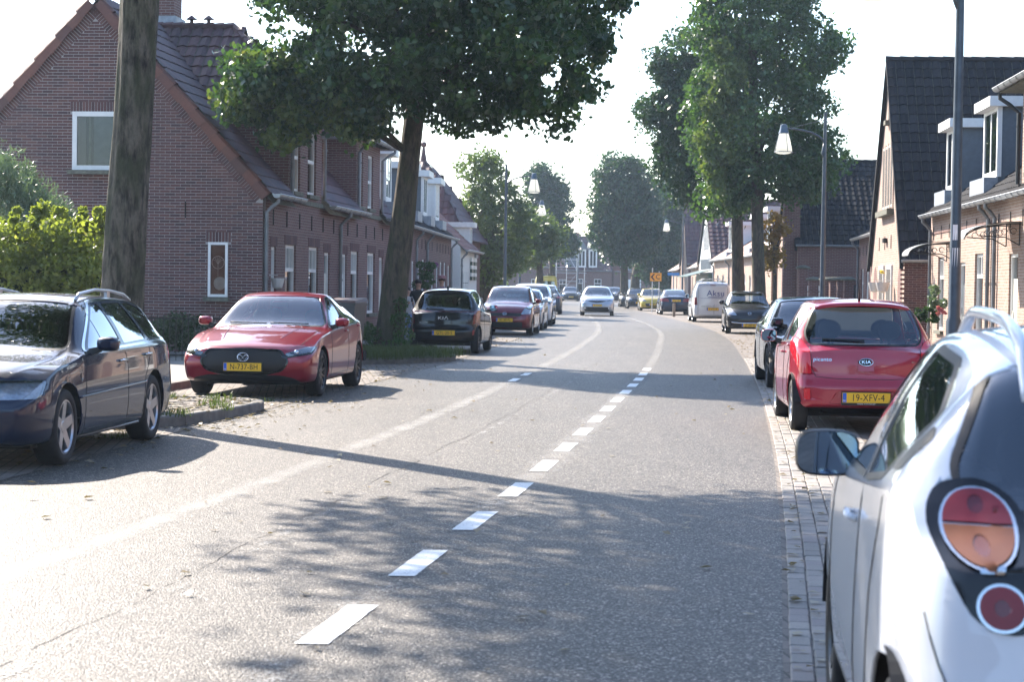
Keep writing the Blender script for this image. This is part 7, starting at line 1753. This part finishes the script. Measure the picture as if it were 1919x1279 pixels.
# white van
vsp = spec(4.4,.905,1.82,.92,3.65,.31,.85,(1.15,1.12),(1.95,1.74),(4.12,1.80),(4.32,1.12),1.08,(1.02,1.05),wroof=.80,peak=.6, lean_r=K((.2,.05),(.4,0),(.6,0),(1.1,.02),(1.8,.06)), bow_r=.07)
vsp['ztop'] = K((0,.78),(.05,.85),(.9,1.08),(1.15,1.12),(1.95,1.74),(2.6,1.81),(4.0,1.82),(4.25,1.79),(4.38,1.66),(4.4,1.6)); vsp['wre'] = K((0,.6),(.3,.7),(1.1,.8),(1.95,.76),(4.2,.76),(4.4,.72))
vsp['zsh'] = K((0,.68),(.3,.82),(1,1.0),(1.5,1.03),(4.4,1.08))
def van_extra(c):
    c.region('tail_light', symr, rounded([(.70,.78),(.82,.78),(.82,1.12),(.72,1.12)],.02,2), M['red_lens'], .008, -.35, cond=lambda q: q.y > 1.2)
    c.line('rear', [(-.66,.34),(-.66,1.6),(-.55,1.68),(.55,1.68),(.66,1.6),(.66,.34)], .006); c.line('rear', [(-.05,.36),(-.05,.8)], .006); c.line('rear', [(-.05,.8),(-.66,.82)], .004)
    M['aksu_blue'] = mat_plain('blue van lettering', (0.02,0.04,0.25), .5)
    text_on(c, 'rear', -.12, 1.30, 'Aksu', .36, 'aksu_blue', .012, sx=1.05, name='company_lettering'); b = MB(); F_ = c.frame('rear', -.12, 1.13, .01); b.M = F_
    for k in range(16): b.box(-.34+k*.043, -.34+k*.043+.03, -.018, .018, 0, .002)
    b.build('small_lettering', M['aksu_blue'], c.root); b = MB(); F_ = c.frame('rear', .2, 1.08, .01); b.M = F_; b.box(-.36,.55,-.005,.005,0,.002); b.build('rule_line', M['aksu_blue'], c.root)
    b = MB(); b.M = c.frame('rear', .12, .72, .01)
    for k in range(22): b.box(-.4+k*.036, -.4+k*.036+.022, -.01, .01, 0, .002)
    b.build('small_lettering', M['ink'], c.root)
    c.region('brake_light', ['rear'], [(-.12,1.655),(.12,1.655),(.12,1.68),(-.12,1.68)], M['red_lens'], .01, 0, cond=lambda q: q.y > .8)
    for x in (-.45,.45): b = MB(); b.box(x-.03,x+.03,-.3,1.7,1.86,1.92); b.build('roof_bar', M['alloy'], c.root)
    for y in (-.2,.6,1.4): b = MB(); b.box(-.62,.62,y-.03,y+.03,1.80,1.865); b.build('roof_bar', M['alloy'], c.root)
    for k in range(2):
        b = MB()
        for x in (-.3+k*.36, .0+k*.36): b.box(x-.02,x+.02,-.6,1.95,1.93,1.98)
        for j in range(8): b.box(-.3+k*.36,.0+k*.36,-.5+j*.32,-.46+j*.32,1.94,1.965)
        b.build('ladder', M['alloy'], c.root)
generic('delivery_van', 'white van with blue company lettering on its back doors and ladders on the roof', P_white, vsp, 'v', 'r', (1,'r',(8.22,89.4),math.pi-.03),
    side=[[(1.35,1.1),(1.75,1.42),(2.0,1.62),(2.3,1.64),(2.35,1.12)]], wind=[(-.66,1.16),(.66,1.16),(.58,1.68),(-.58,1.68)], plate='V-337-LV', plate_z=.6, mir=(1.5,1.15), extra=van_extra, cat='van', cab=False)
# navy saloon
ssp = spec(4.6,.885,1.44,.9,3.6,.32,.72,(1.4,.95),(2.2,1.39),(3.2,1.38),(3.95,1.05),.98,(.92,.97),wroof=.66)
ssp['ztop'] = K((0,.66),(.05,.72),(.4,.84),(1.15,.93),(1.4,.95),(2.2,1.39),(2.6,1.44),(3.2,1.38),(3.95,1.06),(4.3,1.05),(4.55,1.02),(4.6,.98))
generic('saloon_car', 'dark blue saloon seen from behind with wide red tail lamps, behind the wooden bollard', P_navy, ssp, 's', 'r', (1,'r',(8.35,111),math.pi-.02),
    side=[[(1.7,.94),(2.15,1.2),(2.4,1.34),(2.62,1.36),(2.68,.965)],[(2.76,.97),(2.72,1.36),(3.1,1.34),(3.6,1.1),(3.5,.99)]], wind=[(-.66,.97),(.66,.97),(.52,1.36),(-.52,1.36)], rear=[(-.62,1.09),(.62,1.09),(.52,1.35),(-.52,1.35)],
    tail=[(.38,.74),(.84,.76),(.84,.92),(.44,.92)], plate='27-LT-HK', plate_z=.8)
hs = lambda L=4.1, W=.86, H=1.46, r=.31: spec(L,W,H,.85,L-.78,r,.74,(1.3,.97),(2.05,1.40),(L-.8,1.40),(L-.15,1.0),.94,(.93,.98),wroof=.67)
def std(H=1.46, L=4.1, W=.86):
    k = (H-1.46)
    return dict(wind=[(-.78*W,.99),(.78*W,.99),(.62*W,1.37+k),(-.62*W,1.37+k)], rear=[(-.68*W,1.03),(.68*W,1.03),(.58*W,1.36+k),(-.58*W,1.36+k)],
        side=[[(1.6,.96),(2.0,1.2+k*.5),(2.2,1.34+k),(2.42,1.36+k),(2.48,.98)],[(2.56,.985),(2.54,1.37+k),(L-.95,1.35+k),(L-.62,1.06),(L-.75,1.0)]])
HEADS = [(.48*.86,.62),(.98*.86,.64),(1.0*.86,.80),(.60*.86,.74)]
generic('hatchback', 'mustard yellow hatchback facing the camera, parked behind the dark blue saloon', P_yellow, hs(), 'h', 'f', (-1,'f',(8.25,127),-.02), head=HEADS, grille=[(-.45,.3),(.45,.3),(.5,.5),(-.5,.5)], plate='TZ-58-LB', **std())
generic('hatchback', 'dark hatchback facing the camera just left of the mustard yellow one', P_black, hs(), 'h', 'f', (-1,'f',(8.1,139),-.02), head=HEADS, grille=[(-.45,.3),(.45,.3),(.5,.5),(-.5,.5)], plate='90-SJ-XD', **std())
generic('estate_car', 'grey-black car farthest left in the right-hand row of parked cars', P_black, hs(4.3), 'h', 'f', (-1,'f',(8.15,149),-.02), head=HEADS, plate='8-KTV-31', **std(L=4.3))
# silver crossover driving towards us
def chr_extra(c):
    for ax in ('x+','x-'): c.region('sill_cladding', [ax], [(1.1,.2),(3.2,.2),(3.2,.36),(1.1,.36)], M['black'], .004, -.2)
    for sg in (1,-1): lamp_ball(c, 'front', sg*.62, .40, .05, .0, 'white')
generic('crossover_car', 'silver crossover driving towards the camera in the middle of the road', P_silver, spec(4.36,.9,1.565,.9,3.55,.345,.86,(1.35,1.08),(2.1,1.5),(3.4,1.48),(4.2,1.12),1.05,(1.03,1.12),wroof=.64,zmid=.6), 'c', 'f', (-1,'f',(3.66,104),-.05),
    wind=[(-.72,1.09),(.72,1.09),(.55,1.46),(-.55,1.46)], rear=[(-.6,1.15),(.6,1.15),(.5,1.44),(-.5,1.44)], side=[[(1.7,1.06),(2.15,1.33),(2.4,1.46),(2.55,1.47),(2.6,1.09)],[(2.68,1.1),(2.65,1.47),(3.2,1.44),(3.7,1.2),(3.6,1.14)]],
    head=[(.48,.78),(.86,.72),(.9,.86),(.7,.88)], grille=[(-.52,.79),(.52,.79),(.3,.72),(0,.68),(-.3,.72)], low=[(-.6,.24),(.6,.24),(.72,.46),(-.72,.46)], plate='PL-177-X', badge=.77, extra=chr_extra, plate_z=.55, mir=(1.7,1.12))
# left row
generic('small_mpv', 'dark red tall hatchback facing the camera, plate 47-XF-FL', P_darkred, spec(4.08,.845,1.55,.82,3.42,.3,.84,(1.15,1.04),(1.95,1.49),(3.4,1.49),(3.98,1.02),.95,(.96,1.0),wroof=.70), 'm', 'f', (1,'f',(.56,61.96),-.09),
    wind=[(-.66,1.04),(.66,1.04),(.56,1.46),(-.56,1.46)], rear=[(-.58,1.05),(.58,1.05),(.5,1.42),(-.5,1.42)], side=[[(1.4,1.0),(1.85,1.3),(2.05,1.45),(2.25,1.46),(2.3,1.01)],[(2.38,1.01),(2.36,1.46),(3.2,1.44),(3.4,1.1),(3.3,1.03)]],
    head=[(.50,.66),(.84,.68),(.84,.95),(.60,.86)], grille=[(-.5,.60),(.5,.60),(.52,.70),(-.52,.70)], low=[(-.55,.25),(.55,.25),(.55,.42),(-.55,.42)], plate='47-XF-FL', badge=.67, plate_z=.48, mir=(1.5,1.05))
generic('hatchback', 'pale silver-blue hatchback between the dark red car and the white crossover', P_lblue, hs(3.9,.82,1.45), 'h', 'f', (1,'f',(1.0,69.4),-.08), head=HEADS, plate='31-ZB-GK', **std(1.45,3.9,.82))
generic('crossover_car', 'white crossover with black-rimmed fog lamps facing the camera in the left row', P_white, spec(4.4,.92,1.64,.9,3.55,.35,.92,(1.3,1.12),(2.05,1.56),(3.6,1.56),(4.25,1.12),1.02,(1.06,1.1),wroof=.68,zmid=.6), 'c', 'f', (1,'f',(1.46,77.0),-.07),
    head=[(.5,.8),(.88,.82),(.9,.98),(.66,.92)], grille=[(-.45,.72),(.45,.72),(.5,.84),(-.5,.84)], low=[(-.6,.25),(.6,.25),(.72,.5),(-.72,.5)], plate='TX-703-N', wind=[(-.72,1.13),(.72,1.13),(.58,1.52),(-.58,1.52)], rear=[(-.6,1.15),(.6,1.15),(.5,1.48),(-.5,1.48)],
    side=[[(1.65,1.1),(2.1,1.38),(2.3,1.51),(2.5,1.53),(2.56,1.12)],[(2.64,1.12),(2.62,1.53),(3.4,1.5),(3.8,1.22),(3.7,1.14)]], mir=(1.6,1.16), rim='alloy_dark')
generic('crossover_car', 'navy crossover seen from behind at the far end of the left row', P_navy, hs(4.3,.9,1.5), 'h', 'r', (-1,'r',(2.56,107),math.pi-.04), tail=[(.62,.86),(.86,.88),(.88,1.0),(.6,.98)], plate='5-SGR-20', **std(1.5,4.3,.9))
generic('hatchback', 'white car whose roof shows just beyond the navy crossover', P_white, hs(4.2,.9,1.6), 'h', 'r', (-1,'r',(2.75,118),math.pi-.04), tail=[(.62,.86),(.86,.88),(.88,1.0),(.6,.98)], **std(1.6,4.2,.9))
# yellow van
ysp = spec(5.2,.98,2.35,1.0,4.3,.35,.95,(1.2,1.3),(2.0,2.2),(5.0,2.33),(5.15,1.3),1.4,(1.2,1.3),wroof=.84,peak=.6, lean_r=K((.2,.05),(.4,0),(2.3,.06)), bow_r=.06)
ysp['ztop'] = K((0,.9),(.05,.95),(.9,1.22),(1.2,1.3),(2.0,2.15),(2.6,2.34),(4.9,2.35),(5.1,2.32),(5.2,2.2)); ysp['wre'] = K((0,.6),(.3,.7),(1.1,.82),(1.95,.82),(5,.84),(5.2,.8)); ysp['zsh'] = K((0,.8),(.3,.95),(1,1.1),(1.5,1.2),(5.2,1.3))
def yv(c):
    for y in (-.9,.3,1.6): b = MB(); b.box(-.75,.75,y-.05,y+.05,2.34,2.42); b.build('roof_bar', M['black'], c.root)
    for x in (-.62,-.2,.3,.62): b = MB(); b.box(x-.06,x+.06,-1.2,2.3,2.42,2.52); b.build('roof_load', M['black'], c.root)
    c.region('rear_window', ['rear'], rounded([(-.72,1.35),(.72,1.35),(.68,1.88),(-.68,1.88)],.06,3), M['glass_tint'], .003, 0, cond=lambda q: q.y > 1)
generic('delivery_van', 'yellow van with a loaded roof rack, at the far end of the left row', P_yellow, ysp, 'v', 'r', (-1,'r',(3.62,163),math.pi), side=[[(1.5,1.35),(1.85,1.75),(2.1,2.0),(2.4,2.02),(2.45,1.36)]], tail=[(.78,.9),(.92,.9),(.92,1.25),(.8,1.25)], extra=yv, cat='van', mir=(1.6,1.35), cab=False)
generic('hatchback', 'distant dark car facing the camera between yellow van and silver crossover', P_black, hs(), 'h', 'f', (-1,'f',(5.0,196),0), head=HEADS, plate='66-RH-TN', **std())
generic('hatchback', 'distant dark car facing the camera in front of the white garage door', P_navy, hs(), 'h', 'f', (-1,'f',(9.2,193),0), head=HEADS, **std())
